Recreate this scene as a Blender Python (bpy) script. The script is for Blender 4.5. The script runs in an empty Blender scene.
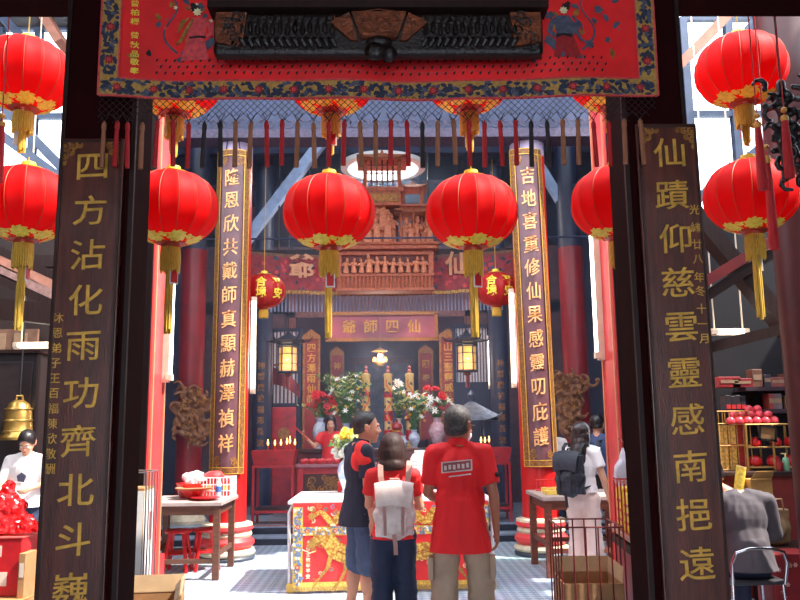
import bpy, bmesh, math, random
from math import sin, cos, pi, radians, sqrt, atan2
from mathutils import Vector as V, Matrix, noise
random.seed(7)
SC = bpy.context.scene
COL = SC.collection

# ------------------------------------------------------------------ camera frame (800x600 picture)
F = 806.0
TH = math.atan(130 / 806); YAW = math.atan(18 / 806); ROLL = 0.012
CAM = V((0, 0, 1.6))
FW = V((sin(YAW) * cos(TH), cos(YAW) * cos(TH), sin(TH)))
_r0 = V((cos(YAW), -sin(YAW), 0)); _u0 = _r0.cross(FW)
RT = _r0 * cos(ROLL) - _u0 * sin(ROLL); UP = _r0 * sin(ROLL) + _u0 * cos(ROLL)

def W(px, py, Y):
    """world point seen at (px, py) on the plane at distance Y"""
    d = FW + RT * ((px - 400) / F) - UP * ((py - 300) / F)
    return CAM + d * (Y / d.y)

# ------------------------------------------------------------------ materials
def lin(c):
    return tuple((x / 12.92 if x <= .04045 else ((x + .055) / 1.055) ** 2.4) for x in (v / 255 for v in c))

MATS = {}
def M(name, rgb, rough=.55, metal=0.0, var=.12, scale=9.0, bump=0.0, bscale=60.0, spec=.5, emit=0.0, trans=0.0, coat=0.0, rgb2=None, stretch=None, sheen=0.0):
    if name in MATS: return MATS[name]
    m = bpy.data.materials.new(name); m.use_nodes = True
    nt = m.node_tree; nd = nt.nodes; lk = nt.links
    b = nd['Principled BSDF']
    c = lin(rgb)
    tc = nd.new('ShaderNodeTexCoord')
    src = tc.outputs['Object']
    if stretch:
        mp = nd.new('ShaderNodeMapping'); mp.inputs['Scale'].default_value = stretch
        lk.new(src, mp.inputs['Vector']); src = mp.outputs['Vector']
    if var > 0 or rgb2:
        nz = nd.new('ShaderNodeTexNoise'); nz.inputs['Scale'].default_value = scale; nz.inputs['Detail'].default_value = 5
        lk.new(src, nz.inputs['Vector'])
        rp = nd.new('ShaderNodeValToRGB')
        a = rp.color_ramp.elements
        a[0].position = .3; a[1].position = .7
        c2 = lin(rgb2) if rgb2 else tuple(min(1, x * (1 + var)) for x in c)
        c1 = c if rgb2 else tuple(x * (1 - var) for x in c)
        a[0].color = (*c1, 1); a[1].color = (*c2, 1)
        lk.new(nz.outputs['Fac'], rp.inputs['Fac']); lk.new(rp.outputs['Color'], b.inputs['Base Color'])
    else:
        b.inputs['Base Color'].default_value = (*c, 1)
    b.inputs['Roughness'].default_value = rough; b.inputs['Metallic'].default_value = metal
    b.inputs['Specular IOR Level'].default_value = spec
    if coat: b.inputs['Coat Weight'].default_value = coat; b.inputs['Coat Roughness'].default_value = .15
    if sheen: b.inputs['Sheen Weight'].default_value = sheen
    if bump:
        n2 = nd.new('ShaderNodeTexNoise'); n2.inputs['Scale'].default_value = bscale; n2.inputs['Detail'].default_value = 4
        lk.new(src, n2.inputs['Vector'])
        bp = nd.new('ShaderNodeBump'); bp.inputs['Strength'].default_value = bump; bp.inputs['Distance'].default_value = .02
        lk.new(n2.outputs['Fac'], bp.inputs['Height']); lk.new(bp.outputs['Normal'], b.inputs['Normal'])
    if emit:
        b.inputs['Emission Color'].default_value = (*c, 1); b.inputs['Emission Strength'].default_value = emit
    if trans:
        tr = nd.new('ShaderNodeBsdfTranslucent'); mx = nd.new('ShaderNodeMixShader')
        tr.inputs['Color'].default_value = (*c, 1); mx.inputs['Fac'].default_value = trans
        out = nd['Material Output']
        lk.new(b.outputs[0], mx.inputs[1]); lk.new(tr.outputs[0], mx.inputs[2]); lk.new(mx.outputs[0], out.inputs['Surface'])
    MATS[name] = m
    return m

def pattern(name, build):
    if name in MATS: return MATS[name]
    m = bpy.data.materials.new(name); m.use_nodes = True
    nt = m.node_tree
    build(nt, nt.nodes, nt.links, nt.nodes['Principled BSDF']); MATS[name] = m
    return m

# ------------------------------------------------------------------ mesh builder
def basis(d):
    d = V(d).normalized()
    a = V((0, 0, 1)) if abs(d.z) < .9 else V((1, 0, 0))
    x = a.cross(d).normalized()
    return x, d.cross(x), d

SPLIT = dict(moulding='moulding', bracket='bracket', carved_knobs='carved_knob', corner_ornament='corner_ornament', feet='foot', foot='foot', gilt_carving='gilt_carving', handles='handle', hanging_rod='hanging_rod', high_pavilion_columns='pavilion_column', small_pavilion_columns='pavilion_column', inscription='character', small_inscription='small_character', knot='knot', notices='notice', posts='post', printed_flowers='printed_flower', red_band='red_band', rim='rim', sticker='sticker', cloud_scrolls='cloud_scroll')

class MB:
    def __init__(s): s.v = []; s.f = []; s.m = []; s.mi = 0; s.gr = []
    def add(s, vs, fs):
        o = len(s.v); s.v += [V(p) for p in vs]
        for f in fs: s.f.append([i + o for i in f]); s.m.append(s.mi)
    def box(s, c, d, rz=0.0, M3=None, taper=1.0):
        c = V(c); hx, hy, hz = d[0] / 2, d[1] / 2, d[2] / 2
        R = M3 if M3 is not None else Matrix.Rotation(rz, 3, 'Z')
        vs = []
        for z in (-hz, hz):
            t = taper if z > 0 else 1
            for x, y in ((-hx, -hy), (hx, -hy), (hx, hy), (-hx, hy)):
                vs.append(c + R @ V((x * t, y * t, z)))
        s.add(vs, [(3, 2, 1, 0), (4, 5, 6, 7), (0, 1, 5, 4), (1, 2, 6, 5), (2, 3, 7, 6), (3, 0, 4, 7)])
    def bb(s, x0, x1, y0, y1, z0, z1):
        s.box(((x0 + x1) / 2, (y0 + y1) / 2, (z0 + z1) / 2), (abs(x1 - x0), abs(y1 - y0), abs(z1 - z0)))
    def cyl(s, p0, p1, r0, r1=None, seg=12, cap=True):
        r1 = r0 if r1 is None else r1
        p0, p1 = V(p0), V(p1)
        x, y, d = basis(p1 - p0)
        vs = [p0 + (x * cos(a) + y * sin(a)) * r0 for a in (2 * pi * i / seg for i in range(seg))]
        vs += [p1 + (x * cos(a) + y * sin(a)) * r1 for a in (2 * pi * i / seg for i in range(seg))]
        fs = [(i, (i + 1) % seg, seg + (i + 1) % seg, seg + i) for i in range(seg)]
        if cap: fs += [tuple(range(seg - 1, -1, -1)), tuple(range(seg, 2 * seg))]
        s.add(vs, fs)
    def tube(s, pts, r, seg=8, cap=True):
        pts = [V(p) for p in pts]; n = len(pts)
        rs = r if isinstance(r, (list, tuple)) else [r] * n
        vs = []; fs = []
        px = None
        for i, p in enumerate(pts):
            d = (pts[min(i + 1, n - 1)] - pts[max(i - 1, 0)])
            if d.length < 1e-9: d = V((0, 0, 1))
            d.normalize()
            if px is None: x, y, _ = basis(d)
            else:
                x = px - d * px.dot(d)
                x = x.normalized() if x.length > 1e-6 else basis(d)[0]
                y = d.cross(x)
            px = x
            vs += [p + (x * cos(a) + y * sin(a)) * rs[i] for a in (2 * pi * k / seg for k in range(seg))]
        for i in range(n - 1):
            fs += [(i * seg + k, i * seg + (k + 1) % seg, (i + 1) * seg + (k + 1) % seg, (i + 1) * seg + k) for k in range(seg)]
        if cap: fs += [tuple(range(seg - 1, -1, -1)), tuple(range((n - 1) * seg, n * seg))]
        s.add(vs, fs)
    def lathe(s, prof, c=(0, 0, 0), seg=20, axis=None, scallop=0.0, ns=0):
        c = V(c)
        x, y, d = (V((1, 0, 0)), V((0, 1, 0)), V((0, 0, 1))) if axis is None else basis(axis)
        vs = []
        for r, z in prof:
            for k in range(seg):
                a = 2 * pi * k / seg
                rr = r * (1 - scallop * abs(sin(ns * a / 2))) if scallop else r
                vs.append(c + (x * cos(a) + y * sin(a)) * rr + d * z)
        fs = []
        for i in range(len(prof) - 1):
            fs += [(i * seg + k, i * seg + (k + 1) % seg, (i + 1) * seg + (k + 1) % seg, (i + 1) * seg + k) for k in range(seg)]
        if prof[0][0] > 1e-6: fs.append(tuple(range(seg - 1, -1, -1)))
        if prof[-1][0] > 1e-6: n = len(prof) - 1; fs.append(tuple(range(n * seg, (n + 1) * seg)))
        s.add(vs, fs)
    def ell(s, c, r, seg=12, rings=8, M3=None):
        c = V(c); r = (r, r, r) if not isinstance(r, (tuple, list, V)) else r
        vs = [];
        for i in range(1, rings):
            t = pi * i / rings
            for k in range(seg):
                a = 2 * pi * k / seg
                vs.append(V((sin(t) * cos(a) * r[0], sin(t) * sin(a) * r[1], -cos(t) * r[2])))
        vs.append(V((0, 0, -r[2]))); vs.append(V((0, 0, r[2])))
        if M3 is not None: vs = [M3 @ p for p in vs]
        vs = [p + c for p in vs]
        b, t = len(vs) - 2, len(vs) - 1
        fs = []
        for i in range(rings - 2):
            fs += [(i * seg + k, i * seg + (k + 1) % seg, (i + 1) * seg + (k + 1) % seg, (i + 1) * seg + k) for k in range(seg)]
        fs += [(b, (k + 1) % seg, k) for k in range(seg)]
        o = (rings - 2) * seg
        fs += [(t, o + k, o + (k + 1) % seg) for k in range(seg)]
        s.add(vs, fs)
    def cap(s, p0, p1, r0, r1, seg=12):
        """tapered capsule"""
        s.cyl(p0, p1, r0, r1, seg); s.ell(p0, r0, seg, 8); s.ell(p1, r1, seg, 8)
    def ribbon(s, pts, wdir, w, t=.004):
        """flat strap along pts; wdir: width direction(s)"""
        pts = [V(p) for p in pts]; n = len(pts); vs = []
        for i, p in enumerate(pts):
            wd = V(wdir[i]) if isinstance(wdir, list) else V(wdir)
            d = (pts[min(i + 1, n - 1)] - pts[max(i - 1, 0)]).normalized()
            wd = (wd - d * wd.dot(d)).normalized(); nn = d.cross(wd)
            for a, b in ((-1, -1), (1, -1), (1, 1), (-1, 1)): vs.append(p + wd * (a * w / 2) + nn * (b * t / 2))
        fs = [(3, 2, 1, 0), (4 * n - 4, 4 * n - 3, 4 * n - 2, 4 * n - 1)]
        for i in range(n - 1): fs += [(4 * i + k, 4 * i + (k + 1) % 4, 4 * i + 4 + (k + 1) % 4, 4 * i + 4 + k) for k in range(4)]
        s.add(vs, fs)
    def prism(s, poly, off):
        """closed polygon (3d points) extruded by vector off"""
        n = len(poly); off = V(off)
        s.add([V(p) for p in poly] + [V(p) + off for p in poly],
              [tuple(range(n - 1, -1, -1)), tuple(range(n, 2 * n))] + [(i, (i + 1) % n, n + (i + 1) % n, n + i) for i in range(n)])
    def sheet(s, fn, nu, nv, t=None):
        """grid fn(u, v), optional thickness vector"""
        g = [V(fn(i / nu, j / nv)) for j in range(nv + 1) for i in range(nu + 1)]
        q = [(j * (nu + 1) + i, j * (nu + 1) + i + 1, (j + 1) * (nu + 1) + i + 1, (j + 1) * (nu + 1) + i) for j in range(nv) for i in range(nu)]
        if t is None: s.add(g, q); return
        t = V(t); N = len(g)
        rim = [i for i in range(nu + 1)] + [j * (nu + 1) + nu for j in range(1, nv + 1)] + [nv * (nu + 1) + i for i in range(nu - 1, -1, -1)] + [j * (nu + 1) for j in range(nv - 1, 0, -1)]
        s.add(g + [p + t for p in g], [tuple(reversed(f)) for f in q] + [tuple(i + N for i in f) for f in q] +
              [(rim[k], rim[(k + 1) % len(rim)], rim[(k + 1) % len(rim)] + N, rim[k] + N) for k in range(len(rim))])
    def mesh(s, name, mats):
        me = bpy.data.meshes.new(name)
        me.from_pydata([tuple(p) for p in s.v], [], s.f)
        for m in (mats if isinstance(mats, (list, tuple)) else [mats]): me.materials.append(m)
        if any(s.m): me.polygons.foreach_set('material_index', s.m)
        me.validate(); me.update()
        bm = bmesh.new(); bm.from_mesh(me); bmesh.ops.recalc_face_normals(bm, faces=bm.faces); bm.to_mesh(me); bm.free()
        return me
    def pieces(s):
        """builders of the far-apart pieces (or of the written characters) of this one"""
        n = len(s.v); par = list(range(n))
        def find(i):
            while par[i] != i: par[i] = par[par[i]]; i = par[i]
            return i
        if s.gr:
            for a, b in s.gr:
                for i in range(a, b): par[i] = a
        else:
            for f in s.f:
                a = find(f[0])
                for i in f[1:]: par[find(i)] = a
            isl = {}
            for i in range(n): isl.setdefault(find(i), []).append(s.v[i])
            ks = list(isl); bx = []
            for k in ks:
                q = isl[k]; lo = [min(p[c] for p in q) for c in range(3)]; hi = [max(p[c] for p in q) for c in range(3)]; bx.append((lo, hi, max(hi[c] - lo[c] for c in range(3))))
            for i in range(len(ks)):
                for j in range(i):
                    g = sqrt(sum(max(0, bx[i][0][c] - bx[j][1][c], bx[j][0][c] - bx[i][1][c]) ** 2 for c in range(3)))
                    if g <= max(.019, .48 * max(bx[i][2], bx[j][2])): par[find(ks[i])] = find(ks[j])
        out = {}
        for f, mi in zip(s.f, s.m):
            b = out.setdefault(find(f[0]), (MB(), {}))
            for i in f:
                if i not in b[1]: b[1][i] = len(b[0].v); b[0].v.append(s.v[i])
            b[0].f.append([b[1][i] for i in f]); b[0].m.append(mi)
        return [b[0] for b in out.values()]
    def build(s, name, mats, parent=None, smooth=False, world=False, bevel=0.0):
        if parent is not None and name in SPLIT:
            ps = s.pieces(); o = None
            for p in ps: o = p.build(SPLIT[name] + '', mats, parent, smooth, world, bevel) if SPLIT[name] not in SPLIT else p._build(SPLIT[name], mats, parent, smooth, world, bevel)
            return o
        return s._build(name, mats, parent, smooth, world, bevel)
    def _build(s, name, mats, parent=None, smooth=False, world=False, bevel=0.0):
        if parent is not None and world:
            o = parent
            off = V((0, 0, 0))
            while o is not None: off += V(o.location); o = o.parent
            s.v = [p - off for p in s.v]
        loc = V((0, 0, 0))
        if parent is None and s.v:
            loc = V(((min(p.x for p in s.v) + max(p.x for p in s.v)) / 2, (min(p.y for p in s.v) + max(p.y for p in s.v)) / 2, min(p.z for p in s.v)))
            s.v = [p - loc for p in s.v]
        return link(name, s.mesh(name, mats), parent, smooth, bevel, loc)

def link(name, me, parent=None, smooth=False, bevel=0.0, loc=(0, 0, 0)):
    o = bpy.data.objects.new(name, me); COL.objects.link(o); o.location = loc
    if parent is not None: o.parent = parent
    if smooth: smooth_mesh(me, smooth)
    if bevel:
        b = o.modifiers.new('bevel', 'BEVEL'); b.width = bevel; b.segments = 2; b.limit_method = 'ANGLE'
    return o

def smooth_mesh(me, ang=True):
    me.polygons.foreach_set('use_smooth', [True] * len(me.polygons))
    a = radians(38) if ang is True else radians(ang)
    try: me.set_sharp_from_angle(angle=a)
    except Exception: pass

def tag(o, label, cat, group=None):
    o['label'] = label; o['category'] = cat
    if group: o['group'] = group
    return o
def stuff(o): o['kind'] = 'stuff'; return o
def struct(o): o['kind'] = 'structure'; return o
def thing(name, label, cat, loc=(0, 0, 0), rz=0.0, group=None):
    o = bpy.data.objects.new(name, None); COL.objects.link(o); o.location = loc; o.rotation_euler = (0, 0, rz); o.empty_display_size = .1
    return tag(o, label, cat, group)

KIDS = {}
def dup(root, loc, rz=None, label=None, group=None, scale=None):
    def cp(o, par):
        c = o.copy(); COL.objects.link(c)
        if par is not None: c.parent = par
        for ch in [x for x in COL.objects if x.parent == o]: cp(ch, c)
        return c
    r = cp(root, None); r.location = loc
    if rz is not None: r.rotation_euler = (0, 0, rz)
    if scale is not None: r.scale = scale if isinstance(scale, tuple) else (scale,) * 3
    if label: r['label'] = label
    if group: r['group'] = group
    return r

# ------------------------------------------------------------------ writing
_tc = {}
def text_data(ch, bold=.012, extrude=.03):
    k = (ch, bold, extrude)
    if k in _tc: return _tc[k]
    c = bpy.data.curves.new('t', 'FONT'); c.body = ch; c.size = 1; c.align_x = 'CENTER'; c.align_y = 'CENTER'
    c.offset = bold; c.extrude = extrude; c.resolution_u = 3
    o = bpy.data.objects.new('t', c); COL.objects.link(o)
    dg = bpy.context.evaluated_depsgraph_get()
    me = bpy.data.meshes.new_from_object(o.evaluated_get(dg))
    vs = [V(v.co) for v in me.vertices]; fs = [tuple(p.vertices) for p in me.polygons]
    bpy.data.objects.remove(o); bpy.data.curves.remove(c); bpy.data.meshes.remove(me)
    if vs:
        x0, x1 = min(v.x for v in vs), max(v.x for v in vs); y0, y1 = min(v.y for v in vs), max(v.y for v in vs)
        vs = [V((v.x - (x0 + x1) / 2, v.y - (y0 + y1) / 2, v.z)) for v in vs]
    _tc[k] = (vs, fs)
    return _tc[k]
def write(mb, ch, fn, sx, sy=None, bold=.012, extrude=.02, brush=0.0, slant=0.0):
    """fn maps local (x, y, depth) to world; sx, sy = character scale; slant lifts the right hand side as a brush does"""
    vs, fs = text_data(ch, bold, extrude)
    sy = sx if sy is None else sy
    out = []
    for i, v in enumerate(vs):
        x, y = v.x * sx, (v.y + slant * v.x) * sy
        if brush:
            n = noise.noise_vector(V((v.x * 3.1, v.y * 3.1, 0)) + V((ord(ch[0]) % 97, 0, 0))) * brush
            x += n.x * sx; y += n.y * sy
        out.append(fn(x, y, v.z * sx))
    a = len(mb.v); mb.add(out, fs); mb.gr.append((a, len(mb.v)))
def column_text(mb, s, top, bottom, fn, sx, sy=None, **k):
    n = len(s)
    for i, ch in enumerate(s):
        if ch == ' ': continue
        yc = top + (bottom - top) * (i + .5) / n
        write(mb, ch, lambda x, y, d, yc=yc: fn(x, y + yc, d), sx, sy, **k)

# ------------------------------------------------------------------ organic blobs (voxel remesh of overlapping solids)
def blob(mb, voxel, smooth=4, cuts=(), wrinkle=0.0, wscale=9.0, wdir=None):
    me = mb.mesh('tmp', [])
    o = bpy.data.objects.new('tmp', me); COL.objects.link(o)
    r = o.modifiers.new('r', 'REMESH'); r.mode = 'VOXEL'; r.voxel_size = voxel; r.adaptivity = 0
    if smooth:
        sm = o.modifiers.new('s', 'SMOOTH'); sm.factor = .5; sm.iterations = smooth
    dg = bpy.context.evaluated_depsgraph_get()
    out = bpy.data.meshes.new_from_object(o.evaluated_get(dg))
    bpy.data.objects.remove(o); bpy.data.meshes.remove(me)
    bm = bmesh.new(); bm.from_mesh(out)
    if wrinkle:
        bm.normal_update()
        for v in bm.verts:
            q = v.co * wscale
            if wdir: q = V((q.x * wdir[0], q.y * wdir[1], q.z * wdir[2]))
            v.co += v.normal * (noise.noise(q) + .5 * noise.noise(q * 2.3)) * wrinkle
    for co, no in cuts:
        bmesh.ops.bisect_plane(bm, geom=bm.verts[:] + bm.edges[:] + bm.faces[:], plane_co=co, plane_no=no, clear_outer=True)
        es = [e for e in bm.edges if e.is_boundary]
        if es: bmesh.ops.holes_fill(bm, edges=es, sides=0)
    bm.to_mesh(out); bm.free()
    return out
def blob_obj(name, mb, mats, parent, voxel=.01, smooth=4, cuts=(), wrinkle=0.0, wscale=9.0, wdir=None, loc=(0, 0, 0)):
    me = blob(mb, voxel, smooth, cuts, wrinkle, wscale, wdir)
    me.materials.clear()
    for m in (mats if isinstance(mats, (list, tuple)) else [mats]): me.materials.append(m)
    return link(name, me, parent, 60, 0, loc)

def setp(o, p): o.parent = p; return o
# ------------------------------------------------------------------ materials used everywhere
dark_wood = M('dark wood', (40, 20, 17), .55, spec=.25, var=.3, scale=4, stretch=(8, 8, 1), bump=.15, bscale=30)
gate_red = M('old red gate paint', (36, 5, 6), .8, var=.25, spec=.06, scale=5, bump=.08)
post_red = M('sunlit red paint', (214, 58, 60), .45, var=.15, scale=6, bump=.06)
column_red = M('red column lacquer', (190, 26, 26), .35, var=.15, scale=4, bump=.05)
dark_red = M('dark red paint', (110, 22, 22), .5, var=.2, scale=6, bump=.08)
lacquer = M('black brown lacquer board', (88, 36, 25), .34, var=.45, scale=5, stretch=(6, 6, 1), bump=.12, bscale=25, coat=.3)
gold = M('gold leaf', (214, 160, 66), .42, .35, var=.25, scale=25)
gold_dull = M('dull gilt carving', (158, 104, 46), .5, .3, var=.5, scale=30, bump=.3)
gold_paint = M('gold thread', (176, 130, 58), .6, var=.3, scale=60, bump=.2)
gold_bright = M('gold paper', (250, 208, 70), .5, .1, var=.2, scale=40)
black = M('black paint', (16, 14, 16), .5, var=.2)
white = M('white', (236, 232, 228), .6, var=.04)
brown_wood = M('brown table wood', (96, 58, 42), .5, var=.3, scale=5, stretch=(1, 9, 9), bump=.15, bscale=30)
worn_top = M('worn pale table top', (172, 150, 142), .5, var=.2, scale=7)
carve_wood = M('carved red brown wood', (168, 84, 52), .6, var=.35, scale=22, bump=.35, bscale=70)
carve_dark = M('deep carved wood ground', (92, 34, 24), .7, var=.4, scale=20, bump=.3)
root_wood = M('gnarled brown root wood', (104, 58, 34), .5, var=.5, scale=18, bump=.4, rgb2=(160, 104, 60))
blue_beam = M('haze tinted blue beam', (44, 50, 78), .6, var=.25, scale=6, bump=.1)  # blue of the skylit smoke put into the beam colour
blue_dark = M('haze tinted dark blue wall', (24, 32, 62), .7, var=.3, scale=3, bump=.05)  # wall colour carries the navy of light on the haze
navy_wood = M('blue black column', (36, 40, 66), .45, var=.25, scale=5)
silk_red = M('red silk', (206, 24, 26), .55, var=.15, scale=6, sheen=.3, bump=.1, bscale=120)
banner_red = M('deep red banner cloth', (236, 10, 14), .6, var=.22, scale=4, sheen=.3, bump=.12, bscale=150)
thread_grey = M('slate embroidery thread', (74, 74, 92), .7, var=.35, scale=40)
thread_navy = M('navy embroidery thread', (38, 40, 62), .7, var=.3, scale=40)
thread_pink = M('pink embroidery thread', (206, 66, 70), .7, var=.3, scale=40)
thread_crimson = M('crimson embroidery thread', (150, 14, 20), .7, var=.3, scale=40)
thread_cream = M('cream embroidery thread', (226, 206, 160), .7, var=.2, scale=40)
thread_green = M('teal embroidery thread', (66, 120, 104), .7, var=.3, scale=40)
thread_black = M('dark thread', (34, 20, 24), .8, var=.2)
lantern_red = M('red lantern silk', (236, 8, 12), .6, var=.08, scale=3, trans=.45, spec=.25)
lantern_dim = M('faded red lantern silk', (196, 30, 34), .5, var=.12, scale=5, trans=.35)
tassel_red = M('red tassel thread', (176, 18, 24), .7, var=.3, scale=30, stretch=(8, 8, .5))
tassel_tan = M('tan tassel thread', (150, 92, 62), .7, var=.3, scale=30, stretch=(8, 8, .5))
tassel_black = M('black tassel thread', (36, 26, 30), .7, var=.3, scale=30, stretch=(8, 8, .5))
tassel_gold = M('gold tassel thread', (226, 178, 66), .6, .1, var=.35, scale=40, stretch=(9, 9, .4), bump=.4, bscale=80)
tube_light = M('lit fluorescent tube', (255, 248, 238), .5, var=0, emit=9.0)
steel = M('steel', (150, 150, 155), .35, .85, var=.1)
flame = M('candle flame', (255, 190, 90), .5, var=0, emit=9.0)
cardboard = M('corrugated cardboard', (176, 128, 86), .75, var=.15, scale=12)
brass = M('brass', (190, 150, 80), .3, .85, var=.2, scale=8)

# ------------------------------------------------------------------ embroidery / carving helpers on a plane: fn(u, v, d)
def leaf(mb, fn, u, v, a, L, w, d=.003, k=6):
    ca, sa = cos(a), sin(a); pts = []
    for t, h in ((0, 0), (.25, .8), (.55, 1), (.8, .6), (1, 0), (.8, -.6), (.55, -1), (.25, -.8)):
        x, y = t * L, h * w / 2 + .25 * w * sin(t * pi)
        pts.append(fn(u + x * ca - y * sa, v + x * sa + y * ca, d))
    mb.add(pts, [tuple(range(len(pts)))])
def rosette(mb, fn, u, v, r, n=8, d=.005):
    pts = []
    for i in range(n * 2):
        a = pi * i / n; q = r if i % 2 == 0 else r * .62
        pts.append(fn(u + q * cos(a), v + q * sin(a), d))
    mb.add(pts, [tuple(range(len(pts)))])
def curl(mb, fn, u, v, a, r, turns=1.3, w=.02, d=.004, sgn=1, n=14):
    A = []; B = []
    for i in range(n + 1):
        t = i / n; th = a + sgn * turns * 2 * pi * t; rr = r * (1 - .8 * t); ww = w * (1 - .6 * t)
        A.append(fn(u + (rr + ww / 2) * cos(th), v + (rr + ww / 2) * sin(th), d)); B.append(fn(u + (rr - ww / 2) * cos(th), v + (rr - ww / 2) * sin(th), d))
    mb.add(A + B, [(i, i + 1, n + 2 + i, n + 1 + i) for i in range(n)])
def stroke(mb, fn, path, w, d=.004):
    """flat ribbon on the plane along (u, v) path, w number or list"""
    n = len(path); A = []; B = []
    for i, (u, v) in enumerate(path):
        u0, v0 = path[max(i - 1, 0)]; u1, v1 = path[min(i + 1, n - 1)]
        dx, dy = u1 - u0, v1 - v0; l = sqrt(dx * dx + dy * dy) or 1
        ww = w[i] if isinstance(w, list) else w
        A.append(fn(u - dy / l * ww / 2, v + dx / l * ww / 2, d)); B.append(fn(u + dy / l * ww / 2, v - dx / l * ww / 2, d))
    mb.add(A + B, [(i, i + 1, n + i + 1, n + i) for i in range(n - 1)])
def floral_band(mb, fn, u0, u1, v0, v1, rng, step=.05, mis=(1, 2, 3, 4), dens=1.0):
    """leaves, curls and rosettes filling a band; material slots in mis: dark leaf, light leaf, flower, flower heart"""
    L = u1 - u0; H = v1 - v0; hor = L > H
    n = max(1, int((L if hor else H) / step)); s = min(L, H)
    for i in range(n):
        t = (i + .5) / n
        for q in range(int(3 * dens)):
            u = u0 + (t * L if hor else rng.random() * L); v = v0 + (rng.random() * H if hor else t * H)
            a = rng.random() * 6.28; l = s * rng.uniform(.35, .6)
            u = min(max(u, u0 + .1 * s), u1 - .1 * s); v = min(max(v, v0 + .1 * s), v1 - .1 * s)
            tu, tv = u + l * cos(a), v + l * sin(a)
            if not (u0 < tu < u1 and v0 < tv < v1): a = atan2((v0 + v1) / 2 - v, (u0 + u1) / 2 - u); l *= .8
            mb.mi = rng.choice((mis[0], mis[0], mis[1]))
            leaf(mb, fn, u, v, a, l, s * .24, .002 + .001 * q)
    for i in range(max(1, n // 9)):
        t = (i + .5) / max(1, n // 9)
        u, v = (u0 + t * L, (v0 + v1) / 2) if hor else ((u0 + u1) / 2, v0 + t * H)
        mb.mi = mis[2]; rosette(mb, fn, u, v, s * .3, 8, .006)
        mb.mi = mis[3]; rosette(mb, fn, u, v, s * .15, 6, .008)
        mb.mi = mis[2]; rosette(mb, fn, u, v, s * .06, 6, .009)

# ------------------------------------------------------------------ THE SETTING
def floor_nodes(nt, nd, lk, b):
    tc = nd.new('ShaderNodeTexCoord'); mp = nd.new('ShaderNodeMapping'); mp.inputs['Rotation'].default_value = (0, 0, radians(45))
    lk.new(tc.outputs['Object'], mp.inputs['Vector'])
    ck = nd.new('ShaderNodeTexChecker'); ck.inputs['Scale'].default_value = 14
    ck.inputs['Color1'].default_value = (*lin((196, 206, 218)), 1); ck.inputs['Color2'].default_value = (*lin((146, 162, 184)), 1)
    lk.new(mp.outputs[0], ck.inputs['Vector'])
    ck2 = nd.new('ShaderNodeTexVoronoi'); ck2.inputs['Scale'].default_value = 26
    lk.new(tc.outputs['Object'], ck2.inputs['Vector'])
    rp = nd.new('ShaderNodeValToRGB'); rp.color_ramp.elements[0].position = .12; rp.color_ramp.elements[1].position = .2
    lk.new(ck2.outputs['Distance'], rp.inputs['Fac'])
    mx = nd.new('ShaderNodeMixRGB'); mx.inputs['Color1'].default_value = (*lin((120, 138, 168)), 1)
    lk.new(rp.outputs['Color'], mx.inputs['Fac']); lk.new(ck.outputs['Color'], mx.inputs['Color2'])
    br = nd.new('ShaderNodeTexBrick'); br.offset = 0; br.inputs['Scale'].default_value = 1; br.inputs['Brick Width'].default_value = .3; br.inputs['Row Height'].default_value = .3
    br.inputs['Mortar Size'].default_value = .004; br.inputs['Mortar'].default_value = (*lin((120, 126, 136)), 1)
    lk.new(tc.outputs['Object'], br.inputs['Vector']); lk.new(mx.outputs[0], br.inputs['Color1']); lk.new(mx.outputs[0], br.inputs['Color2'])
    nz = nd.new('ShaderNodeTexNoise'); nz.inputs['Scale'].default_value = 1.5; nz.inputs['Detail'].default_value = 6
    lk.new(tc.outputs['Object'], nz.inputs['Vector'])
    m2 = nd.new('ShaderNodeMixRGB'); m2.blend_type = 'MULTIPLY'; m2.inputs['Fac'].default_value = .35
    lk.new(br.outputs['Color'], m2.inputs['Color1']); lk.new(nz.outputs['Color'], m2.inputs['Color2'])
    lk.new(m2.outputs[0], b.inputs['Base Color']); b.inputs['Roughness'].default_value = .45
tile = pattern('patterned grey blue cement tile', floor_nodes)

m = MB(); m.sheet(lambda u, v: (-9 + 18 * u, -6 + 28 * v, 0), 18, 28, (0, 0, -.2)); struct(m.build('floor', tile))
# raised hall plinth: two steps with dark edges
m = MB(); m.bb(-3.9, 3.9, 11.95, 12.3, 0, .11); m.bb(-3.9, 3.9, 12.3, 20, 0, .22)
m.mi = 1; m.bb(-3.9, 3.9, 11.93, 11.95, 0, .085); m.bb(-3.9, 3.9, 12.28, 12.3, .11, .2)
struct(m.build('trim_1', [M('grey plinth tile', (140, 152, 172), .5, var=.2, scale=8), M('dark step edge', (36, 42, 56), .4)]))

plaster = M('brown plaster', (120, 92, 84), .8, var=.2, scale=3)  # slightly mottled brown plaster
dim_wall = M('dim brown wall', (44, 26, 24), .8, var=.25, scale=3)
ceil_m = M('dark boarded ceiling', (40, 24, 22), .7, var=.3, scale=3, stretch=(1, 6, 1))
hall_ceil = M('haze tinted boarded ceiling', (28, 34, 60), .7, var=.3, scale=3, stretch=(6, 1, 1))  # boards tinted with the blue light of the hazy hall
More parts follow.
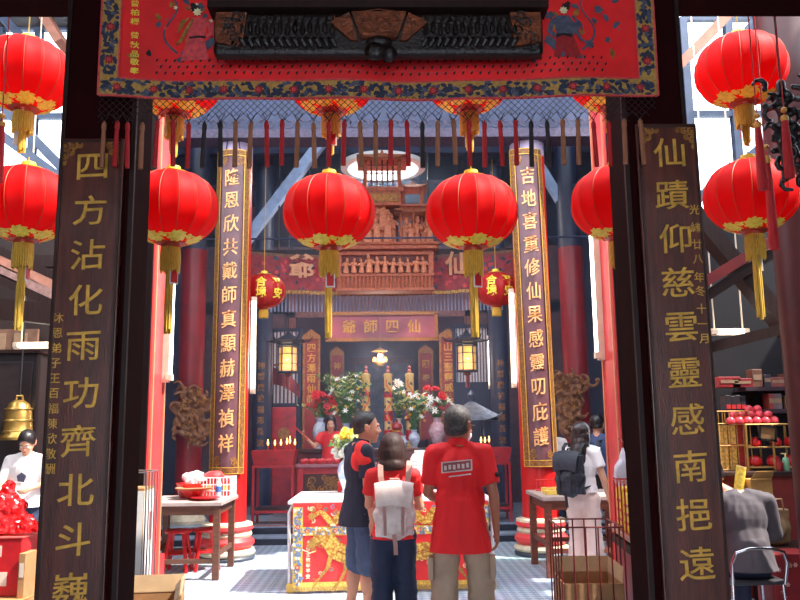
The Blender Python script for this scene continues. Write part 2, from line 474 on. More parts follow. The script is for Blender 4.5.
# porch around the camera
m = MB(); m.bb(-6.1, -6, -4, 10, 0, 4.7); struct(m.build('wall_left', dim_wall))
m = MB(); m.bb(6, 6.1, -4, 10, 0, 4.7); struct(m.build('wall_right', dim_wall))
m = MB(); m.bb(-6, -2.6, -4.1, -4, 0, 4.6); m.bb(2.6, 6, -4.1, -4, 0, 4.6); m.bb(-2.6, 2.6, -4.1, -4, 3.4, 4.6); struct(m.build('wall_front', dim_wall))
m = MB(); m.bb(-6.1, 6.1, -4.1, 4.55, 4.7, 4.85)
m.bb(-6.1, -3.3, 4.55, 10.1, 6.9, 7.05); m.bb(4.7, 6.1, 4.55, 9.2, 6.6, 6.75)
struct(m.build('ceiling', ceil_m))
LZ = W(30, 17, 4.12).z
# gate lintel over the three bays
m = MB(); m.bb(-6, 6, 3.8, 4.12, LZ, 4.7); m.mi = 1; m.bb(-6, 6, 3.77, 3.8, LZ, LZ + .1); struct(m.build('trim_2', [gate_red, dark_wood]))
# hall shell
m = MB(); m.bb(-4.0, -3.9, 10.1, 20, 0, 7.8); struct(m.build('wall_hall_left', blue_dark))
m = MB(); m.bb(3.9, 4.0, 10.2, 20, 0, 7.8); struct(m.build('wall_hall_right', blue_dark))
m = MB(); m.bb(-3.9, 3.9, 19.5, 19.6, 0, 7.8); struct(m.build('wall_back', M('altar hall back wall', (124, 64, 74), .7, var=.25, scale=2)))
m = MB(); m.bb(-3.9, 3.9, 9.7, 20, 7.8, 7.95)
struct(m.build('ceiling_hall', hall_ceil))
# side bays: partition walls with high windows over them
m = MB(); m.bb(-6, -4.0, 10, 10.1, 0, 4.45); struct(m.build('wall_left_bay', dim_wall))
m = MB(); m.bb(3.75, 6, 9.2, 9.3, 0, 4.1); struct(m.build('wall_right_bay', M('dark shop wall', (20, 15, 22), .8, var=.3, scale=3)))
frame_m = M('blue grey window frame', (70, 80, 102), .5, var=.15)
pane_m = pattern('clear window glass', lambda nt, nd, lk, b: (b.inputs['Transmission Weight'].__setattr__('default_value', 1.0), b.inputs['Roughness'].__setattr__('default_value', .0), b.inputs['IOR'].__setattr__('default_value', 1.05), b.inputs['Base Color'].__setattr__('default_value', (.95, .97, 1, 1))))
def window(name, x0, x1, Y, z0, z1, nx, nz, bx=.09):
    m = MB()
    for i in range(nx + 1):
        x = x0 + (x1 - x0) * i / nx; m.bb(x - bx / 2, x + bx / 2, Y, Y + .1, z0, z1)
    for j in range(nz + 1):
        z = z0 + (z1 - z0) * j / nz; m.bb(x0, x1, Y + .01, Y + .09, z - .035, z + .035)
    w = struct(m.build(name, frame_m))
    g = MB(); g.bb(x0, x1, Y + .045, Y + .055, z0, z1); struct(g.build('pane', pane_m, w, world=True))
window('window_1', -6, -4.0, 10, 4.45, 6.9, 4, 2)
window('window_2', 3.75, 6, 9.2, 4.1, 6.6, 4, 2)
# hall crossbeams, dark purlins and rafters
m = MB(); BZ = W(382, 147, 10.75).z; m.bb(-3.9, 3.9, 10.42, 10.75, BZ + .12, BZ + .85); m.mi = 1
fn = lambda u, v, d: (u, 10.42 - d, v)
m.bb(-3.9, 3.9, 10.36, 10.75, BZ, BZ + .12)
rng = random.Random(3)
for i in range(60):
    curl(m, fn, -3.8 + i * .128, BZ + .22, rng.random() * 6, .07, 1.2, .02, .012)
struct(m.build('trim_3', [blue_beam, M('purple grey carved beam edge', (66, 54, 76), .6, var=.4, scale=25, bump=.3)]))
m = MB(); m.bb(-3.9, 3.9, 13.4, 13.6, 6.35, 6.7); m.bb(-3.9, 3.9, 16, 16.25, 6.2, 6.6)
for i in range(9): m.bb(-3.6 + i * .9, -3.5 + i * .9, 10.8, 19.4, 7.6, 7.8)
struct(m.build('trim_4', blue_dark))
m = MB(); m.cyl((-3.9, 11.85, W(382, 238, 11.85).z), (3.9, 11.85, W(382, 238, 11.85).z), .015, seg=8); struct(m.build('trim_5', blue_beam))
m = MB()
def brace(a, b, w, h):
    a, b = V(a), V(b); x, y, d = basis(b - a)
    m.box((a + b) / 2, (w, h, (b - a).length), M3=Matrix((x, y, d)).transposed())
brace(W(225, 268, 12.9), W(345, 112, 12.9), .2, .16); struct(m.build('trim_12', M('pale blue skylight strut', (150, 172, 206), .5, var=.15)))  # strut built for the diagonal light shaft, skylight brightness put into its colour
m = MB(); brace(W(560, 200, 12.9), W(505, 110, 12.9), .16, .14); struct(m.build('trim_13', M('pale blue skylight strut', (150, 172, 206))))  # second strut for a bright patch, its brightness put into the colour
# lantern beam across the courtyard, above the frame of the gate
m = MB(); m.cyl((-5.9, 5.2, 4.62), (5.9, 5.2, 4.62), .06, seg=12); struct(m.build('trim_6', dark_wood))
# sloping eaves and braces of the side aisles
m = MB()
def brace(a, b, w, h):
    a, b = V(a), V(b); x, y, d = basis(b - a)
    m.box((a + b) / 2, (w, h, (b - a).length), M3=Matrix((x, y, d)).transposed())
for a, b, w, mi in ((W(-5, 10, 9.3), W(40, 55, 9.3), .09, 0), (W(-5, 98, 9), W(90, 197, 9), .16, 0), (W(40, 8, 9.3), W(66, 50, 9.3), .5, 1), (W(-6, 130, 8.6), W(70, 185, 8.6), .22, 0)):
    m.mi = mi; brace(a, b, w, .1)
for k in range(4):
    m.mi = (2, 1, 3, 2)[k]; brace(W(-8, 248 + 9 * k, 8.4), W(70, 284 + 9 * k, 8.4), .08, .1)
m.mi = 2; brace(W(-10, 308, 8.2), W(80, 318, 8.2), .2, .2)
struct(m.build('trim_7', [frame_m, M('peach eave board', (170, 112, 92), .7, var=.2), dark_wood, M('pale painted eave strip', (150, 112, 104), .6, var=.3, scale=20)]))
m = MB()
for a, b, w, mi in ((W(640, 246, 8.2), W(800, 116, 8.2), .22, 0), (W(640, 106, 8.6), W(735, 8, 8.6), .3, 1), (W(735, 45, 8.8), W(765, 10, 8.8), .06, 0), (W(700, 300, 7.9), W(800, 235, 7.9), .12, 2), (W(700, 285, 7.8), W(790, 230, 7.8), .03, 3), (W(700, 350, 7.6), W(810, 322, 7.6), .2, 2)):
    m.mi = mi; brace(a, b, w, .1)
m.mi = 2; brace(W(690, 211, 8), W(830, 382, 8), .22, .15)
struct(m.build('trim_8', [frame_m, M('peach eave board', (170, 112, 92)), dark_wood, dark_red]))

# ------------------------------------------------------------------ GATE
def pillar(x0, x1, label):
    r = thing('gate_pillar', label, 'pillar', ((x0 + x1) / 2, 3.97, 0), group='square pillars of the gate')
    m = MB(); m.bb(x0, x1, 3.82, 4.12, 0, LZ); m.build('shaft', gate_red, r, world=True, bevel=.012)
    m = MB(); m.bb(x0 - .01, x0 + .012, 3.808, 3.83, 0.14, LZ - .01); m.bb(x1 - .012, x1 + .01, 3.808, 3.83, 0.14, LZ - .01); m.build('edge_strip', dark_wood, r, world=True)
    m = MB(); m.bb(x0 - .05, x1 + .05, 3.79, 4.17, 0, .14); m.build('plinth', dark_wood, r, world=True, bevel=.02)
pillar(-1.56, -1.215, 'dark red square gate pillar behind the left black couplet board')
pillar(1.217, 1.52, 'dark red square gate pillar behind the right black couplet board')

def couplet(x0, x1, z0, z1, top, label, main, side, sx, side_x, sz):
    """black board with gold brushwork; hangs on the front of a gate pillar"""
    r = thing('couplet_board', label, 'couplet board', ((x0 + x1) / 2, 3.798, z0), group='couplet boards on the gate pillars')
    w = x1 - x0; h = z1 - z0
    m = MB(); m.bb(-w / 2, w / 2, -.02, .02, 0, h); m.build('panel', lacquer, r, bevel=.006)
    m = MB()
    for s in (-1, 1): m.bb(s * w / 2 - s * .012 - .006, s * w / 2 - s * .012 + .006, -.03, -.02, .01, h - .01)
    m.bb(-w / 2 + .01, w / 2 - .01, -.03, -.02, h - .022, h - .008)
    m.build('rim', M('dark lacquer rim', (60, 30, 24), .3, coat=.4), r)
    fn = lambda x, y, d: (x, -.02 - d, y)
    m = MB()
    for s in (-1, 1):
        cx = s * (w / 2 - .025)
        for (a, b, rr) in ((0, 0, .028), (-.04, .004, .02), (.0, -.045, .02), (-.028, -.03, .016), (-.07, .006, .012), (.004, -.08, .012)):
            curl(m, fn, cx + s * a, h - .045 + b, 1, rr, 1.1, .014, .004, s)
            rosette(m, fn, cx + s * a, h - .045 + b, rr * .5, 5, .004)
    m.build('corner_ornament', gold_dull, r)
    m = MB()
    column_text(m, main, top - z0, top - z0 - len(main) * sz, lambda x, y, d: fn(x + .006, y, d), sx, sx * .9, bold=.005, extrude=.03, brush=.022, slant=.05)
    m.build('inscription', gold, r)
    m = MB()
    for ch, z in side: write(m, ch, lambda x, y, d, z=z: fn(x + side_x, y + z, d), .054, .052, bold=.004, extrude=.03, brush=.015)
    m.build('small_inscription', gold, r)
    return r
zs = [W(692, y, 3.75).z - .45 for y in (208, 226, 243, 258, 276, 290, 308, 323, 338)]
couplet(1.262, 1.565, .45, 3.085, W(670, 152, 3.77).z + .108, 'black gate couplet board on the right, gold characters beginning with 仙', '仙蹟仰慈雲靈感南挹遠', list(zip('光緒廿八年冬十一月', zs)), .172, .112, .2165)
zs = [W(55, 317 + k * 15.2, 3.75).z - .45 for k in range(12)]
couplet(-1.556, -1.25, .45, 3.02, W(88, 166, 3.77).z + .109, 'black gate couplet board on the left, gold characters beginning with 四', '四方沾化雨功齊北斗巍', list(zip('沐恩弟子王百福陳欣敬酬', zs)), .172, -.118, .218)

# ------------------------------------------------------------------ embroidered banner over the gate
bx0, bx1, bz0, bz1 = -1.365, 1.372, 3.215, 4.35
YB = 3.738
ban = thing('embroidered_banner', 'red embroidered banner with floral border, netting and tassels hung across the gate', 'banner', (0, YB, bz0))
def bfn(u, v, d):
    w = .012 * sin(u * 5.2) + .008 * sin(u * 11 + v * 3)
    return (u, w - d, v + .012 * (1 - (u / 1.37) ** 2) * (-1 if v < .3 else 0) * 1.5)
m = MB(); m.sheet(lambda u, v: bfn(bx0 + (bx1 - bx0) * u, (bz1 - bz0) * v, 0), 80, 12, (0, .008, 0)); m.build('cloth', banner_red, ban, smooth=True)
rng = random.Random(11)
m = MB(); bw = .092
m.mi = 0
def strip(m, fn, u0, u1, v0, v1, d, n=60):
    hor = (u1 - u0) > (v1 - v0)
    N = max(2, int(n))
    if hor: m.sheet(lambda a, b: fn(u0 + (u1 - u0) * a, v0 + (v1 - v0) * b, d), N, 2)
    else: m.sheet(lambda a, b: fn(u0 + (u1 - u0) * a, v0 + (v1 - v0) * b, d), 2, N)
for (u0, u1, v0, v1) in ((bx0, bx1, 0, bw), (bx0, bx0 + bw, bw, 1.13), (bx1 - bw, bx1, bw, 1.13)):
    m.mi = 0; strip(m, bfn, u0, u1, v0, v1, .004)
    floral_band(m, lambda u, v, d: bfn(u, v, d + .005), u0 + .004, u1 - .004, v0 + .004, v1 - .004, rng, .018, (1, 2, 3, 4))
m.mi = 4
strip(m, bfn, bx0 + bw, bx1 - bw, bw - .003, bw + .005, .012); strip(m, bfn, bx0, bx1, -.004, .004, .014)
for x in (bx0 + bw, bx1 - bw): strip(m, bfn, x - .004, x + .004, bw, 1.13, .012)
for x in (bx0, bx1): strip(m, bfn, x - .004, x + .004, 0, 1.13, .014)
m.build('floral_border', [gold_paint, thread_navy, thread_grey, thread_crimson, thread_pink], ban)
# embroidered scenery: court ladies, boughs and rows of dark stitches
def lady(m, u, v, s, face, robe, skirt, sash, flip=1):
    f = lambda a, b, d: bfn(u + flip * a * s, v + b * s, d + .004)
    m.mi = skirt; m.add([f(a, b, .002) for a, b in ((-.3, 0), (.35, .02), (.25, .55), (-.12, .55))], [(0, 1, 2, 3)])
    m.mi = robe; m.add([f(a, b, .004) for a, b in ((-.16, .5), (.26, .5), (.3, .8), (.2, 1.0), (-.05, 1.0), (-.17, .8))], [(0, 1, 2, 3, 4, 5)])
    stroke(m, f, [(.2, .95), (.38, .8), (.42, .6), (.3, .5)], [.12, .13, .12, .08], .005)
    m.mi = sash; stroke(m, f, [(-.02, .95), (-.16, .7), (-.3, .45), (-.42, .36)], [.05, .09, .07, .02], .006)
    stroke(m, f, [(-.12, .98), (-.32, .8), (-.36, .62)], [.05, .07, .03], .006)
    m.mi = face; rosette(m, f, .08, 1.12, .11, 8, .007)
    m.mi = 1; rosette(m, f, .02, 1.22, .12, 8, .006); rosette(m, f, -.04, 1.3, .07, 6, .006); stroke(m, f, [(-.1, .5), (.12, .52), (.28, .5)], .05, .007)
m = MB()
lady(m, -.92, .20, .215, 4, 3, 3, 5); lady(m, .93, .2, .21, 4, 2, 0, 2, -1)
for k in range(70):
    u = rng.choice((-1, 1)) * rng.uniform(.62, 1.18); v = rng.uniform(.2, .62)
    m.mi = rng.choice((2, 2, 1, 5)); leaf(m, bfn, u, v, rng.random() * 6, rng.uniform(.03, .065), .026, .004)
    if k % 6 == 0: m.mi = 2; rosette(m, bfn, u - .02, v + .02, .028, 5, .0045)
    if rng.random() < .3: m.mi = rng.choice((3, 4)); rosette(m, bfn, u + .03, v, .012, 5, .005)
for s in (-1, 1):
    m.mi = 2; stroke(m, bfn, [(s * (1.0 + .05 * sin(i * .5) + .006 * i), .24 + .026 * i) for i in range(16)], [.012 - .0004 * i for i in range(16)], .003)
    stroke(m, bfn, [(s * 1.0, .2), (s * .9, .24), (s * .82, .3)], [.02, .05, .03], .004)
for j in range(3):
    for k in range(52):
        u = -1.1 + k * .043; v = .125 + j * .033
        m.mi = 1; leaf(m, bfn, u + .02 * (j % 2), v, 1.1, .022, .01, .004)
m.mi = 3
for j in range(2): stroke(m, bfn, [(-1.1 + .1 * i, .145 + .035 * j + .006 * sin(i * 2.2)) for i in range(23)], .004, .003)
m.build('embroidered_figures', [thread_crimson, thread_black, thread_grey, thread_pink, thread_cream, gold_dull], ban)
m = MB()
for ch, py in zip('曾柏楊曾秋品敬奉', (4, 13, 22, 36, 45, 54, 62, 71)[0:8]):
    p = W(135, py - .5, YB); write(m, ch, lambda x, y, d: bfn(p.x + x, p.z - bz0 + y, d + .006), .044, .036, bold=.02, extrude=.02)
m.build('inscription', gold_bright, ban)
# macrame net
m = MB(); cell = .034; n = int((bx1 - bx0) / cell)
tx = [W(x, 105, YB).x for x in (105, 118, 128)] + [W(143 + 15.5 * k, 105, YB).x for k in range(33)]
for i in range(n):
    u = bx0 + i * cell
    for j in range(4):
        v0, v1 = -.0 - j * .034, -.0 - (j + 1) * .034
        # the lowest rows gather into points above each tassel
        near = min(abs(u + cell / 2 - t) for t in tx)
        if j >= 2 and near > .03 * (4.2 - j) * .55: continue
        y = .012 * sin(u * 5.2)
        m.tube([(u, y, v0), (u + cell, y, v1)], .0016, 4, False); m.tube([(u + cell, y, v0), (u, y, v1)], .0016, 4, False)
for t in tx:
    for s in (-.5, .5): m.tube([(t + s * cell * 1.4, 0, -.085), (t, 0, -.128)], .002, 4, False)
m.build('net', thread_black, ban)
cols = 'TRRTRRRBBTTRRTTRRTTRRBTTRRRRBBTTRRTT'
TS = {}
for k, t in enumerate(tx):
    c = cols[k % len(cols)]
    if c not in TS:
        mm = {'R': tassel_red, 'T': tassel_tan, 'B': tassel_black}[c]
        g = MB(); g.lathe([(.0, -.235), (.012, -.234), (.0115, -.1), (.010, -.045), (.013, -.035), (.011, -.012), (.004, 0), (0, .002)], seg=10, scallop=.2, ns=10)
        TS[c] = g.mesh('tassel', mm); smooth_mesh(TS[c])
    o = link('tassel', TS[c], ban); o.location = (t, .006 * sin(k), -.124 + .006 * sin(k * 1.7)); o.rotation_euler = (0, .03 * sin(k * 2.1), 0)
m = MB(); m.bb(bx0, bx1, -.0, .034, .98, 1.02); m.build('hanging_batten', dark_wood, ban)
# carved dark plaque hung before the banner
pl = thing('carved_plaque', 'long black carved wooden plaque with gilt scrolls hanging before the red banner', 'plaque', (W(379, 32, 3.52).x, 3.56, W(379, 50, 3.52).z))
pw = 1.56; ph = .21
cw = M('blackened carved wood', (30, 16, 14), .45, var=.5, scale=20, bump=.4, bscale=60)
gw = M('gilded brown carving', (120, 58, 30), .45, .3, var=.6, scale=30, bump=.4)
m = MB(); m.bb(-pw / 2, pw / 2, 0, .08, 0, ph); m.build('panel', cw, pl, bevel=.02)
m = MB(); m.bb(-pw / 2 - .02, pw / 2 + .02, -.05, .07, ph + .0, ph + .035); m.bb(-pw / 2 - .01, pw / 2 + .01, -.03, .07, ph + .06, ph + .42); m.build('cornice', dark_wood, pl)
m = MB(); m.bb(-pw / 2 - .02, pw / 2 + .02, -.06, -.03, ph + .036, ph + .052); m.build('gilt_rail', gw, pl)
fn = lambda u, v, d: (u, -.002 - d, v)
for s in (-1, 1):
    m = MB()
    for k in range(13):
        u = s * (.22 + k * .035)
        m.tube([(u - .015 * s, -.02, .03), (u, -.03, .055), (u + .02 * s, -.02, .075)], [.01, .013, .006], 6)
        m.ell((u, -.018, .115 + .01 * (k % 2)), (.012, .016, .03), 8, 6); m.tube([(u, -.01, .14), (u + .01, -.02, .18)], .006, 5)
    for k in range(5): curl(m, fn, s * .70 + rng.uniform(-.05, .05), .04 + k * .035, rng.random() * 6, .03, 1.3, .014, .02 + .003 * k, s)
    m.build('black_carving', cw, pl)
m = MB(); fan = [(-.085, .07), (.085, .07), (.13, .2), (-.13, .2)]
m.prism([(a, -.03, b) for a, b in fan], (0, .03, 0))
for k in range(9): stroke(m, fn, [(-.1 + .0 * k, .08 + .014 * k), (0, .075 + .015 * k + .006 * (k % 3)), (.1, .08 + .014 * k)], .005, .034)
m.build('gilt_fan', gw, pl)
for s in (-1, 1):
    m = MB()
    m.prism([(s * a, -.022, b) for a, b in ((.1, .06), (.13, .06), (.23, .15), (.14, .2))], (0, .022, 0))
    m.prism([(s * a, -.022, b) for a, b in ((.64, .03), (.765, .05), (.765, .2), (.62, .2))], (0, .02, 0))
    for k in range(7): stroke(m, fn, [(s * (.64 + .02 * k), .05), (s * (.63 + .022 * k), .12), (s * (.65 + .018 * k), .19)], .006, .026)
    for k in range(6): stroke(m, fn, [(s * (.11 + .018 * k), .065 + .012 * k), (s * (.15 + .012 * k), .12 + .012 * k)], .006, .028)
    m.build('gilt_carving', gw, pl)
m = MB(); m.ell((-.02, -.03, .0), (.05, .03, .045), 10, 8); m.ell((.05, -.02, -.01), (.035, .03, .04), 10, 8); m.ell((-.0, -.02, .05), (.06, .03, .03), 10, 8); m.build('beast_head', cw, pl, smooth=True)
m = MB()
m.cyl((-.6, .03, ph + .4), (-.6, .03, 4.72 - pl.location.z), .012, seg=8); g = m.mesh('hanger', dark_wood)
link('hanger', g, pl); o = link('hanger', g, pl); o.location = (1.2, 0, 0)
# ------------------------------------------------------------------ RED LANTERNS
LR, LH = .305, .252
def lan_prof(t): return LR * (max(0, 1 - t * t)) ** .42 * .985 if abs(t) < .94 else LR * .37
def lantern(name, loc, label, cat, group, tail=.5, skirt=.17, rod=.9, mat=None, tagc=True, text=False, sc=1.0, rz=0.0):
    """loc = centre of the body"""
    r = thing(name, label, cat, loc, rz, group)
    m = MB(); prof = []
    N = 22
    for i in range(N + 1):
        t = -.95 + 1.9 * i / N
        prof.append((LR * (1 - abs(t) ** 2.2) ** .5 * sc + .0 if abs(t) < .95 else LR * .3 * sc, t * LH * sc))
    m.lathe(prof, seg=96, scallop=.035, ns=16)
    m.build('shade', mat or lantern_red, r, smooth=True)
    m = MB()
    for k in range(16):
        a = 2 * pi * k / 16 + pi / 16 * 0
        m.tube([(cos(a) * p[0] * 1.0, sin(a) * p[0] * 1.0, p[1]) for p in prof[1:-1]], .0022 * sc, 4, False)
    m.build('rib', M('gilded rib wire', (176, 70, 34), .5, .2), r)
    zt = prof[-1][1]; zb = prof[0][1]; rb = prof[0][0]
    m = MB(); m.lathe([(rb * 1.05, zt - .012 * sc), (rb * 1.1, zt + .004 * sc), (rb * .55, zt + .02 * sc), (rb * .5, zt + .045 * sc), (rb * .1, zt + .05 * sc)], seg=20); m.build('top_cap', gold_bright, r, smooth=True)
    m = MB(); m.lathe([(rb * .25, zb - .05 * sc), (rb * .6, zb - .045 * sc), (rb * .7, zb - .012 * sc), (rb * 1.06, zb - .004 * sc), (rb * 1.04, zb + .014 * sc)], seg=20); m.build('bottom_cap', M('red gold lantern collar', (180, 60, 40), .4, .3), r, smooth=True)
    if not text:
        for k in range(6):
            m = MB(); a0 = 2 * pi * k / 6 + .26 + .0
            def sf(u, v, d, a0=a0):   # u along the circle (m), v downward from z
                z = -.22 * sc + v * .42; t = max(-.95, min(.95, z / (LH * sc))); rr = LR * sc * (1 - abs(t) ** 2.2) ** .5 * (1.0) + .004 + d
                a = a0 + u / max(rr, .12)
                return (rr * cos(a), rr * sin(a), z)
            for q in range(9):
                b = 2 * pi * q / 9; leaf(m, sf, .0, .0, b, .07 * sc, .04 * sc, .002)
            rosette(m, sf, 0, 0, .03 * sc, 8, .006)
            for q in (-1, 1):
                for w in (.0, .03): leaf(m, sf, q * .06 * sc, -.01 + w, (0 if q > 0 else pi) + (.5 - w * 20) * q, .045 * sc, .026 * sc, .003)
            m.build('gold_paper_flower', gold_bright, r)
    else:
        m = MB()
        for k, (a0, s) in enumerate(((-pi / 2 - .55, '合境'), (-pi / 2 + .3, '平安'), (pi / 2 - .5, '合境'), (pi / 2 + .35, '平安'))):
            for j, ch in enumerate(s):
                def cf(x, y, d, a0=a0, j=j):
                    z = (.09 - .15 * j) * sc + y; t = z / (LH * sc); rr = LR * sc * (1 - abs(t) ** 2.2) ** .5 + .004 + d
                    a = a0 + x / rr; return (rr * cos(a), rr * sin(a), z)
                write(m, ch, cf, .15 * sc, bold=.03, extrude=.02)
        m.build('inscription', gold_bright, r)
    m = MB()
    for k in range(26):
        a = 2 * pi * k / 26; rr = rb * .62
        m.tube([(rr * cos(a), rr * sin(a), zb - .03 * sc), (rr * 1.08 * cos(a), rr * 1.08 * sin(a), zb - .03 * sc - skirt * .5), (rr * 1.02 * cos(a), rr * 1.02 * sin(a), zb - .03 * sc - skirt * (1 - .06 * (k % 3)))], .0075 * sc, 4)
    m.build('fringe', tassel_gold, r)
    if tail:
        z0 = zb - .04 * sc
        m = MB()
        for k in range(7):
            a = 2 * pi * k / 7; q = .016 * (k > 0)
            m.tube([(q * cos(a), q * sin(a), z0 - skirt * .5), (q * 1.2 * cos(a), q * 1.2 * sin(a), z0 - tail * .6), (q * 1.1 * cos(a), q * 1.1 * sin(a), z0 - tail + .015 * (k % 3))], .0095, 5)
        m.build('tassel', tassel_gold, r, smooth=True)
        if tagc:
            m = MB(); m.mi = 0; m.box((.012, -.036, z0 - skirt - .01), (.045, .006, .09)); m.mi = 1; m.box((.012, -.032, z0 - skirt - .01), (.06, .005, .11)); m.build('paper_tag', [silk_red, white], r)
    m = MB(); m.tube([(0, 0, zt + .03 * sc), (0, 0, rod)], .004, 6); m.build('cord', tassel_gold, r)
    return r
GL = 'red silk lanterns on strings in the courtyard'
zt = 4.56
def lp(x, y, Y=5.2): p = W(x, y, Y); return p
specs = [  # px, py, tail, label
    (329, 212, .56, 'large lower red lantern just left of the carved pagoda tower'),
    (472, 212, .56, 'large lower red lantern just right of the carved pagoda tower'),
    (172, 208, .56, 'red lantern partly hidden by the left gate pillar, lower of its string'),
    (617, 203, .56, 'red lantern half hidden behind the right gate pillar, lower of its string'),
    (26, 204, .56, 'red lantern at the far left beside the left couplet board, lower of its string'),
    (751, 196, .56, 'lower red lantern at the far right, crossed by long red tassels'),
    (331, 78, .27, 'red lantern cut off by the banner left of the centre, upper of its string'),
    (468, 76, .27, 'red lantern cut off by the banner right of the centre, upper of its string'),
    (176, 80, .27, 'red lantern behind the left end of the banner, upper of its string'),
    (612, 74, .27, 'red lantern behind the right end of the banner, upper of its string'),
    (26, 75, .27, 'red lantern at the far left against the bright window, upper of its string'),
    (741, 70, .27, 'red lantern at the far right against the bright window, upper of its string')]
L1 = None; L2 = None
for k, (x, y, tail, lab) in enumerate(specs):
    p = lp(x, y)
    if k < 6:
        lo = W(x, specs[k + 6][1], 5.2)
        if L1 is None: L1 = lantern('red_lantern', p, lab, 'lantern', GL, .56, rod=W(331, 78, 5.2).z - p.z - .62)
        else: dup(L1, p, k * .39, lab)
    else:
        if L2 is None: L2 = lantern('red_lantern', p, lab, 'lantern', GL, .27, skirt=.15, rod=4.62 - p.z)
        else: dup(L2, p, k * .39, lab)
# smaller inscribed lanterns deep in the hall
A = W(264, 291, 11.3); B = W(496, 289, 11.3)
l3 = lantern('inscribed_lantern', A, 'faded red lantern with gold writing half behind the left inner couplet', 'lantern', 'inscribed lanterns in the hall', .1, skirt=.12, rod=BZ - A.z, mat=lantern_dim, tagc=False, text=True, sc=1.0, rz=.55)
dup(l3, B, .2, 'faded red lantern with gold writing left of the right inner couplet')
# ------------------------------------------------------------------ COURTYARD POSTS AND LIGHT TUBES
def post(x, label):
    r = thing('courtyard_post', label, 'post', (x, 6.55, 0), group='square red posts of the courtyard')
    m = MB(); m.box((0, 0, 3.25), (.3, .4, 6.5)); m.build('shaft', post_red, r, bevel=.012)
    m = MB(); s = -1 if x > 0 else 1
    m.box((s * .152, .17, 3.3), (.02, .03, 6.3)); m.box((s * .152, -.17, 3.3), (.02, .03, 6.3)); m.build('moulding', M('peach edge moulding', (216, 130, 96), .5), r)
    m = MB(); m.box((0, -.212, 3.3), (.27, .024, 6.2)); m.build('front_shade', M('black brown post shade', (26, 14, 14), .6, var=.3, spec=.15), r)  # dark sheet added for the unlit look of the post front
    m = MB(); m.box((0, 0, .09), (.36, .46, .18)); m.build('base', dark_red, r, bevel=.02)
post(-1.96, 'sunlit red square post just right of the left gate pillar'); post(2.0, 'sunlit red square post just left of the right gate pillar')
def tube(px, y0, y1, Y, label, r0=.022, side=0, hor=None):
    if hor: a, b = W(*hor[0], Y), W(*hor[1], Y); a.z = b.z = (a.z + b.z) / 2
    else:
        a, b = W(px, y0, Y), W(px, y1, Y); a.x = b.x = (a.x + b.x) / 2
    b.y = a.y = Y
    if side: a.x = b.x = px
    r = thing('fluorescent_lamp', label, 'lamp', b if not hor else (a + b) / 2, group='fluorescent tube lamps')
    m = MB(); m.cyl(a, b, r0, seg=10); m.build('tube', tube_light, r, world=True, smooth=True)
    m = MB(); o = V((side * .035, 0 if side else .045, 0)); d = (b - a).normalized() * .03
    s = (.07, .05, abs(a.z - b.z) + .1) if not hor else (abs(a.x - b.x) + .1, .05, .07)
    m.box((a + b) / 2 + o, s)
    for q in (a - d * .3, b + d * .3): m.box(q, (.05, .07, .05))
    if hor:
        for q in (-.15, .15): m.cyl((a + b) / 2 + V((q, .045, .02)), V(((a.x + b.x) / 2 + q, Y + .045, 6.9 if px == 0 and a.x < 0 else 6.6)), .008, seg=6)
    m.build('fitting', M('cream lamp fitting', (226, 206, 180), .5), r, world=True)
tube(-1.755, 252, 378, 6.68, 'upright fluorescent tube fixed beside the left courtyard post', side=-1)
tube(1.795, 236, 360, 6.68, 'upright fluorescent tube fixed beside the right courtyard post', side=1)
tube(253, 300, 390, 10.9, 'upright fluorescent tube right of the left inner couplet')
tube(513, 292, 384, 10.9, 'upright fluorescent tube left of the right inner couplet')
tube(270, 342, 392, 14.2, 'upright fluorescent tube deep in the hall beside the left palace lantern', .018)
tube(490, 338, 386, 14.2, 'upright fluorescent tube deep in the hall beside the right palace lantern', .018)
tube(0, 0, 0, 8.6, 'level fluorescent tube in the left side bay above the boy', .022, hor=((17, 346), (50, 344)))
tube(0, 0, 0, 8.3, 'level fluorescent tube in the right side bay above the shop shelves', .022, hor=((716, 332), (745, 331)))
# ------------------------------------------------------------------ ROUND HALL COLUMNS WITH CURVED COUPLETS
CY = 10.72
def hall_column(x, label):
    r = thing('round_column', label, 'column', (x, CY, 0), group='round columns carrying the inner couplets')
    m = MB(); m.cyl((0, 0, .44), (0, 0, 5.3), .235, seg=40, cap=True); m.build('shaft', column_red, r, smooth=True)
    m = MB(); m.cyl((0, 0, 5.3), (0, 0, 6.6), .235, seg=40); m.build('upper_shaft', M('pale violet column top', (176, 158, 186), .5, var=.2), r, smooth=True)
    m = MB()
    m.mi = 0; m.lathe([(.345, 0), (.355, .03), (.335, .06), (.0, .06)], seg=36)
    m.mi = 1; m.lathe([(.34, .06), (.36, .09), (.34, .13), (.30, .14)], seg=36)
    m.mi = 2; m.lathe([(.30, .14), (.345, .19), (.345, .23), (.30, .28)], seg=36)
    m.mi = 1; m.lathe([(.30, .28), (.315, .31), (.30, .35)], seg=36)
    m.mi = 2; m.lathe([(.30, .35), (.33, .38), (.32, .42)], seg=36)
    m.mi = 1; m.lathe([(.32, .42), (.315, .45), (.235, .47), (0, .47)], seg=36)
    m.build('base', [M('slate base ring', (60, 66, 78), .5), M('cream base moulding', (214, 196, 166), .5, var=.25), post_red], r, smooth=True)
    return r
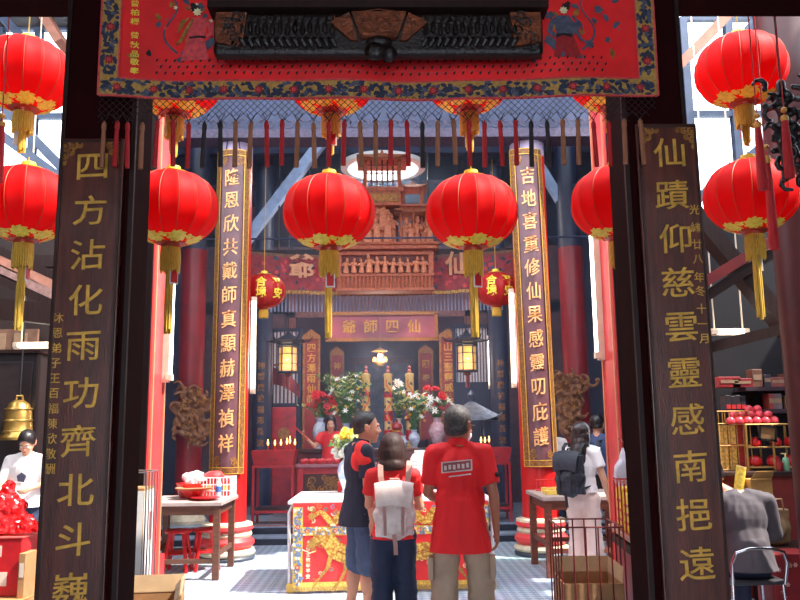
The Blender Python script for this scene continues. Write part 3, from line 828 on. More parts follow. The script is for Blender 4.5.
def curved_couplet(x, z0, z1, R, half, text, label, lean):
    r = thing('curved_couplet', label, 'couplet board', (x, CY, z0), group='curved couplet boards on the hall columns')
    H = z1 - z0; W_ = 2 * half * R
    def cf(u, v, d): a = -pi / 2 + u / R; return ((R + d) * cos(a) + lean * (v / H), (R + d) * sin(a), v)
    m = MB(); m.sheet(lambda a, b: cf(-W_ / 2 + W_ * a, H * b, 0), 24, 2); m.sheet(lambda a, b: cf(-W_ / 2 + W_ * a, H * b, -.025), 24, 2)
    m.build('panel', M('plum black couplet ground', (98, 58, 64), .42, var=.25, scale=5, coat=.2), r, smooth=True)
    m = MB(); rg = random.Random(5); bw = .075
    for (u0, u1, v0, v1) in ((-W_ / 2, -W_ / 2 + bw, 0, H), (W_ / 2 - bw, W_ / 2, 0, H), (-W_ / 2, W_ / 2, 0, bw), (-W_ / 2, W_ / 2, H - bw, H)):
        m.mi = 0; m.sheet(lambda a, b: cf(u0 + (u1 - u0) * a, v0 + (v1 - v0) * b, .01), 12, 2)
        m.mi = 1; n = int(max(u1 - u0, v1 - v0) / .05)
        for k in range(n):
            t = (k + .5) / n
            u, v = ((u0 + u1) / 2, v0 + t * (v1 - v0)) if v1 - v0 > u1 - u0 else (u0 + t * (u1 - u0), (v0 + v1) / 2)
            curl(m, cf, u, v, rg.random() * 6, .026, 1.2, .012, .018, rg.choice((-1, 1)))
        m.mi = 2
        for e in (0, 1):
            if v1 - v0 > u1 - u0: uu = u0 if e == 0 else u1; m.sheet(lambda a, b: cf(uu - .006 + .012 * a, v0 + (v1 - v0) * b, .016), 1, 2)
            else: vv = v0 if e == 0 else v1; m.sheet(lambda a, b: cf(u0 + (u1 - u0) * a, vv - .006 + .012 * b, .016), 12, 1)
    m.build('gilt_border', [M('border ground', (120, 74, 44), .6, var=.3, scale=20), gold_dull, gold], r)
    m = MB()
    for sx in (-1, 1):
        for (vv, sy) in ((bw, 1), (H - bw, -1)):
            for q in range(4): curl(m, cf, sx * (W_ / 2 - bw - .03 - .03 * (q % 2)), vv + sy * (.03 + .028 * q), q, .03, 1.2, .016, .012, sx)
    m.build('corner_ornament', gold_dull, r)
    m = MB(); column_text(m, text, H - .22, .22, lambda a, b, d: cf(a, b, d + .004), .205, .245, bold=.008, extrude=.04, brush=.03, slant=.1)
    m.build('inscription', M('rose gold character', (236, 172, 110), .45, .2, var=.15), r)
    m = MB()
    for s in (-1, 1): m.tube([cf(s * .1, H, -.012), cf(s * .08, H + .12, .0), (0, -R + .02, H + .2)], .008, 6)
    m.build('hook', black, r)
    return r
hall_column(-2.01, 'round red column with ringed base behind the left curved couplet'); hall_column(2.03, 'round red column with ringed base behind the right curved couplet')
curved_couplet(-2.01, 1.08, 5.36, .262, .9, '隆恩欣共戴師真顯赫澤禎祥', 'curved couplet board on the left hall column, gold characters beginning with 隆', .012)
curved_couplet(2.03, 1.12, 5.36, .262, .9, '吉地喜重修仙果感靈叨庇護', 'curved couplet board on the right hall column, gold characters beginning with 吉', -.055)
# further red columns with gnarled carvings
def rear_column(x, y, label, h=7.7):
    r = thing('rear_column', label, 'column', (x, y, .22), group='red columns further back in the hall')
    m = MB(); m.cyl((0, 0, .2), (0, 0, 4.3), .2, seg=32); m.build('shaft', M('shade dimmed column red', (140, 22, 26), .4, var=.2, scale=4), r, smooth=True)  # red darkened for the shade deep in the hall
    m = MB(); m.cyl((0, 0, 4.3), (0, 0, h - .22), .2, seg=32); m.build('upper_shaft', navy_wood, r, smooth=True)  # top coloured navy so the column sinks into the upper hall's shade
    m = MB(); m.lathe([(.29, 0), (.3, .05), (.25, .12), (.22, .2), (0, .2)], seg=28); m.build('base', M('cream base moulding', (214, 196, 166)), r, smooth=True)
rear_column(-3.05, 12.9, 'red column behind the left gnarled root carving'); rear_column(3.1, 12.9, 'red column behind the right gnarled root carving')
def root_carving(x, y, z0, z1, w, label, seed):
    rg = random.Random(seed); h = z1 - z0
    r = thing('root_carving', label, 'carving', (x, y, z0), group='gnarled root carvings on the rear columns')
    m = MB()
    for k in range(58):
        t = rg.random(); ww = w * (.35 + .65 * t)
        p = V((rg.uniform(-.5, .5) * ww, rg.uniform(-.06, .05), t * h))
        pts = [p]
        a = rg.random() * 6.28
        for q in range(5): a += rg.uniform(.3, 1.1); pts.append(pts[-1] + V((cos(a) * .05, rg.uniform(-.03, .02), sin(a) * .05)))
        for i in range(5): m.cap(pts[i], pts[i + 1], .036 - .0035 * i, .033 - .0035 * i, 6)
        if k % 4 == 0: m.ell(pts[-1], (.045, .05, .04), 8, 6)
    m.box((0, .03, h * .5), (w * .6, .05, h * .8))
    me = blob(m, .012, 1); me.materials.clear(); me.materials.append(root_wood); link('body', me, r, 50)
    m = MB()
    for k in range(14):
        t = rg.random(); u = rg.uniform(-.42, .42) * w * (.35 + .65 * t)
        for q in range(3): m.ell((u + .02 * cos(q * 2.1), -.1, t * h + .02 * sin(q * 2.1)), .022, 8, 6)
    m.build('carved_knobs', gold_dull, r, smooth=True)
    m = MB(); m.cyl((0, .0, h * .5), (0, .18, h * .5), .03, seg=8); m.build('bracket', black, r)
p0, p1 = W(190, 441, 12.5), W(190, 389, 12.5); root_carving(p0.x, 12.54, p0.z, p1.z, .62, 'gnarled gilded root carving on the red column left of the left inner couplet', 4)
p0, p1 = W(572, 436, 12.5), W(572, 379, 12.5); root_carving(p0.x, 12.54, p0.z, p1.z, .6, 'gnarled gilded root carving above the woman in white', 9)
# blue black columns of the inner shrine with small writing
for x, lab in ((262, 'slim blue black column left of the candle stand'), (500, 'slim blue black column right of the palace lantern')):
    p = W(x, 400, 14.1)
    r = thing('shrine_column', lab, 'column', (p.x, 14.1, .22), group='slim blue black shrine columns')
    m = MB(); m.cyl((0, 0, 0), (0, 0, 6.1), .17, seg=24); m.build('shaft', navy_wood, r, smooth=True)
    m = MB()
    def cf(a, b, d): t = -pi / 2 + a / .175; return ((.172 + d) * cos(t), (.172 + d) * sin(t), b)
    column_text(m, '神恩廣被福澤長流', 2.6, 1.1, cf, .13, bold=.02)
    m.build('inscription', gold_dull, r)
# ------------------------------------------------------------------ HALL: CARVED LINTEL, TOWER, VALANCE
PZ = .22
p0, p1 = W(240, 291, 12.64), W(530, 288, 12.64)
val = thing('embroidered_valance', 'long red embroidered valance with gold edge hung across the hall behind the carved tower', 'valance', (0, 12.64, p0.z))
VX0, VX1, VH = p0.x, p1.x, W(385, 250, 12.64).z - p0.z
def vf(u, v, d): return (u, -d + .015 * sin(u * 7), v - .1 * (1 - (u / 2.2) ** 2))
m = MB(); m.sheet(lambda a, b: vf(VX0 + (VX1 - VX0) * a, VH * b, 0), 60, 4, (0, .01, 0)); m.build('cloth', M('dim crimson silk', (150, 34, 40), .6, var=.4, scale=8), val)
m = MB(); rng = random.Random(21)
m.mi = 0; strip(m, vf, VX0, VX1, 0, .07, .006); strip(m, vf, VX0, VX1, VH - .05, VH, .006)
m.mi = 1
for k in range(80): curl(m, vf, VX0 + (k + .5) / 80 * (VX1 - VX0), .035, rng.random() * 6, .026, 1.2, .012, .01)
m.build('gilt_edge', [M('border ground', (120, 74, 44)), gold], val)
m = MB()
for k in range(170):
    u = rng.uniform(VX0 + .08, VX1 - .08); v = rng.uniform(.12, VH - .1); m.mi = rng.choice((0, 1, 2, 2, 3))
    leaf(m, vf, u, v, rng.random() * 6, rng.uniform(.06, .13), .05, .006 + .002 * (k % 4))
    if k % 5 == 0: m.mi = 3; rosette(m, vf, u, v, .045, 8, .016)
m.build('embroidered_pattern', [thread_navy, thread_grey, thread_crimson, thread_pink], val)
m = MB()
for ch, px, py in (('爺', 302, 266), ('師', 345, 268), ('四', 420, 268), ('仙', 457, 264)):
    q = W(px, py, 12.64); write(m, ch, lambda x, y, d: (q.x + x, -.03 - d, q.z - p0.z + y), .42, .4, bold=.02, extrude=.03, brush=.03)
m.build('inscription', M('pale gold embroidery', (216, 150, 104), .6), val)
m = MB(); m.bb(VX0 - .1, VX1 + .1, .02, .12, VH - .1, VH + .02); m.build('rail', dark_wood, val)
m = MB()
for s in (VX0 + .1, VX1 - .1): m.cyl((s, .07, VH), (s, .07, 7.8 - p0.z), .015, seg=6)
stuff_o = m.build('hanging_rod', black, val)
# comb of thin slats under the valance
q0, q1 = W(266, 294, 12.9), W(504, 310, 12.9)
r = thing('slatted_valance', 'row of thin pale slats hanging just under the embroidered valance', 'valance', ((q0.x + q1.x) / 2, 12.9, q1.z))
m = MB(); HH = q0.z - q1.z; hw = (q1.x - q0.x) / 2
for k in range(66):
    x = -hw + 2 * hw * (k + .5) / 66; m.box((x, 0, HH / 2), (.022, .015, HH))
stuff(m.build('slats', M('steel blue slat', (140, 142, 172), .5), r))
m = MB(); m.bb(-hw, hw, -.02, .03, HH, HH + .05); m.build('rail', M('brown slat rail', (110, 80, 90), .5), r)
m = MB()
for s in (-1, 1): m.cyl((s * hw * .9, 0, HH), (s * hw * .9, 0, 7.8 - q1.z), .012, seg=6)
m.build('hanging_rod', black, r)

# carved tower: frieze, balusters, platform, pavilions, figures
TY = 12.2
fz0, fz1 = W(388, 291, TY).z, W(388, 250, TY).z
fx0, fx1 = W(337, 270, TY).x, W(433, 270, TY).x
tw = thing('carved_tower', 'carved red brown wooden tower of pavilions and figures over a long frieze', 'carving', ((fx0 + fx1) / 2, TY, fz0))
cx = (fx0 + fx1) / 2; hw = (fx1 - fx0) / 2; FH = fz1 - fz0
def L(px, py, Y=TY): p = W(px, py, Y); return V((p.x - cx, p.y - TY, p.z - fz0))
rng = random.Random(8)
m = MB(); m.bb(-hw, hw, 0, .3, 0, FH); m.mi = 1; m.bb(-hw + .06, hw - .06, -.01, .02, FH * .42, FH * .86); m.build('frieze', [carve_wood, carve_dark], tw, bevel=.01)
m = MB()
for z in (0.02, FH * .38, FH * .9): m.bb(-hw - .02, hw + .02, -.05, .05, z - .02, z + .025)
for x in (-hw + .03, hw - .03): m.bb(x - .04, x + .04, -.04, .03, FH * .38, FH * .9)
m.bb(-hw - .07, hw + .07, -.1, .34, FH, FH + .06); m.bb(-hw - .1, hw + .1, -.13, .36, FH + .06, FH + .1)
m.build('moulding', carve_wood, tw, bevel=.006)
m = MB()
for k in range(24):
    x = -hw + .05 + k * (2 * hw - .1) / 23; m.lathe([(.014, .0), (.02, .05), (.012, .1), (.022, .16), (.01, FH * .36)], (x, -.03, 0.03), 8)
stuff(m.build('baluster', carve_wood, tw, smooth=True))
def figure(m, x, y, z, h, lean=0.0):
    m.lathe([(.16 * h, 0), (.2 * h, .1 * h), (.14 * h, .45 * h), (.19 * h, .62 * h), (.1 * h, .76 * h), (.03 * h, .78 * h)], (x, y, z), 8)
    m.ell((x + lean * h, y - .02 * h, z + .87 * h), (.1 * h, .1 * h, .12 * h), 8, 6); m.ell((x + lean * h, y, z + .99 * h), (.08 * h, .08 * h, .05 * h), 6, 5)
    for s in (-1, 1): m.tube([(x + s * .15 * h, y, z + .7 * h), (x + s * .25 * h, y - .08 * h, z + .5 * h), (x + s * .12 * h, y - .2 * h, z + .52 * h)], [.06 * h, .05 * h, .03 * h], 6)
for k in range(11):
    m = MB(); h = FH * rng.uniform(.34, .44); figure(m, -hw + .14 + k * (2 * hw - .28) / 10, -.05 - .03 * (k % 2), FH * .42, h, rng.uniform(-.1, .1)); m.build('frieze_figure', M('pale carved figure', (200, 120, 84), .6, var=.3, scale=30), tw, smooth=True)
def roof(m, c, w, d, h, up=.05):
    """hipped roof with upturned eaves"""
    c = V(c); N = 8
    for s in range(4):
        def rf(a, b, s=s):
            t = b; e = (1 - t) ** 1.6
            hx, hy = w / 2 * (.12 + .88 * e), d / 2 * (.12 + .88 * e)
            k = 2 * a - 1
            z = h * (1 - e) + up * (abs(k) ** 3) * (1 - t) ** 2
            p = ((hx * k, -hy), (hx, hy * k), (-hx * k, hy), (-hx, -hy * k))[s]
            return c + V((p[0], p[1], z))
        m.sheet(rf, N, 6)
    m.add([c + V((x * w / 2, y * d / 2, 0)) for x, y in ((-1, -1), (1, -1), (1, 1), (-1, 1))], [(3, 2, 1, 0)])
def pavilion(px0, px1, pyt, pyb, depth, name, tiers=1, lattice=True):
    a, b = L(px0, pyb), L(px1, pyt); w = b.x - a.x; h = b.z - a.z; xc = (a.x + b.x) / 2; y = .16
    m = MB()
    for sx in (-1, 1):
        for sy in (-1, 1): m.cyl((xc + sx * w * .42, y + sy * depth * .42, a.z), (xc + sx * w * .42, y + sy * depth * .42, a.z + h * .75), .03, seg=8)
    m.build(name + '_columns', carve_wood, tw, smooth=True)
    m = MB(); roof(m, (xc, y, a.z + h * .72), w * 1.25, depth * 1.3, h * .26, .06)
    for k in range(9):
        x = xc - w * .55 + k * w * 1.1 / 8; m.tube([(x, y - depth * .66, a.z + h * .73), (xc + (x - xc) * .5, y - depth * .3, a.z + h * .84), (xc + (x - xc) * .2, y, a.z + h * .97)], .008, 4)
    m.cyl((xc - w * .12, y, a.z + h * .975), (xc + w * .12, y, a.z + h * .975), .025, seg=8); m.ell((xc, y, a.z + h * 1.02), (.025, .025, .05), 8, 6)
    m.build(name + '_roof', M('carved tower roof', (176, 100, 68), .6, var=.3, scale=22, bump=.3), tw)
    if lattice:
        m = MB()
        for k in range(7): x = xc - w * .4 + k * w * .8 / 6; m.cyl((x, y - depth * .4, a.z + h * .08), (x, y - depth * .4, a.z + h * .72), .015, seg=6)
        for z in (.2, .4, .6): m.bb(xc - w * .42, xc + w * .42, y - depth * .41, y - depth * .39, a.z + h * z - .008, a.z + h * z + .008)
        m.build(name + '_lattice', carve_dark, tw)
    m = MB(); m.bb(xc - w * .52, xc + w * .52, y - depth * .55, y + depth * .55, a.z - .05, a.z + .02); m.build(name + '_floor', carve_wood, tw)
pavilion(362, 402, 150, 190, .5, 'high_pavilion'); pavilion(401, 424, 181, 205, .3, 'small_pavilion', lattice=False)
a, b = L(362, 207), L(401, 192)
m = MB(); m.bb(a.x, b.x, -.1, .42, a.z, b.z); m.mi = 1; m.bb(a.x + .04, b.x - .04, -.115, -.09, a.z + .05, b.z - .05); m.build('carved_base', [carve_wood, gold_dull], tw, bevel=.01)
a, b = L(366, 247), L(398, 207)
m = MB(); m.bb(a.x, b.x, .15, .4, FH + .09, a.z + (b.z - a.z)); m.build('tower_core', carve_dark, tw)
a, b = L(398, 247), L(429, 205)
m = MB()
for x in (a.x + .05, b.x - .05, (a.x + b.x) / 2):
    for y in (-.02, .3): m.cyl((x, y, FH + .1), (x, y, b.z), .015, seg=8)
m.bb(a.x, b.x, -.06, .36, b.z - .03, b.z); m.build('gallery', carve_wood, tw)
m = MB(); roof(m, ((a.x + b.x) / 2, .15, b.z - .14), (b.x - a.x) * 1.25, .55, .16, .05); m.build('gallery_roof', M('carved tower roof', (176, 100, 68)), tw)
for (px, py, h, y) in ((358, 246, .36, -.02), (368, 246, .42, -.05), (377, 245, .4, -.06), (388, 246, .44, -.04), (372, 232, .4, .02), (383, 228, .42, .0), (392, 236, .36, .04), (366, 222, .3, .06), (378, 216, .3, .05), (406, 246, .4, .05), (416, 246, .44, .06), (425, 246, .36, .1), (430, 246, .32, -.02), (411, 246, .3, -.05), (350, 246, .3, .06), (343, 246, .26, .0)):
    m = MB(); p = L(px, py); z = FH + .1 if py > 240 else p.z
    figure(m, p.x, y, z, h, rng.uniform(-.08, .08))
    if z > FH + .11: m.box((p.x, y + .05, (z + FH + .1) / 2), (h * .36, .14, z - FH - .1))
    m.build('tower_figure', M('pale carved figure', (200, 120, 84)), tw, smooth=True)
a, b = L(419, 246), L(434, 212)
m = MB(); m.bb(a.x, b.x, .2, .26, a.z, b.z); m.mi = 1
for k in range(5): m.bb(a.x + k * (b.x - a.x) / 4 - .012, a.x + k * (b.x - a.x) / 4 + .012, .17, .2, a.z, b.z)
m.bb(a.x - .02, b.x + .02, .16, .28, b.z, b.z + .04); m.build('side_screen', [M('crimson carved screen', (130, 30, 34), .6, var=.3), carve_wood], tw)
m = MB()
for s in (-1, 1): m.cyl((s * hw * .95, .25, FH), (s * hw * .95, .25, 7.8 - fz0), .012, seg=6)
m.build('hanging_rod', black, tw)
# round ceiling lamp seen behind the tower
p = W(383, 168, 13.2)
r = thing('ceiling_lamp', 'wide round white lamp glowing behind the carved tower', 'lamp', p)
m = MB(); m.lathe([(0, -.06), (.4, -.055), (.6, -.03), (.66, 0), (.66, .05), (0, .06)], seg=48); m.build('diffuser', M('lit lamp diffuser', (255, 252, 246), .5, var=0, emit=2.2), r, smooth=True)
m = MB(); m.lathe([(.67, -.03), (.72, -.02), (.72, .06), (.67, .07)], seg=48); m.build('rim', white, r, smooth=True)
m = MB(); m.cyl((0, 0, .05), (0, 0, 7.8 - p.z), .012, seg=6); m.build('cord', black, r)
ld = bpy.data.lights.new('hall_lamp_light', 'AREA'); ld.shape = 'DISK'; ld.size = 1.2; ld.energy = 150; ld.color = (1, .93, .86)
lo = bpy.data.objects.new('hall_lamp_light', ld); COL.objects.link(lo); lo.location = (p.x, p.y, p.z - .09)
# ------------------------------------------------------------------ SHRINE AT THE BACK
SY = 15.6
purple = M('dusky rose shrine panel', (150, 74, 88), .6, var=.3, scale=3)
m = MB()
a, b, t = W(292, 300, SY), W(468, 300, SY), W(380, 296, SY).z
x0, x1 = a.x, b.x
m.bb(-3.9, x0, SY, SY + .12, PZ, 4.1); m.bb(x1, 3.9, SY, SY + .12, PZ, 4.1); m.bb(-3.9, 3.9, SY, SY + .12, t - .35, 5.2)
sh = struct(m.build('wall_shrine', M('dark brown shrine wall', (84, 50, 52), .65, var=.4, scale=5, bump=.2)))  # mottled dark brown wall around the shrine opening
m = MB()
for x in (x0, x1): m.bb(x - .08, x + .08, SY - .06, SY, PZ, t)
m.bb(x0 - .08, x1 + .08, SY - .06, SY, t - .42, t - .3)
struct(m.build('trim_9', M('gilded shrine frame', (120, 70, 62), .5, .1, var=.4, scale=20, bump=.3)))
p0, p1 = W(327, 340, SY - .35), W(436, 313, SY - .35)
r = thing('shrine_plaque', 'wide rose plaque with gilt frame and four faint characters over the shrine', 'plaque', ((p0.x + p1.x) / 2, SY - .35, p0.z))
w, h = p1.x - p0.x, p1.z - p0.z
m = MB(); m.bb(-w / 2, w / 2, 0, .05, 0, h); m.build('panel', purple, r)
m = MB()
for z in (0, h): m.bb(-w / 2 - .03, w / 2 + .03, -.03, .06, z - .03, z + .03)
for x in (-w / 2, w / 2): m.bb(x - .03, x + .03, -.03, .06, 0, h)
m.build('frame', gold_dull, r)
m = MB()
for k, ch in enumerate('爺師四仙'): write(m, ch, lambda x, y, d: (-.62 + .41 * k + x, -.005 - d, h / 2 + y), .27, bold=.015)
m.build('inscription', gold, r)
m = MB()
for s in (-1, 1): m.bb(s * w * .4 - .015, s * w * .4 + .015, .05, .36, h * .7, h * .7 + .03)
m.build('bracket', dark_wood, r)
def name_board(px0, px1, pyt, Y, zb, text, label):
    a, b = W(px0, pyt, Y), W(px1, pyt, Y); w = b.x - a.x; z0 = zb; h = a.z - zb
    r = thing('spirit_board', label, 'sign board', ((a.x + b.x) / 2, Y, z0), group='upright red boards of the shrine')
    m = MB(); m.prism([(-w / 2, 0, 0), (w / 2, 0, 0), (w / 2, 0, h - .12), (0, 0, h), (-w / 2, 0, h - .12)], (0, .05, 0)); m.build('panel', M('dim red board', (150, 44, 42), .5, var=.25, scale=6), r)
    m = MB()
    for s in (-1, 1): m.bb(s * w / 2 - .02, s * w / 2 + .02, -.02, .05, 0, h - .12)
    m.prism([(-w / 2 - .03, -.03, h - .15), (w / 2 + .03, -.03, h - .15), (w / 2 + .03, -.03, h - .1), (0, -.03, h + .03), (-w / 2 - .03, -.03, h - .1)], (0, .03, 0)); m.build('gilt_frame', gold_dull, r)
    m = MB(); column_text(m, text, h - .22, h - 1.35, lambda x, y, d: (x, -.005 - d, y), w * .62, w * .62, bold=.02); m.build('inscription', gold, r)
    m = MB(); m.cyl((0, .03, -z0 + PZ), (0, .03, .02), .035, seg=10); m.box((0, .03, PZ - z0 + .03), (.3, .3, .06)); m.build('stand', dark_wood, r)
name_board(304, 319, 331, 14.9, 1.2, '四方澤雨仙師', 'tall red name board with gilt cap left of the shrine plaque')
name_board(440, 455, 330, 14.9, 1.2, '山三聖靈威德', 'tall red name board with gilt cap right of the shrine plaque')
name_board(331, 343, 348, 16.2, 1.4, '神恩浩蕩', 'shorter dim board inside the shrine on the left')
name_board(419, 432, 346, 16.2, 1.4, '國泰民安', 'shorter dim board inside the shrine on the right')
# inner niche of the shrine
m = MB(); a, b = W(356, 402, 17.6), W(408, 364, 17.6)
m.bb(a.x, b.x, 17.6, 18.2, 1.0, b.z); m.mi = 1; m.bb(a.x - .12, b.x + .12, 17.5, 17.62, b.z, b.z + .14); m.bb(a.x - .1, a.x, 17.5, 17.7, PZ, b.z); m.bb(b.x, b.x + .1, 17.5, 17.7, PZ, b.z); m.bb(a.x - .1, b.x + .1, 17.3, 18.2, PZ, 1.0)
tag(m.build('altar_niche', [M('slate blue altar screen', (90, 110, 140), .5, var=.4, scale=6), dark_red]), 'slate blue altar niche at the very back of the shrine behind the hanging oil lamp', 'altar')
# hanging oil lamp in the middle
p = W(380, 362, 14.6)
r = thing('oil_lamp', 'small golden oil lamp glowing in the middle of the shrine', 'lamp', p)
m = MB(); m.lathe([(0, -.1), (.06, -.09), (.13, -.02), (.14, .0), (.12, .01), (0, .0)], seg=20); m.build('bowl', brass, r, smooth=True)
for x in (-.1, .1): m = MB(); m.ell((x, 0, .04), (.035, .035, .05), 10, 8); m.build('glass_cup', M('amber lamp glow', (255, 176, 60), .5, var=0, emit=3), r, smooth=True)
m = MB(); m.ell((0, -.02, .08), (.05, .05, .07), 12, 8); m.build('bulb', M('lit bulb', (255, 226, 160), .5, var=0, emit=14), r, smooth=True)
m = MB(); m.lathe([(.16, .19), (.05, .24), (.0, .27)], seg=16); m.build('hood', brass, r)
m = MB()
for k in range(3): m.cyl((.13 * cos(2.1 * k), .13 * sin(2.1 * k), 0), (0, 0, .26), .004, seg=5)
m.cyl((0, 0, .26), (0, 0, 6.2 - p.z), .006, seg=6); m.build('chain', brass, r)
def lamp_light(name, loc, e, c, r=.08):
    d = bpy.data.lights.new(name, 'POINT'); d.energy = e; d.color = c; d.shadow_soft_size = r
    o = bpy.data.objects.new(name, d); COL.objects.link(o); o.location = loc
lamp_light('oil_lamp_light', (p.x, p.y - .22, p.z + .05), 90, (1, .7, .58))
# palace lanterns
def palace(px, py, Y, label):
    p = W(px, py, Y); r = thing('palace_lantern', label, 'lantern', p, group='six sided palace lanterns')
    m = MB()
    for z in (-.24, .2): m.lathe([(.17, z), (.19, z + .02), (.17, z + .04), (0, z + .04)], seg=6)
    for k in range(6): a = pi / 3 * k; m.cyl((.165 * cos(a), .165 * sin(a), -.22), (.165 * cos(a), .165 * sin(a), .22), .013, seg=6)
    for k in range(6):
        a0, a1 = pi / 3 * k, pi / 3 * (k + 1)
        for z in (-.08, .08): m.cyl((.16 * cos(a0), .16 * sin(a0), z), (.16 * cos(a1), .16 * sin(a1), z), .007, seg=5)
    m.build('frame', M('blue black lantern frame', (34, 36, 52), .4), r)
    m = MB(); m.lathe([(.33, .3), (.2, .27), (.17, .24), (.0, .24)], seg=6); m.lathe([(.33, .3), (.16, .36), (.06, .42), (0, .5)], seg=6)
    for k in range(6): a = pi / 3 * k; m.tube([(.2 * cos(a), .2 * sin(a), .28), (.36 * cos(a), .36 * sin(a), .3), (.42 * cos(a), .42 * sin(a), .38)], [.02, .016, .006], 6)
    m.build('canopy', M('blue black lantern frame', (34, 36, 52)), r)
    m = MB(); m.lathe([(.145, -.2), (.145, .19)], seg=6); m.build('pane', M('amber lit pane', (255, 178, 84), .5, var=.3, scale=6, emit=.55), r)
    m = MB(); m.lathe([(0, -.14), (.05, -.12), (.06, -.02), (.03, .06), (0, .08)], (0, -.149 + .08, 0), 10); m.build('bulb', M('lit bulb', (255, 226, 160)), r, smooth=True)
    m = MB(); m.cyl((0, 0, .48), (0, 0, 7.7 - p.z), .008, seg=6); m.build('cord', black, r)
    lamp_light('palace_lantern_light', p + V((0, -.3, -.1)), 9, (1, .72, .45), .15)
    m = MB(); m.lathe([(.05, -.24), (.06, -.28), (.03, -.3), (.04, -.5), (0, -.5)], seg=8); m.build('tassel', dark_red, r)
palace(288, 359, 13.6, 'six sided palace lantern glowing on the left of the shrine'); palace(467, 358, 13.6, 'six sided palace lantern glowing on the right of the shrine')
# screens of pale slats either side, and a red drape
def slat_screen(px0, px1, py0, py1, Y, label, n):
    a, b = W(px0, py1, Y), W(px1, py0, Y)
    r = thing('slat_screen', label, 'screen', ((a.x + b.x) / 2, Y, PZ), group='pale slatted screens of the hall')
    w = b.x - a.x; z0, z1 = a.z - PZ, b.z - PZ; m = MB()
    for k in range(n): x = -w / 2 + w * (k + .5) / n; m.box((x, 0, (z0 + z1) / 2), (w / n * .55, .02, z1 - z0))
    stuff(m.build('slats', M('pale curtain slat', (206, 204, 214), .5), r))
    m = MB()
    for z in (z0, z1): m.bb(-w / 2 - .04, w / 2 + .04, -.03, .03, z - .03, z + .03)
    for x in (-w / 2, w / 2): m.bb(x - .03, x + .03, -.03, .03, 0, z1)
    m.bb(-w / 2, w / 2, -.02, .02, 0, z0); m.build('frame', navy_wood, r)
slat_screen(455, 488, 326, 384, 14.4, 'pale slatted screen behind the right palace lantern', 12)
slat_screen(272, 300, 330, 405, 14.9, 'pale slatted screen behind the left palace lantern', 7)
m = MB(); a, b = W(268, 366, 14.5), W(300, 392, 14.5)
m.sheet(lambda u, v: (a.x + (b.x - a.x) * u, 14.45 + .04 * sin(u * 9), a.z - .35 * u * u - .12 - (.32 - .1 * u) * v + .1), 16, 6, (0, .012, 0))
m.bb(a.x - .03, b.x + .05, 14.43, 14.5, a.z + .0, a.z + .03)
tag(m.build('red_drape', M('dull red drape', (132, 40, 48), .7, var=.25), smooth=True), 'dull red cloth draped under the left palace lantern', 'drape')
r = thing('red_screen', 'red lacquer screen standing left of the side altar with a round gilt mark', 'screen', (W(284, 420, 14.3).x, 14.3, PZ))
m = MB(); m.box((0, 0, .9), (.42, .06, 1.8)); m.build('panel', M('red lacquer screen', (176, 34, 40), .4, var=.3), r, bevel=.02)
m = MB(); m.lathe([(0, 0), (.1, 0), (.1, .02), (0, .02)], (0, -.03, 1.35), 20, axis=(0, -1, 0)); m.build('gilt_mark', gold_dull, r)
m = MB()
for s in (-1, 1): m.box((s * .17, 0, .03), (.05, .4, .06))
m.build('foot', dark_wood, r)

# ------------------------------------------------------------------ ALTAR FURNITURE
def wood_table(name, label, x0, x1, y0, y1, z, zb, mat, legw=.07, cat='table', shelf=None, rail=True, top_mat=None, group=None, rz=0.0, thick=.05, over=.03):
    r = thing(name, label, cat, ((x0 + x1) / 2, (y0 + y1) / 2, zb), rz, group)
    w, d, h = x1 - x0, y1 - y0, z - zb
    m = MB(); m.box((0, 0, h - thick / 2), (w + 2 * over, d + 2 * over, thick)); m.build('tabletop', top_mat or mat, r, bevel=.008)
    if rail:
        m = MB()
        for s in (-1, 1): m.box((0, s * (d / 2 - legw * .5), h - thick - .05), (w - legw, .025, .1)); m.box((s * (w / 2 - legw * .5), 0, h - thick - .05), (.025, d - legw, .1))
        m.build('apron', mat, r)
    g = MB(); g.box((0, 0, (h - thick) / 2), (legw, legw, h - thick)); g = g.mesh('leg', mat)
    for sx in (-1, 1):
        for sy in (-1, 1): o = link('leg', g, r); o.location = (sx * (w / 2 - legw / 2), sy * (d / 2 - legw / 2), 0)
    if shelf:
        for s in (-1, 1):
            m = MB(); m.box((0, s * (d / 2 - legw / 2), shelf), (w - legw, .035, .05)); m.build('stretcher', mat, r)
            m = MB(); m.box((s * (w / 2 - legw / 2), 0, shelf + .06), (.035, d - legw, .05)); m.build('stretcher', mat, r)
    return r
# main altar table
mt = wood_table('altar_table', 'long dark red altar table carrying candles and flower vases deep in the hall', -1.4, 1.08, 13.5, 14.3, 1.3, PZ, dark_red, .1, top_mat=M('dark altar top', (74, 34, 34), .4))
m = MB(); m.bb(-1.1, 1.1, -.36, -.34, .5, .92); m.mi = 1
for k in range(21): curl(m, lambda u, v, d: (u, -.36 - d, v), -1.0 + k * .1, .7 + .08 * (k % 2), k, .05, 1.3, .02, .01)
m.build('carved_panel', [carve_dark, gold_dull], mt)
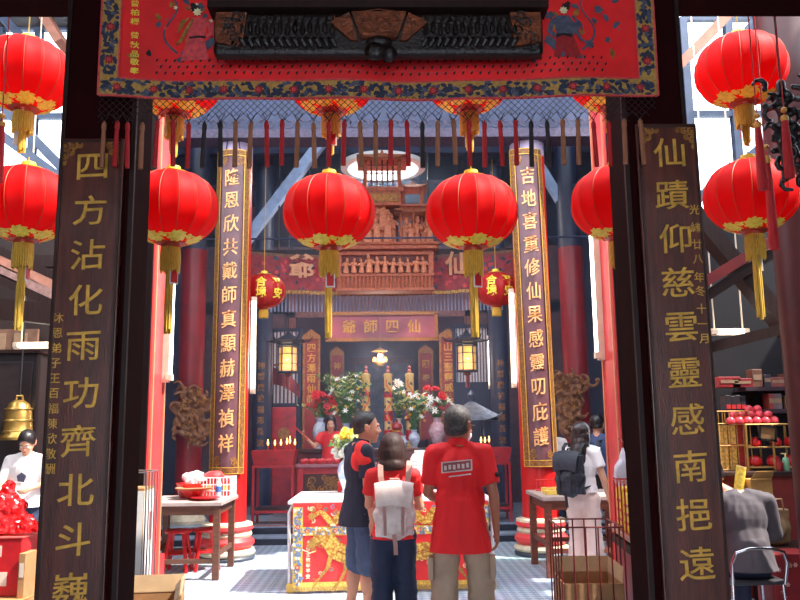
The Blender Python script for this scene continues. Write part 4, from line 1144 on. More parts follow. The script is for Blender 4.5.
# side altar with carved gilt panel
a, b = W(297, 462, 12.55), W(352, 462, 12.55)
sa = wood_table('side_altar', 'red side altar with gilt carved panel between the candle stand and the tall vase', a.x, b.x + .35, 12.6, 13.1, 1.1, PZ, M('bright red altar paint', (176, 30, 34), .4, var=.2), .09, cat='altar', top_mat=M('rosy altar top', (150, 90, 100), .35))
w = (b.x + .35 - a.x)
m = MB(); m.bb(-w / 2 + .1, w / 2 - .1, -.21, -.19, .28, .74); m.mi = 1; rng = random.Random(2)
for k in range(60): curl(m, lambda u, v, d: (u, -.21 - d, v), rng.uniform(-w / 2 + .16, w / 2 - .16), rng.uniform(.34, .68), rng.random() * 6, rng.uniform(.03, .07), 1.4, .022, .012 + .004 * (k % 3), rng.choice((-1, 1)))
m.build('carved_panel', [M('dark brown carved ground', (70, 34, 24), .6), gold_dull], sa)
m = MB(); m.bb(-w / 2 + .06, w / 2 - .06, -.23, .2, .2, .26); m.build('lower_rail', M('bright red altar paint', (176, 30, 34)), sa)
rng = random.Random(5)
bun = None
for k in range(9):
    x = W(303 + 8.4 * (k % 5) + 3 * (k // 5), 460, 12.7 + .2 * (k // 5)).x; loc = (x, 12.7 + .18 * (k // 5), 1.1)
    lab = 'small red offering cake on the side altar'
    if bun is None:
        bun = thing('offering_cake', lab, 'cake', loc, group='red offering cakes on the side altar')
        m = MB(); m.lathe([(.055, 0), (.06, .012), (.04, .02), (0, .02)], seg=16); m.build('dish', M('dull red dish', (170, 40, 44), .4), bun, smooth=True)
        m = MB(); m.ell((0, 0, .045), (.045, .045, .035), 14, 8); m.build('cake', M('pink red cake', (222, 70, 74), .5, var=.15), bun, smooth=True)
    else: dup(bun, loc, .3 * k)
# candle stands
def candle_stand(px0, px1, label, Y0, Y1, tx):
    a, b = W(px0, 462, Y0), W(px1, 462, Y0); red = M('red candle stand paint', (168, 30, 34), .4, var=.2)
    r = thing('candle_stand', label, 'stand', ((a.x + b.x) / 2, (Y0 + Y1) / 2, PZ), group='red candle stands')
    w, d, h = b.x - a.x, Y1 - Y0, 1.1 - PZ
    g = MB(); g.box((0, 0, h / 2), (.035, .035, h)); g = g.mesh('leg', red)
    for sx in (-1, 1):
        for sy in (-1, 1): o = link('leg', g, r); o.location = (sx * (w / 2 - .02), sy * (d / 2 - .02), 0)
    for z, n in ((h - .02, 'top_frame'), (.2, 'lower_frame')):
        m = MB()
        for s in (-1, 1): m.box((0, s * (d / 2 - .02), z), (w, .035, .035)); m.box((s * (w / 2 - .02), 0, z), (.035, d, .035))
        m.build(n, red, r)
    m = MB(); m.box((0, 0, .235), (w - .1, d - .1, .04)); m.build('drip_shelf', M('dark drip tray', (46, 26, 28), .4), r)
    m = MB(); ww = w / 2 + .0; T = .22; z0 = h
    o_ = [(-ww * .92, -d / 2 * .92), (ww * .92, -d / 2 * .92), (ww * .92, d / 2 * .92), (-ww * .92, d / 2 * .92)]; q_ = [(-ww * 1.06, -d / 2 * 1.06), (ww * 1.06, -d / 2 * 1.06), (ww * 1.06, d / 2 * 1.06), (-ww * 1.06, d / 2 * 1.06)]
    vs = [(x, y, z0) for x, y in o_] + [(x, y, z0 + T) for x, y in q_] + [(x * .95, y * .9, z0 + T) for x, y in q_] + [(x * .93, y * .88, z0 + T - .03) for x, y in q_]
    fs = [(3, 2, 1, 0), (12, 13, 14, 15)]
    for i in range(4): j = (i + 1) % 4; fs += [(i, j, 4 + j, 4 + i), (4 + i, 4 + j, 8 + j, 8 + i), (8 + i, 8 + j, 12 + j, 12 + i)]
    m.add(vs, fs); m.build('candle_tray', red, r)
    m = MB(); m.tube([(-.06, -d / 2 - .02, z0 + .1), (-.06, -d / 2 - .05, z0 + .08), (.06, -d / 2 - .05, z0 + .08), (.06, -d / 2 - .02, z0 + .1)], .008, 6); m.build('handle', dark_red, r)
    return r
candle_stand(252, 294, 'red candle stand with a row of lit candles left of the side altar', 12.35, 12.85, 0)
candle_stand(478, 511, 'red candle stand with lit candles right of the man in the red polo', 12.45, 12.9, 0)
CT = 1.1 + .19
cand = None
for k, (px, Y, h) in enumerate(((268, 12.5, .1), (275, 12.65, .085), (281, 12.5, .1), (287, 12.7, .14), (290, 12.55, .2), (295, 12.66, .1), (481, 12.6, .1), (489, 12.7, .12), (485, 12.76, .09))):
    x = W(px, 440, Y).x; lab = 'small lit red candle on the left candle stand' if k < 6 else 'small lit red candle on the right candle stand'
    grp = 'lit candles on the left candle stand' if k < 6 else 'lit candles on the right candle stand'
    if cand is None:
        cand = thing('candle', lab, 'candle', (x, Y, CT), group=grp)
        m = MB(); m.lathe([(.02, 0), (.016, .01), (.015, .1), (.008, .104), (0, .1)], seg=10); m.build('wax', M('red candle wax', (206, 34, 40), .4, trans=.2), cand, smooth=True)
        m = MB(); m.lathe([(0, .1), (.011, .118), (.014, .135), (.008, .17), (0, .2)], seg=10); m.build('flame', flame, cand, smooth=True)
    else: dup(cand, (x, Y, CT), label=lab, group=grp, scale=(1, 1, .75 + h * 2.4))
# three tall dragon candles
dc = None
for px, lab in ((366, 'tall yellow dragon candle, leftmost of the three on the altar'), (388, 'tall yellow dragon candle in the middle of the altar'), (409.5, 'tall yellow dragon candle, rightmost of the three on the altar')):
    p = W(px, 373, 13.75); loc = (p.x, 13.75, 1.3)
    if dc is None:
        H = p.z - 1.3
        dc = thing('dragon_candle', lab, 'candle', loc, group='tall dragon candles'); R_ = .068
        m = MB(); m.lathe([(.09, 0), (.1, .04), (.07, .07), (R_, .1), (R_, H - .08), (R_ * 1.12, H - .06), (R_ * 1.1, H - .02), (0, H)], seg=20); m.build('wax', M('yellow altar candle', (232, 196, 120), .4, var=.1), dc, smooth=True)
        m = MB(); cf = lambda u, v, d: ((R_ + .003 + d) * sin(u / R_), -(R_ + .003 + d) * cos(u / R_), v)
        for k, (v0, v1) in enumerate(((.12, .3), (.45, .62), (H - .42, H - .32))): m.sheet(lambda a, b: cf(-pi * R_ + 2 * pi * R_ * a, v0 + (v1 - v0) * b, 0), 20, 1)
        m.build('red_band', M('red candle wax', (206, 34, 40)), dc)
        m = MB()
        path = [(.2 * sin(i * .55) * R_ * 4, .2 + i * .045) for i in range(22)]
        stroke(m, cf, path, [.045 - .001 * i for i in range(22)], .004); m.build('dragon', M('orange dragon relief', (226, 120, 50), .5), dc)
        m = MB()
        for k in range(16): leaf(m, cf, random.uniform(-.1, .1), .3 + k * .05, random.random() * 6, .07, .035, .006)
        m.build('cloud_scrolls', thread_grey, dc)
        m = MB(); m.lathe([(.03, H), (.035, H + .03), (.015, H + .06), (.028, H + .09), (0, H + .13)], seg=12); m.build('flame_cap', M('pink finial', (206, 120, 110), .5), dc, smooth=True)
    else: dup(dc, loc, .3, lab)
# flower vases on the altar and on the offering table
def vase_prof(h, r): return [(r * .55, 0), (r * .6, h * .03), (r * .5, h * .08), (r * .85, h * .35), (r, h * .55), (r * .8, h * .75), (r * .42, h * .86), (r * .45, h * .93), (r * .62, h), (r * .5, h * .985), (r * .3, h * .9), (0, h * .88)]
porcelain = M('blue and white porcelain', (232, 234, 240), .18, var=0, coat=.4, rgb2=(150, 170, 206), scale=14)
FLW = {}
def flower_mesh(kind, mats):
    if kind in FLW: return FLW[kind]
    m = MB()
    if kind == 'mum':
        for ring, (n, r, z, t) in enumerate(((14, .055, .0, .2), (12, .045, .012, .6), (8, .03, .022, 1.0), (5, .015, .03, 1.3))):
            for k in range(n):
                a = 2 * pi * k / n + ring * .3; d = V((cos(a) * cos(t), sin(a) * cos(t), sin(t)))
                q = V((-sin(a), cos(a), 0)) * .008; p = V((0, 0, z)); e = p + d * r
                m.add([p, p + d * r * .6 + q, e, p + d * r * .6 - q, p + d * r * .55 + V((0, 0, -.004))], [(0, 1, 2, 3), (0, 3, 4), (0, 4, 1), (1, 4, 2), (2, 4, 3)])
    elif kind == 'rose':
        for ring, (n, r, t) in enumerate(((6, .055, .35), (5, .045, .75), (4, .03, 1.1))):
            for k in range(n):
                a = 2 * pi * k / n + ring * .5
                def pf(u, v): 
                    b = a + (u - .5) * 1.5; rr = r * (.25 + .75 * v); return (cos(b) * rr * cos(t * v), sin(b) * rr * cos(t * v), r * v * sin(t) * 1.2 - .006 * sin(u * pi) * v)
                m.sheet(pf, 4, 3, (0, 0, .003))
        m.ell((0, 0, .02), (.02, .02, .022), 8, 6)
    else:
        for k in range(6):
            a = pi / 3 * k; d = V((cos(a), sin(a), 0)); q = V((-sin(a), cos(a), 0))
            m.add([V((0, 0, 0)), d * .03 + q * .014 + V((0, 0, .02)), d * .075 + V((0, 0, .015)), d * .03 - q * .014 + V((0, 0, .02)), d * .03 + V((0, 0, .01))], [(0, 1, 2), (0, 2, 3), (0, 4, 1), (0, 3, 4), (1, 4, 2), (2, 4, 3)])
        m.cyl((0, 0, 0), (0, 0, .04), .004, seg=5)
    me = m.mesh('flower', mats); FLW[kind] = me
    return me
def recol(me, mat):
    c = me.copy(); c.materials.clear(); c.materials.append(mat); return c
leaf_g = M('fresh green leaf', (84, 128, 70), .5, var=.35, scale=8, trans=.2); leaf_y = M('variegated pale leaf', (190, 196, 120), .5, var=.3, scale=8, trans=.2)
def bouquet(label, loc, vh, vr, vmat, heads, leaves, seed, lh, spread, gname='flower_vase', face=-1, lw=.035):
    """heads: list of (kind, material, count, zmin, zmax, spread, scale); leaves: count"""
    rg = random.Random(seed); r = thing(gname, label, 'flowers in a vase', loc)
    m = MB(); m.lathe(vase_prof(vh, vr), seg=28); m.build('vase', vmat, r, smooth=True)
    m = MB()
    for k in range(leaves):
        a = rg.random() * 6.28; s = rg.uniform(.2, 1) * spread; h = lh * rg.uniform(.45, 1)
        p0 = V((.3 * vr * cos(a), .3 * vr * sin(a), vh * .92)); p2 = V((s * cos(a), s * sin(a) * .7, vh + h)); p1 = (p0 + p2) / 2 + V((0, 0, .25 * h)); p3 = p2 + V((cos(a) * .12, sin(a) * .1, -.03 * rg.random()))
        pts = [p0 * (1 - t) ** 3 + p1 * 3 * t * (1 - t) ** 2 + p2 * 3 * t * t * (1 - t) + p3 * t ** 3 for t in (0, .2, .4, .55, .7, .8, .9, 1)]
        wd = V((-sin(a), cos(a), .1)); m.mi = 0
        m.tube(pts[:6], .004, 4)
        for t in range(1, 8):
            for s2 in (-1, 1):
                if rg.random() < .8:
                    b = pts[t]; dr = (wd * s2 + V((rg.uniform(-.4, .4), rg.uniform(-.4, .4), rg.uniform(.1, .9)))).normalized(); Lg = rg.uniform(.07, .14)
                    nn = dr.cross(V((rg.random() - .5, rg.random() - .5, .3))).normalized() * lw * .5; m.mi = rg.choice((0, 0, 1))
                    m.add([b, b + dr * Lg * .45 + nn, b + dr * Lg, b + dr * Lg * .45 - nn], [(0, 1, 2, 3)])
    stuff(m.build('foliage', [leaf_g, leaf_y], r))
    sm = MB()
    for kind, mat, n, z0, z1, sp, sc in heads:
        me = recol(flower_mesh(kind, mat), mat)
        for k in range(n):
            a = rg.random() * 6.28; q = sqrt(rg.random()) * sp
            p = V((q * cos(a), q * sin(a) * .7, vh + rg.uniform(z0, z1)))
            o = link('flower', me, r); o.location = p
            d = V((p.x * 1.2, p.y * 1.2 + face * .25, .35)).normalized(); o.rotation_euler = d.to_track_quat('Z', 'Y').to_euler(); o.scale = (sc,) * 3
            sm.tube([(0, 0, vh * .9), (p.x * .4, p.y * .4, vh * .9 + (p.z - vh * .9) * .6), p], .004, 4, False)
    sm.build('stems', leaf_g, r)
    return r
f_red = M('red petal', (216, 34, 44), .6, var=.2, scale=20); f_coral = M('coral petal', (226, 84, 84), .6, var=.2, scale=20); f_white = M('white petal', (240, 240, 234), .6, var=.06); f_yellow = M('yellow petal', (236, 190, 52), .6, var=.2, scale=20); f_green = M('pale green petal', (206, 216, 150), .6, var=.15)
bouquet('white vase of red flowers at the left end of the altar', (W(320, 420, 13.75).x, 13.75, 1.3), .52, .13, porcelain, [('rose', f_red, 12, .2, .42, .26, 1.3), ('rose', f_coral, 9, .05, .35, .26, 1.3)], 6, 3, .3, .25)
bouquet('vase of feathery green and yellow foliage left of the dragon candles', (W(346, 420, 13.7).x, 13.7, 1.3), .42, .12, porcelain, [('lily', f_white, 22, .12, .8, .34, .8), ('mum', f_yellow, 22, .1, .8, .34, .6)], 34, 5, .85, .4)
bouquet('vase of green and yellow foliage right of the dragon candles', (W(414, 420, 13.62).x, 13.62, 1.3), .3, .1, porcelain, [('lily', f_white, 14, .1, .6, .22, .8), ('mum', f_yellow, 14, .05, .6, .22, .6)], 22, 6, .65, .22)
bouquet('pink vase of red roses and white lilies at the right end of the altar', (W(437, 420, 13.8).x, 13.8, 1.3), .5, .15, M('pink flowered porcelain', (226, 206, 212), .25, var=0, rgb2=(196, 120, 130), scale=16, coat=.3), [('rose', f_red, 9, .3, .52, .2, 1.3), ('lily', f_white, 16, .05, .4, .26, 1.1), ('rose', f_coral, 4, .1, .3, .2, 1.2)], 16, 7, .4, .3)
bouquet('tall slim vase with white lily buds between the candles', (W(399, 420, 14.05).x, 14.05, 1.3), .5, .08, white, [('lily', f_white, 8, .25, .62, .12, 1.2)], 12, 8, .5, .16)
# tall porcelain vase on the back of the offering table
bouquet('tall blue and white vase of chrysanthemums beside the man in the navy polo', (W(348, 470, 9.45).x, 9.45, .9), .44, .125, M('painted porcelain', (236, 238, 242), .16, var=0, coat=.5, rgb2=(120, 150, 196), scale=11), [('mum', f_yellow, 12, .12, .26, .13, 1.0), ('mum', f_white, 34, -.08, .16, .17, 1.0), ('mum', f_green, 10, -.02, .2, .15, .9)], 10, 12, .18, .12, lw=.03)
# squat white jar, red gourd and brown box on the altar
r = thing('white_jar', 'white porcelain jar with grey lattice on the offering table behind the girl', 'jar', (W(421, 470, 9.3).x, 9.3, .9))
m = MB(); m.lathe([(.09, 0), (.12, .02), (.125, .2), (.12, .38), (.09, .43), (.07, .44), (.075, .47), (.06, .47), (0, .45)], seg=28); m.build('body', white, r, smooth=True)
m = MB(); cf = lambda u, v, d: ((.126 + d) * sin(u / .126), -(.126 + d) * cos(u / .126), v)
for k in range(8): stroke(m, cf, [(-.13 + .26 * j / 8, .1 + k * .035) for j in range(9)], .006, .003)
for k in range(6): stroke(m, cf, [(-.1 + .04 * k, .08), (-.1 + .04 * k, .36)], .006, .003)
m.build('painted_lattice', M('grey glaze lines', (150, 158, 170), .4), r)
r = thing('red_gourd', 'dark red gourd ornament in front of the dragon candles', 'ornament', (W(397, 440, 13.56).x, 13.56, 1.3))
m = MB(); m.lathe([(.06, 0), (.13, .06), (.15, .14), (.1, .24), (.06, .28), (.09, .34), (.07, .4), (.02, .43), (.015, .48), (0, .48)], seg=24); m.build('body', M('dark red lacquer', (150, 36, 34), .35, var=.3), r, smooth=True)
m = MB(); m.lathe([(.064, .265), (.075, .28), (.064, .295)], seg=20); m.build('gold_cord', gold, r)
r = thing('incense_box', 'brown wooden box on the altar behind the girl with the white backpack', 'box', (W(403, 440, 13.3).x, 13.2, PZ))
m = MB(); m.box((0, 0, .53), (.42, .34, 1.06)); m.build('body', M('brown lacquer box', (112, 62, 46), .4, var=.2), r, bevel=.01)
m = MB(); m.box((0, 0, 1.08), (.46, .38, .04)); m.build('lid', M('brown lacquer box', (112, 62, 46)), r, bevel=.008)
m = MB(); m.lathe([(.04, 1.1), (.06, 1.13), (.075, 1.19), (.04, 1.25), (.05, 1.29), (0, 1.27)], seg=20); m.build('small_vase', porcelain, r, smooth=True)
# roofed metal incense burner
p = W(473, 400, 12.95)
r = thing('incense_burner', 'dark metal incense burner with peaked pagoda roof behind the man in the red polo', 'incense burner', (p.x, 12.95 + .25, PZ))
iron = M('weathered iron', (96, 104, 122), .45, .5, var=.3, scale=14)
m = MB(); m.lathe([(.16, .35), (.25, .45), (.28, .7), (.25, .85), (.28, .9), (.265, .93), (.22, .9), (0, .86)], seg=28); m.build('bowl', iron, r, smooth=True)
for k in range(3): a = 2.1 * k + .5; m = MB(); m.tube([(.19 * cos(a), .19 * sin(a), .42), (.26 * cos(a), .26 * sin(a), .2), (.23 * cos(a), .23 * sin(a), 0)], [.05, .045, .05], 8); m.build('leg', iron, r, smooth=True)
for sx in (-1, 1):
    for sy in (-1, 1): m = MB(); m.cyl((sx * .17, sy * .17, .9), (sx * .17, sy * .17, 1.55), .018, seg=8); m.build('post', iron, r)
m = MB(); roof(m, (0, 0, 1.52), .78, .78, .3, .08)
for sx in (-1, 1):
    for sy in (-1, 1): m.tube([(sx * .05, sy * .05, 1.8), (sx * .2, sy * .2, 1.6), (sx * .38, sy * .38, 1.56), (sx * .44, sy * .44, 1.64)], [.012, .014, .016, .008], 6)
m.build('roof', iron, r)
m = MB(); m.lathe([(.03, 1.8), (.02, 1.85), (.06, 1.91), (.06, 1.94), (.02, 1.99), (0, 2.02)], seg=16); m.build('finial', iron, r, smooth=True)
# patterned mat on the plinth
m = MB(); a = W(252, 530, 12.6); m.bb(-2.2, -1.35, 12.32, 12.9, PZ, PZ + .008); m.mi = 1; m.bb(-2.08, -1.47, 12.4, 12.82, PZ + .008, PZ + .011)
m.mi = 2
for k in range(9):
    for j in range(4): m.box((-2.04 + k * .066, 12.46 + j * .1, PZ + .012), (.035, .05, .003), rz=.78)
tag(m.build('patterned_mat', [M('brick red mat edge', (170, 92, 78), .8), M('mat blue grey', (160, 172, 190), .8), M('mat rust', (190, 130, 110), .8)]), 'patterned mat with brick red edge under the left candle stand', 'mat')
# ------------------------------------------------------------------ OFFERING TABLE AND EMBROIDERED CLOTH
TX0, TX1, TY0, TY1, TZ = -.95, 1.09, 8.44, 9.75, .9
ot = thing('offering_table', 'long white topped offering table behind the embroidered red cloth in the courtyard', 'table', ((TX0 + TX1) / 2, (TY0 + TY1) / 2, 0))
w, d = TX1 - TX0, TY1 - TY0
m = MB(); m.box((0, 0, TZ - .02), (w + .06, d, .04)); m.build('tabletop', M('white plastic table top', (222, 218, 216), .35, var=.05), ot, bevel=.012)
m = MB(); m.box((0, 0, TZ - .06), (w - .1, d - .1, .04)); m.build('under_frame', steel, ot)
wm = M('white tubular leg', (214, 210, 206), .4)
for sx in (-1, 1):
    for sy in (-1, 1):
        x = sx * (w / 2 - .0); y = sy * (d / 2 - .06)
        m = MB(); m.tube([(x - sx * .12, y, TZ - .05), (x - sx * .01, y, TZ - .05), (x + sx * .02, y, TZ - .12), (x + sx * .01, y, .1), (x, y, .03)], .018, 10); lg = m.build('leg', wm, ot, smooth=True)
        m = MB(); m.box((x, y, .045), (.075, .09, .09)); m.build('foot_cap', M('yellow foot cap', (214, 172, 70), .5), lg, bevel=.012)
# cloth
CW = TX1 - TX0 - .06; CH = .82
ac = thing('altar_cloth', 'red cloth embroidered with gold dragons hanging down the front of the offering table', 'cloth', ((TX0 + TX1) / 2, TY0 - .012, .06))
def af(u, v, d): return (u, -.012 - d + .010 * sin(u * 9) * (1 - v / CH) + .006 * sin(u * 23 + v * 4) * (1 - v / CH), v)
gs = pattern('gold scale embroidery', lambda nt, nd, lk, b: None)
def scale_nodes(nt, nd, lk, b):
    tc = nd.new('ShaderNodeTexCoord'); vo = nd.new('ShaderNodeTexVoronoi'); vo.inputs['Scale'].default_value = 38
    lk.new(tc.outputs['Object'], vo.inputs['Vector']); rp = nd.new('ShaderNodeValToRGB')
    e = rp.color_ramp.elements; e[0].position = .1; e[0].color = (*lin((240, 205, 96)), 1); e[1].position = .75; e[1].color = (*lin((176, 108, 40)), 1)
    lk.new(vo.outputs['Distance'], rp.inputs['Fac']); lk.new(rp.outputs[0], b.inputs['Base Color']); b.inputs['Roughness'].default_value = .5; b.inputs['Metallic'].default_value = .15
scale_m = pattern('gold scale thread', scale_nodes)
m = MB(); m.sheet(lambda a, b: af(-CW / 2 + CW * a, CH * b, 0), 70, 16, (0, .008, 0)); m.build('cloth', M('scarlet satin', (232, 38, 36), .42, var=.1, scale=5, sheen=.3), ac, smooth=True)
m = MB(); rng = random.Random(31); zb0, zb1 = .5, .585
m.mi = 0
bands = [(-CW / 2, CW / 2, zb0, zb1), (-CW / 2, CW / 2, 0, .05), (-CW / 2, -CW / 2 + .1, 0, CH - .04), (CW / 2 - .1, CW / 2, 0, CH - .04)]
for (u0, u1, v0, v1) in bands: m.mi = 0; strip(m, af, u0, u1, v0, v1, .004)
for (u0, u1, v0, v1) in bands[:1] + bands[2:]: floral_band(m, lambda u, v, d: af(u, v, d + .006), u0, u1, v0, v1, rng, .03, (1, 2, 3, 4))
m.build('gold_band', [M('gold brocade band', (232, 186, 84), .55, .1, var=.35, scale=40), M('blue grey brocade', (110, 130, 160), .6), M('white brocade', (232, 226, 210), .6), thread_pink, thread_cream], ac)
gl = M('gold fringe', (196, 160, 84), .6, var=.3, scale=50)
m = MB()
for k in range(130): u = -CW / 2 + CW * (k + .5) / 130; p = V(af(u, 0, .004)); m.tube([p + V((0, 0, .01)), p + V((0, 0, -.035))], .007, 4)
m.build('bottom_fringe', gl, ac)
def creature(m, cx, cy, s, flip, mis):
    """coiling scaly beast: body, mane, legs and cloud curls; flip = facing"""
    gold_i, scale_i, red_i, cream_i, blue_i, green_i = mis
    f = lambda a, b, d: af(cx + flip * a * s, cy + b * s, d + .006)
    m.mi = scale_i
    body = [(-.85, .32), (-.7, .5), (-.5, .42), (-.35, .2), (-.1, .1), (.2, .18), (.45, .1), (.7, -.1), (.8, -.38)]
    B = []
    for i in range(len(body) - 1):
        for q in range(4): t = q / 4; B.append((body[i][0] * (1 - t) + body[i + 1][0] * t, body[i][1] * (1 - t) + body[i + 1][1] * t))
    B.append(body[-1]); n = len(B)
    stroke(m, f, B, [s * (.22 + .62 * sin(pi * min(1, i / n * 1.05)) ** .8) for i in range(n)], .003)
    m.mi = red_i; stroke(m, f, [(x + .02, y + .0) for x, y in B[10:26]], s * .03, .006)
    m.mi = gold_i
    rosette(m, f, -.88, .34, .26 * s, 9, .007)
    for a in range(9): curl(m, f, -.7 - .16 * cos(a), .42 + .2 * sin(a * .7), a * .7, .12 * s, 1.2, .04 * s, .009)
    for lx, ly, dx in ((-.45, .1, -.25), (-.1, 0, -.18), (.42, .0, .05), (.72, -.3, .12)):
        stroke(m, f, [(lx, ly), (lx + dx * .3, ly - .26), (lx + dx, ly - .48), (lx + dx - .12, ly - .56)], [s * .24, s * .16, s * .1, s * .05], .008)
        for q in (-.1, 0, .1): stroke(m, f, [(lx + dx, ly - .5), (lx + dx - .14, ly - .58 + q)], s * .03, .01)
    m.mi = cream_i
    rosette(m, f, -.94, .4, .06 * s, 8, .012); stroke(m, f, [(-1.08, .24), (-.9, .16), (-.78, .2)], s * .05, .011)
    m.mi = blue_i; rosette(m, f, -.94, .4, .03 * s, 6, .013)
    for k in range(44):
        a, b = rng.uniform(-.95, .95), rng.uniform(-.44, .5); m.mi = rng.choice((gold_i, gold_i, blue_i, green_i, cream_i))
        curl(m, f, a, b, rng.random() * 6, .1 * s, 1.3, .05 * s, .002, rng.choice((-1, 1)))
m = MB()
mis = (0, 1, 2, 3, 4, 5)
creature(m, -.4, .26, .46, 1, mis); creature(m, .42, .26, .46, -1, mis)
m.build('dragon_embroidery', [gold_paint, scale_m, thread_crimson, thread_cream, M('blue grey brocade', (110, 130, 160)), thread_green], ac)
m = MB()
def dragon2(cx, fl):
    f = lambda a, b, d: af(cx + fl * a, .68 + b, d + .006)
    P = [(-.36 + .72 * i / 24, .05 * sin(i * .75)) for i in range(25)]
    m.mi = 1; stroke(m, f, P, [.03 + .05 * sin(pi * i / 24) for i in range(25)], .003)
    m.mi = 0
    for i in range(2, 24, 3): curl(m, f, P[i][0], P[i][1] + .06 * (-1) ** i, i, .03, 1.2, .012, .006)
    rosette(m, f, -.38, .01, .045, 8, .008); rosette(m, f, .0, .06, .03, 8, .006)
    for k in range(34): m.mi = rng.choice((3, 4, 5, 0, 0)); a, b = rng.uniform(-.42, .42), rng.uniform(-.08, .1); curl(m, f, a, b, k, .026, 1.2, .014, .002)
    m.mi = 3; leaf(m, f, .3, -.07, .1, .08, .03, .006); leaf(m, f, -.2, -.08, -.1, .07, .03, .006)
dragon2(-.42, 1); dragon2(.42, -1)
m.build('cloud_embroidery', [gold_paint, scale_m, thread_crimson, thread_cream, M('blue grey brocade', (110, 130, 160)), thread_green], ac)
m = MB(); column_text(m, '信士敬奉平安', .4, .08, lambda x, y, d: af(-CW / 2 + .155 + x, y, d + .006), .045, bold=.02); m.build('inscription', M('cream stitched writing', (246, 226, 190), .6), ac)
# things lying on the table
r = thing('paper_sheets', 'loose pale paper sheets on the left half of the offering table', 'paper', (-.46, 8.95, TZ))
m = MB()
for k, (x, y, rz) in enumerate(((0, 0, .3), (.12, .1, -.15), (-.12, .12, .7), (.22, -.08, .1))): m.box((x, y, .003 + .003 * k), (.26, .2, .003), rz)
m.build('sheets', M('cream paper', (238, 220, 186), .7, var=.1), r)
r = thing('red_packet_box', 'small red box at the back left of the offering table beside the tall vase', 'box', (W(343, 480, 9.55).x, 9.6, TZ))
m = MB(); m.box((0, 0, .05), (.12, .14, .1)); m.build('body', silk_red, r, bevel=.004)
m = MB(); m.box((0, 0, .107), (.13, .15, .015)); m.build('lid', M('bright red card', (226, 40, 44), .45), r, bevel=.003)
# ------------------------------------------------------------------ LEFT AND RIGHT WOODEN TABLES
lt = wood_table('wooden_table', 'worn dark wooden table holding red bowls in front of the left column', -2.68, -1.82, 9.22, 10.18, .84, 0, brown_wood, .07, shelf=.2, top_mat=worn_top, group=None, thick=.045)
rt = wood_table('wooden_table', 'worn brown wooden table behind the woman in white', 1.76, 2.75, 9.02, 10.02, .86, 0, M('red brown table wood', (120, 62, 44), .5, var=.3, scale=5, stretch=(1, 9, 9)), .075, shelf=.28, top_mat=worn_top, thick=.045)
def on_left(px, py, z=.84): p = CAM + (W(px, py, 10) - CAM) * ((z - 1.6) / (W(px, py, 10).z - 1.6)); return p
lacq = M('glossy red plastic', (206, 28, 32), .3, var=.12, coat=.3)
def bowl(label, loc, R, h, name='red_bowl', lid=False):
    r = thing(name, label, 'bowl' if name == 'red_bowl' else 'plate', loc)
    m = MB(); m.lathe([(R * .5, 0), (R * .55, .008), (R * .9, h * .7), (R, h), (R * .96, h), (R * .85, h * .75), (R * .5, .02), (0, .018)], seg=32); m.build('dish', lacq, r, smooth=True)
    m = MB(); m.lathe([(R * .97, h - .004), (R * 1.03, h + .004), (R * .97, h + .008)], seg=32); m.build('rim', M('dark red rim', (150, 20, 26), .35), r, smooth=True)
    return r
bowl('shallow red plate lying on the front of the left wooden table', V((-2.02, 9.43, .84)), .165, .03, 'red_plate')
b1 = bowl('deep red bowl on the left wooden table under the straw tray', V((-2.2, 9.62, .84)), .14, .1)
r = thing('straw_tray', 'round straw tray with folded white cloth laid across the red bowl', 'tray', (-2.2, 9.62, .95))
m = MB(); m.lathe([(.19, 0), (.215, .02), (.205, .022), (.185, .008), (0, .008)], seg=32); m.build('tray', M('tan straw', (180, 110, 76), .7, var=.3, scale=40), r, smooth=True)
r = thing('red_basin', 'tall red basin topped with a crumpled white cloth on the left wooden table', 'basin', (-2.28, 9.92, .84))
m = MB(); m.lathe([(.15, 0), (.16, .01), (.2, .16), (.205, .165), (.19, .16), (.15, .02), (0, .02)], seg=28); m.build('dish', lacq, r, smooth=True)
m = MB()
for k in range(16): m.ell((random.uniform(-.09, .09), random.uniform(-.08, .08), .17 + random.uniform(0, .09)), (.08, .07, .045), 8, 6)
me = blob(m, .012, 4, (), .02, 14); me.materials.clear(); me.materials.append(M('crumpled white cloth', (236, 224, 220), .8)); link('white_cloth', me, r, 60)
# white wire basket with red packs and a bottle
r = thing('wire_basket', 'white plastic wire basket of red packs on the left wooden table', 'basket', (-2.02, 9.92, .84), -.05)
m = MB(); w_, d_, h_ = .44, .3, .23
for z in (0.01, .08, .15, h_):
    for s in (-1, 1): m.box((0, s * d_ / 2, z), (w_, .01, .012)); m.box((s * w_ / 2, 0, z), (.01, d_, .012))
for k in range(12):
    x = -w_ / 2 + w_ * k / 11
    for s in (-1, 1): m.box((x, s * d_ / 2, h_ / 2), (.008, .01, h_))
for k in range(8):
    y = -d_ / 2 + d_ * k / 7
    for s in (-1, 1): m.box((s * w_ / 2, y, h_ / 2), (.01, .008, h_))
m.box((0, 0, .006), (w_, d_, .008)); m.build('basket', M('white wire plastic', (240, 232, 230), .5), r)
for k in range(4):
    rr = thing('red_pack', 'red paper pack inside the white wire basket', 'pack', (-2.17 + .1 * k, 9.95, .852), -.05, 'red packs in the white wire basket')
    m = MB(); m.box((0, 0, .085 + .006 * (k % 2)), (.085, .18, .17 + .012 * (k % 2))); m.build('wrapper', M('red pack paper', (222, 50, 48), .5, var=.2), rr, bevel=.01)
    m = MB(); m.box((0, -.092, .1), (.05, .003, .06)); m.build('paper_label', gold_bright, rr)
r = thing('red_bundle', 'bright red rounded bundle on top of the white wire basket', 'bundle', (-2.04, 9.95, 1.035))
m = MB(); m.ell((0, 0, .035), (.13, .11, .07), 18, 10); m.ell((.03, -.01, .05), (.09, .08, .06), 14, 8)
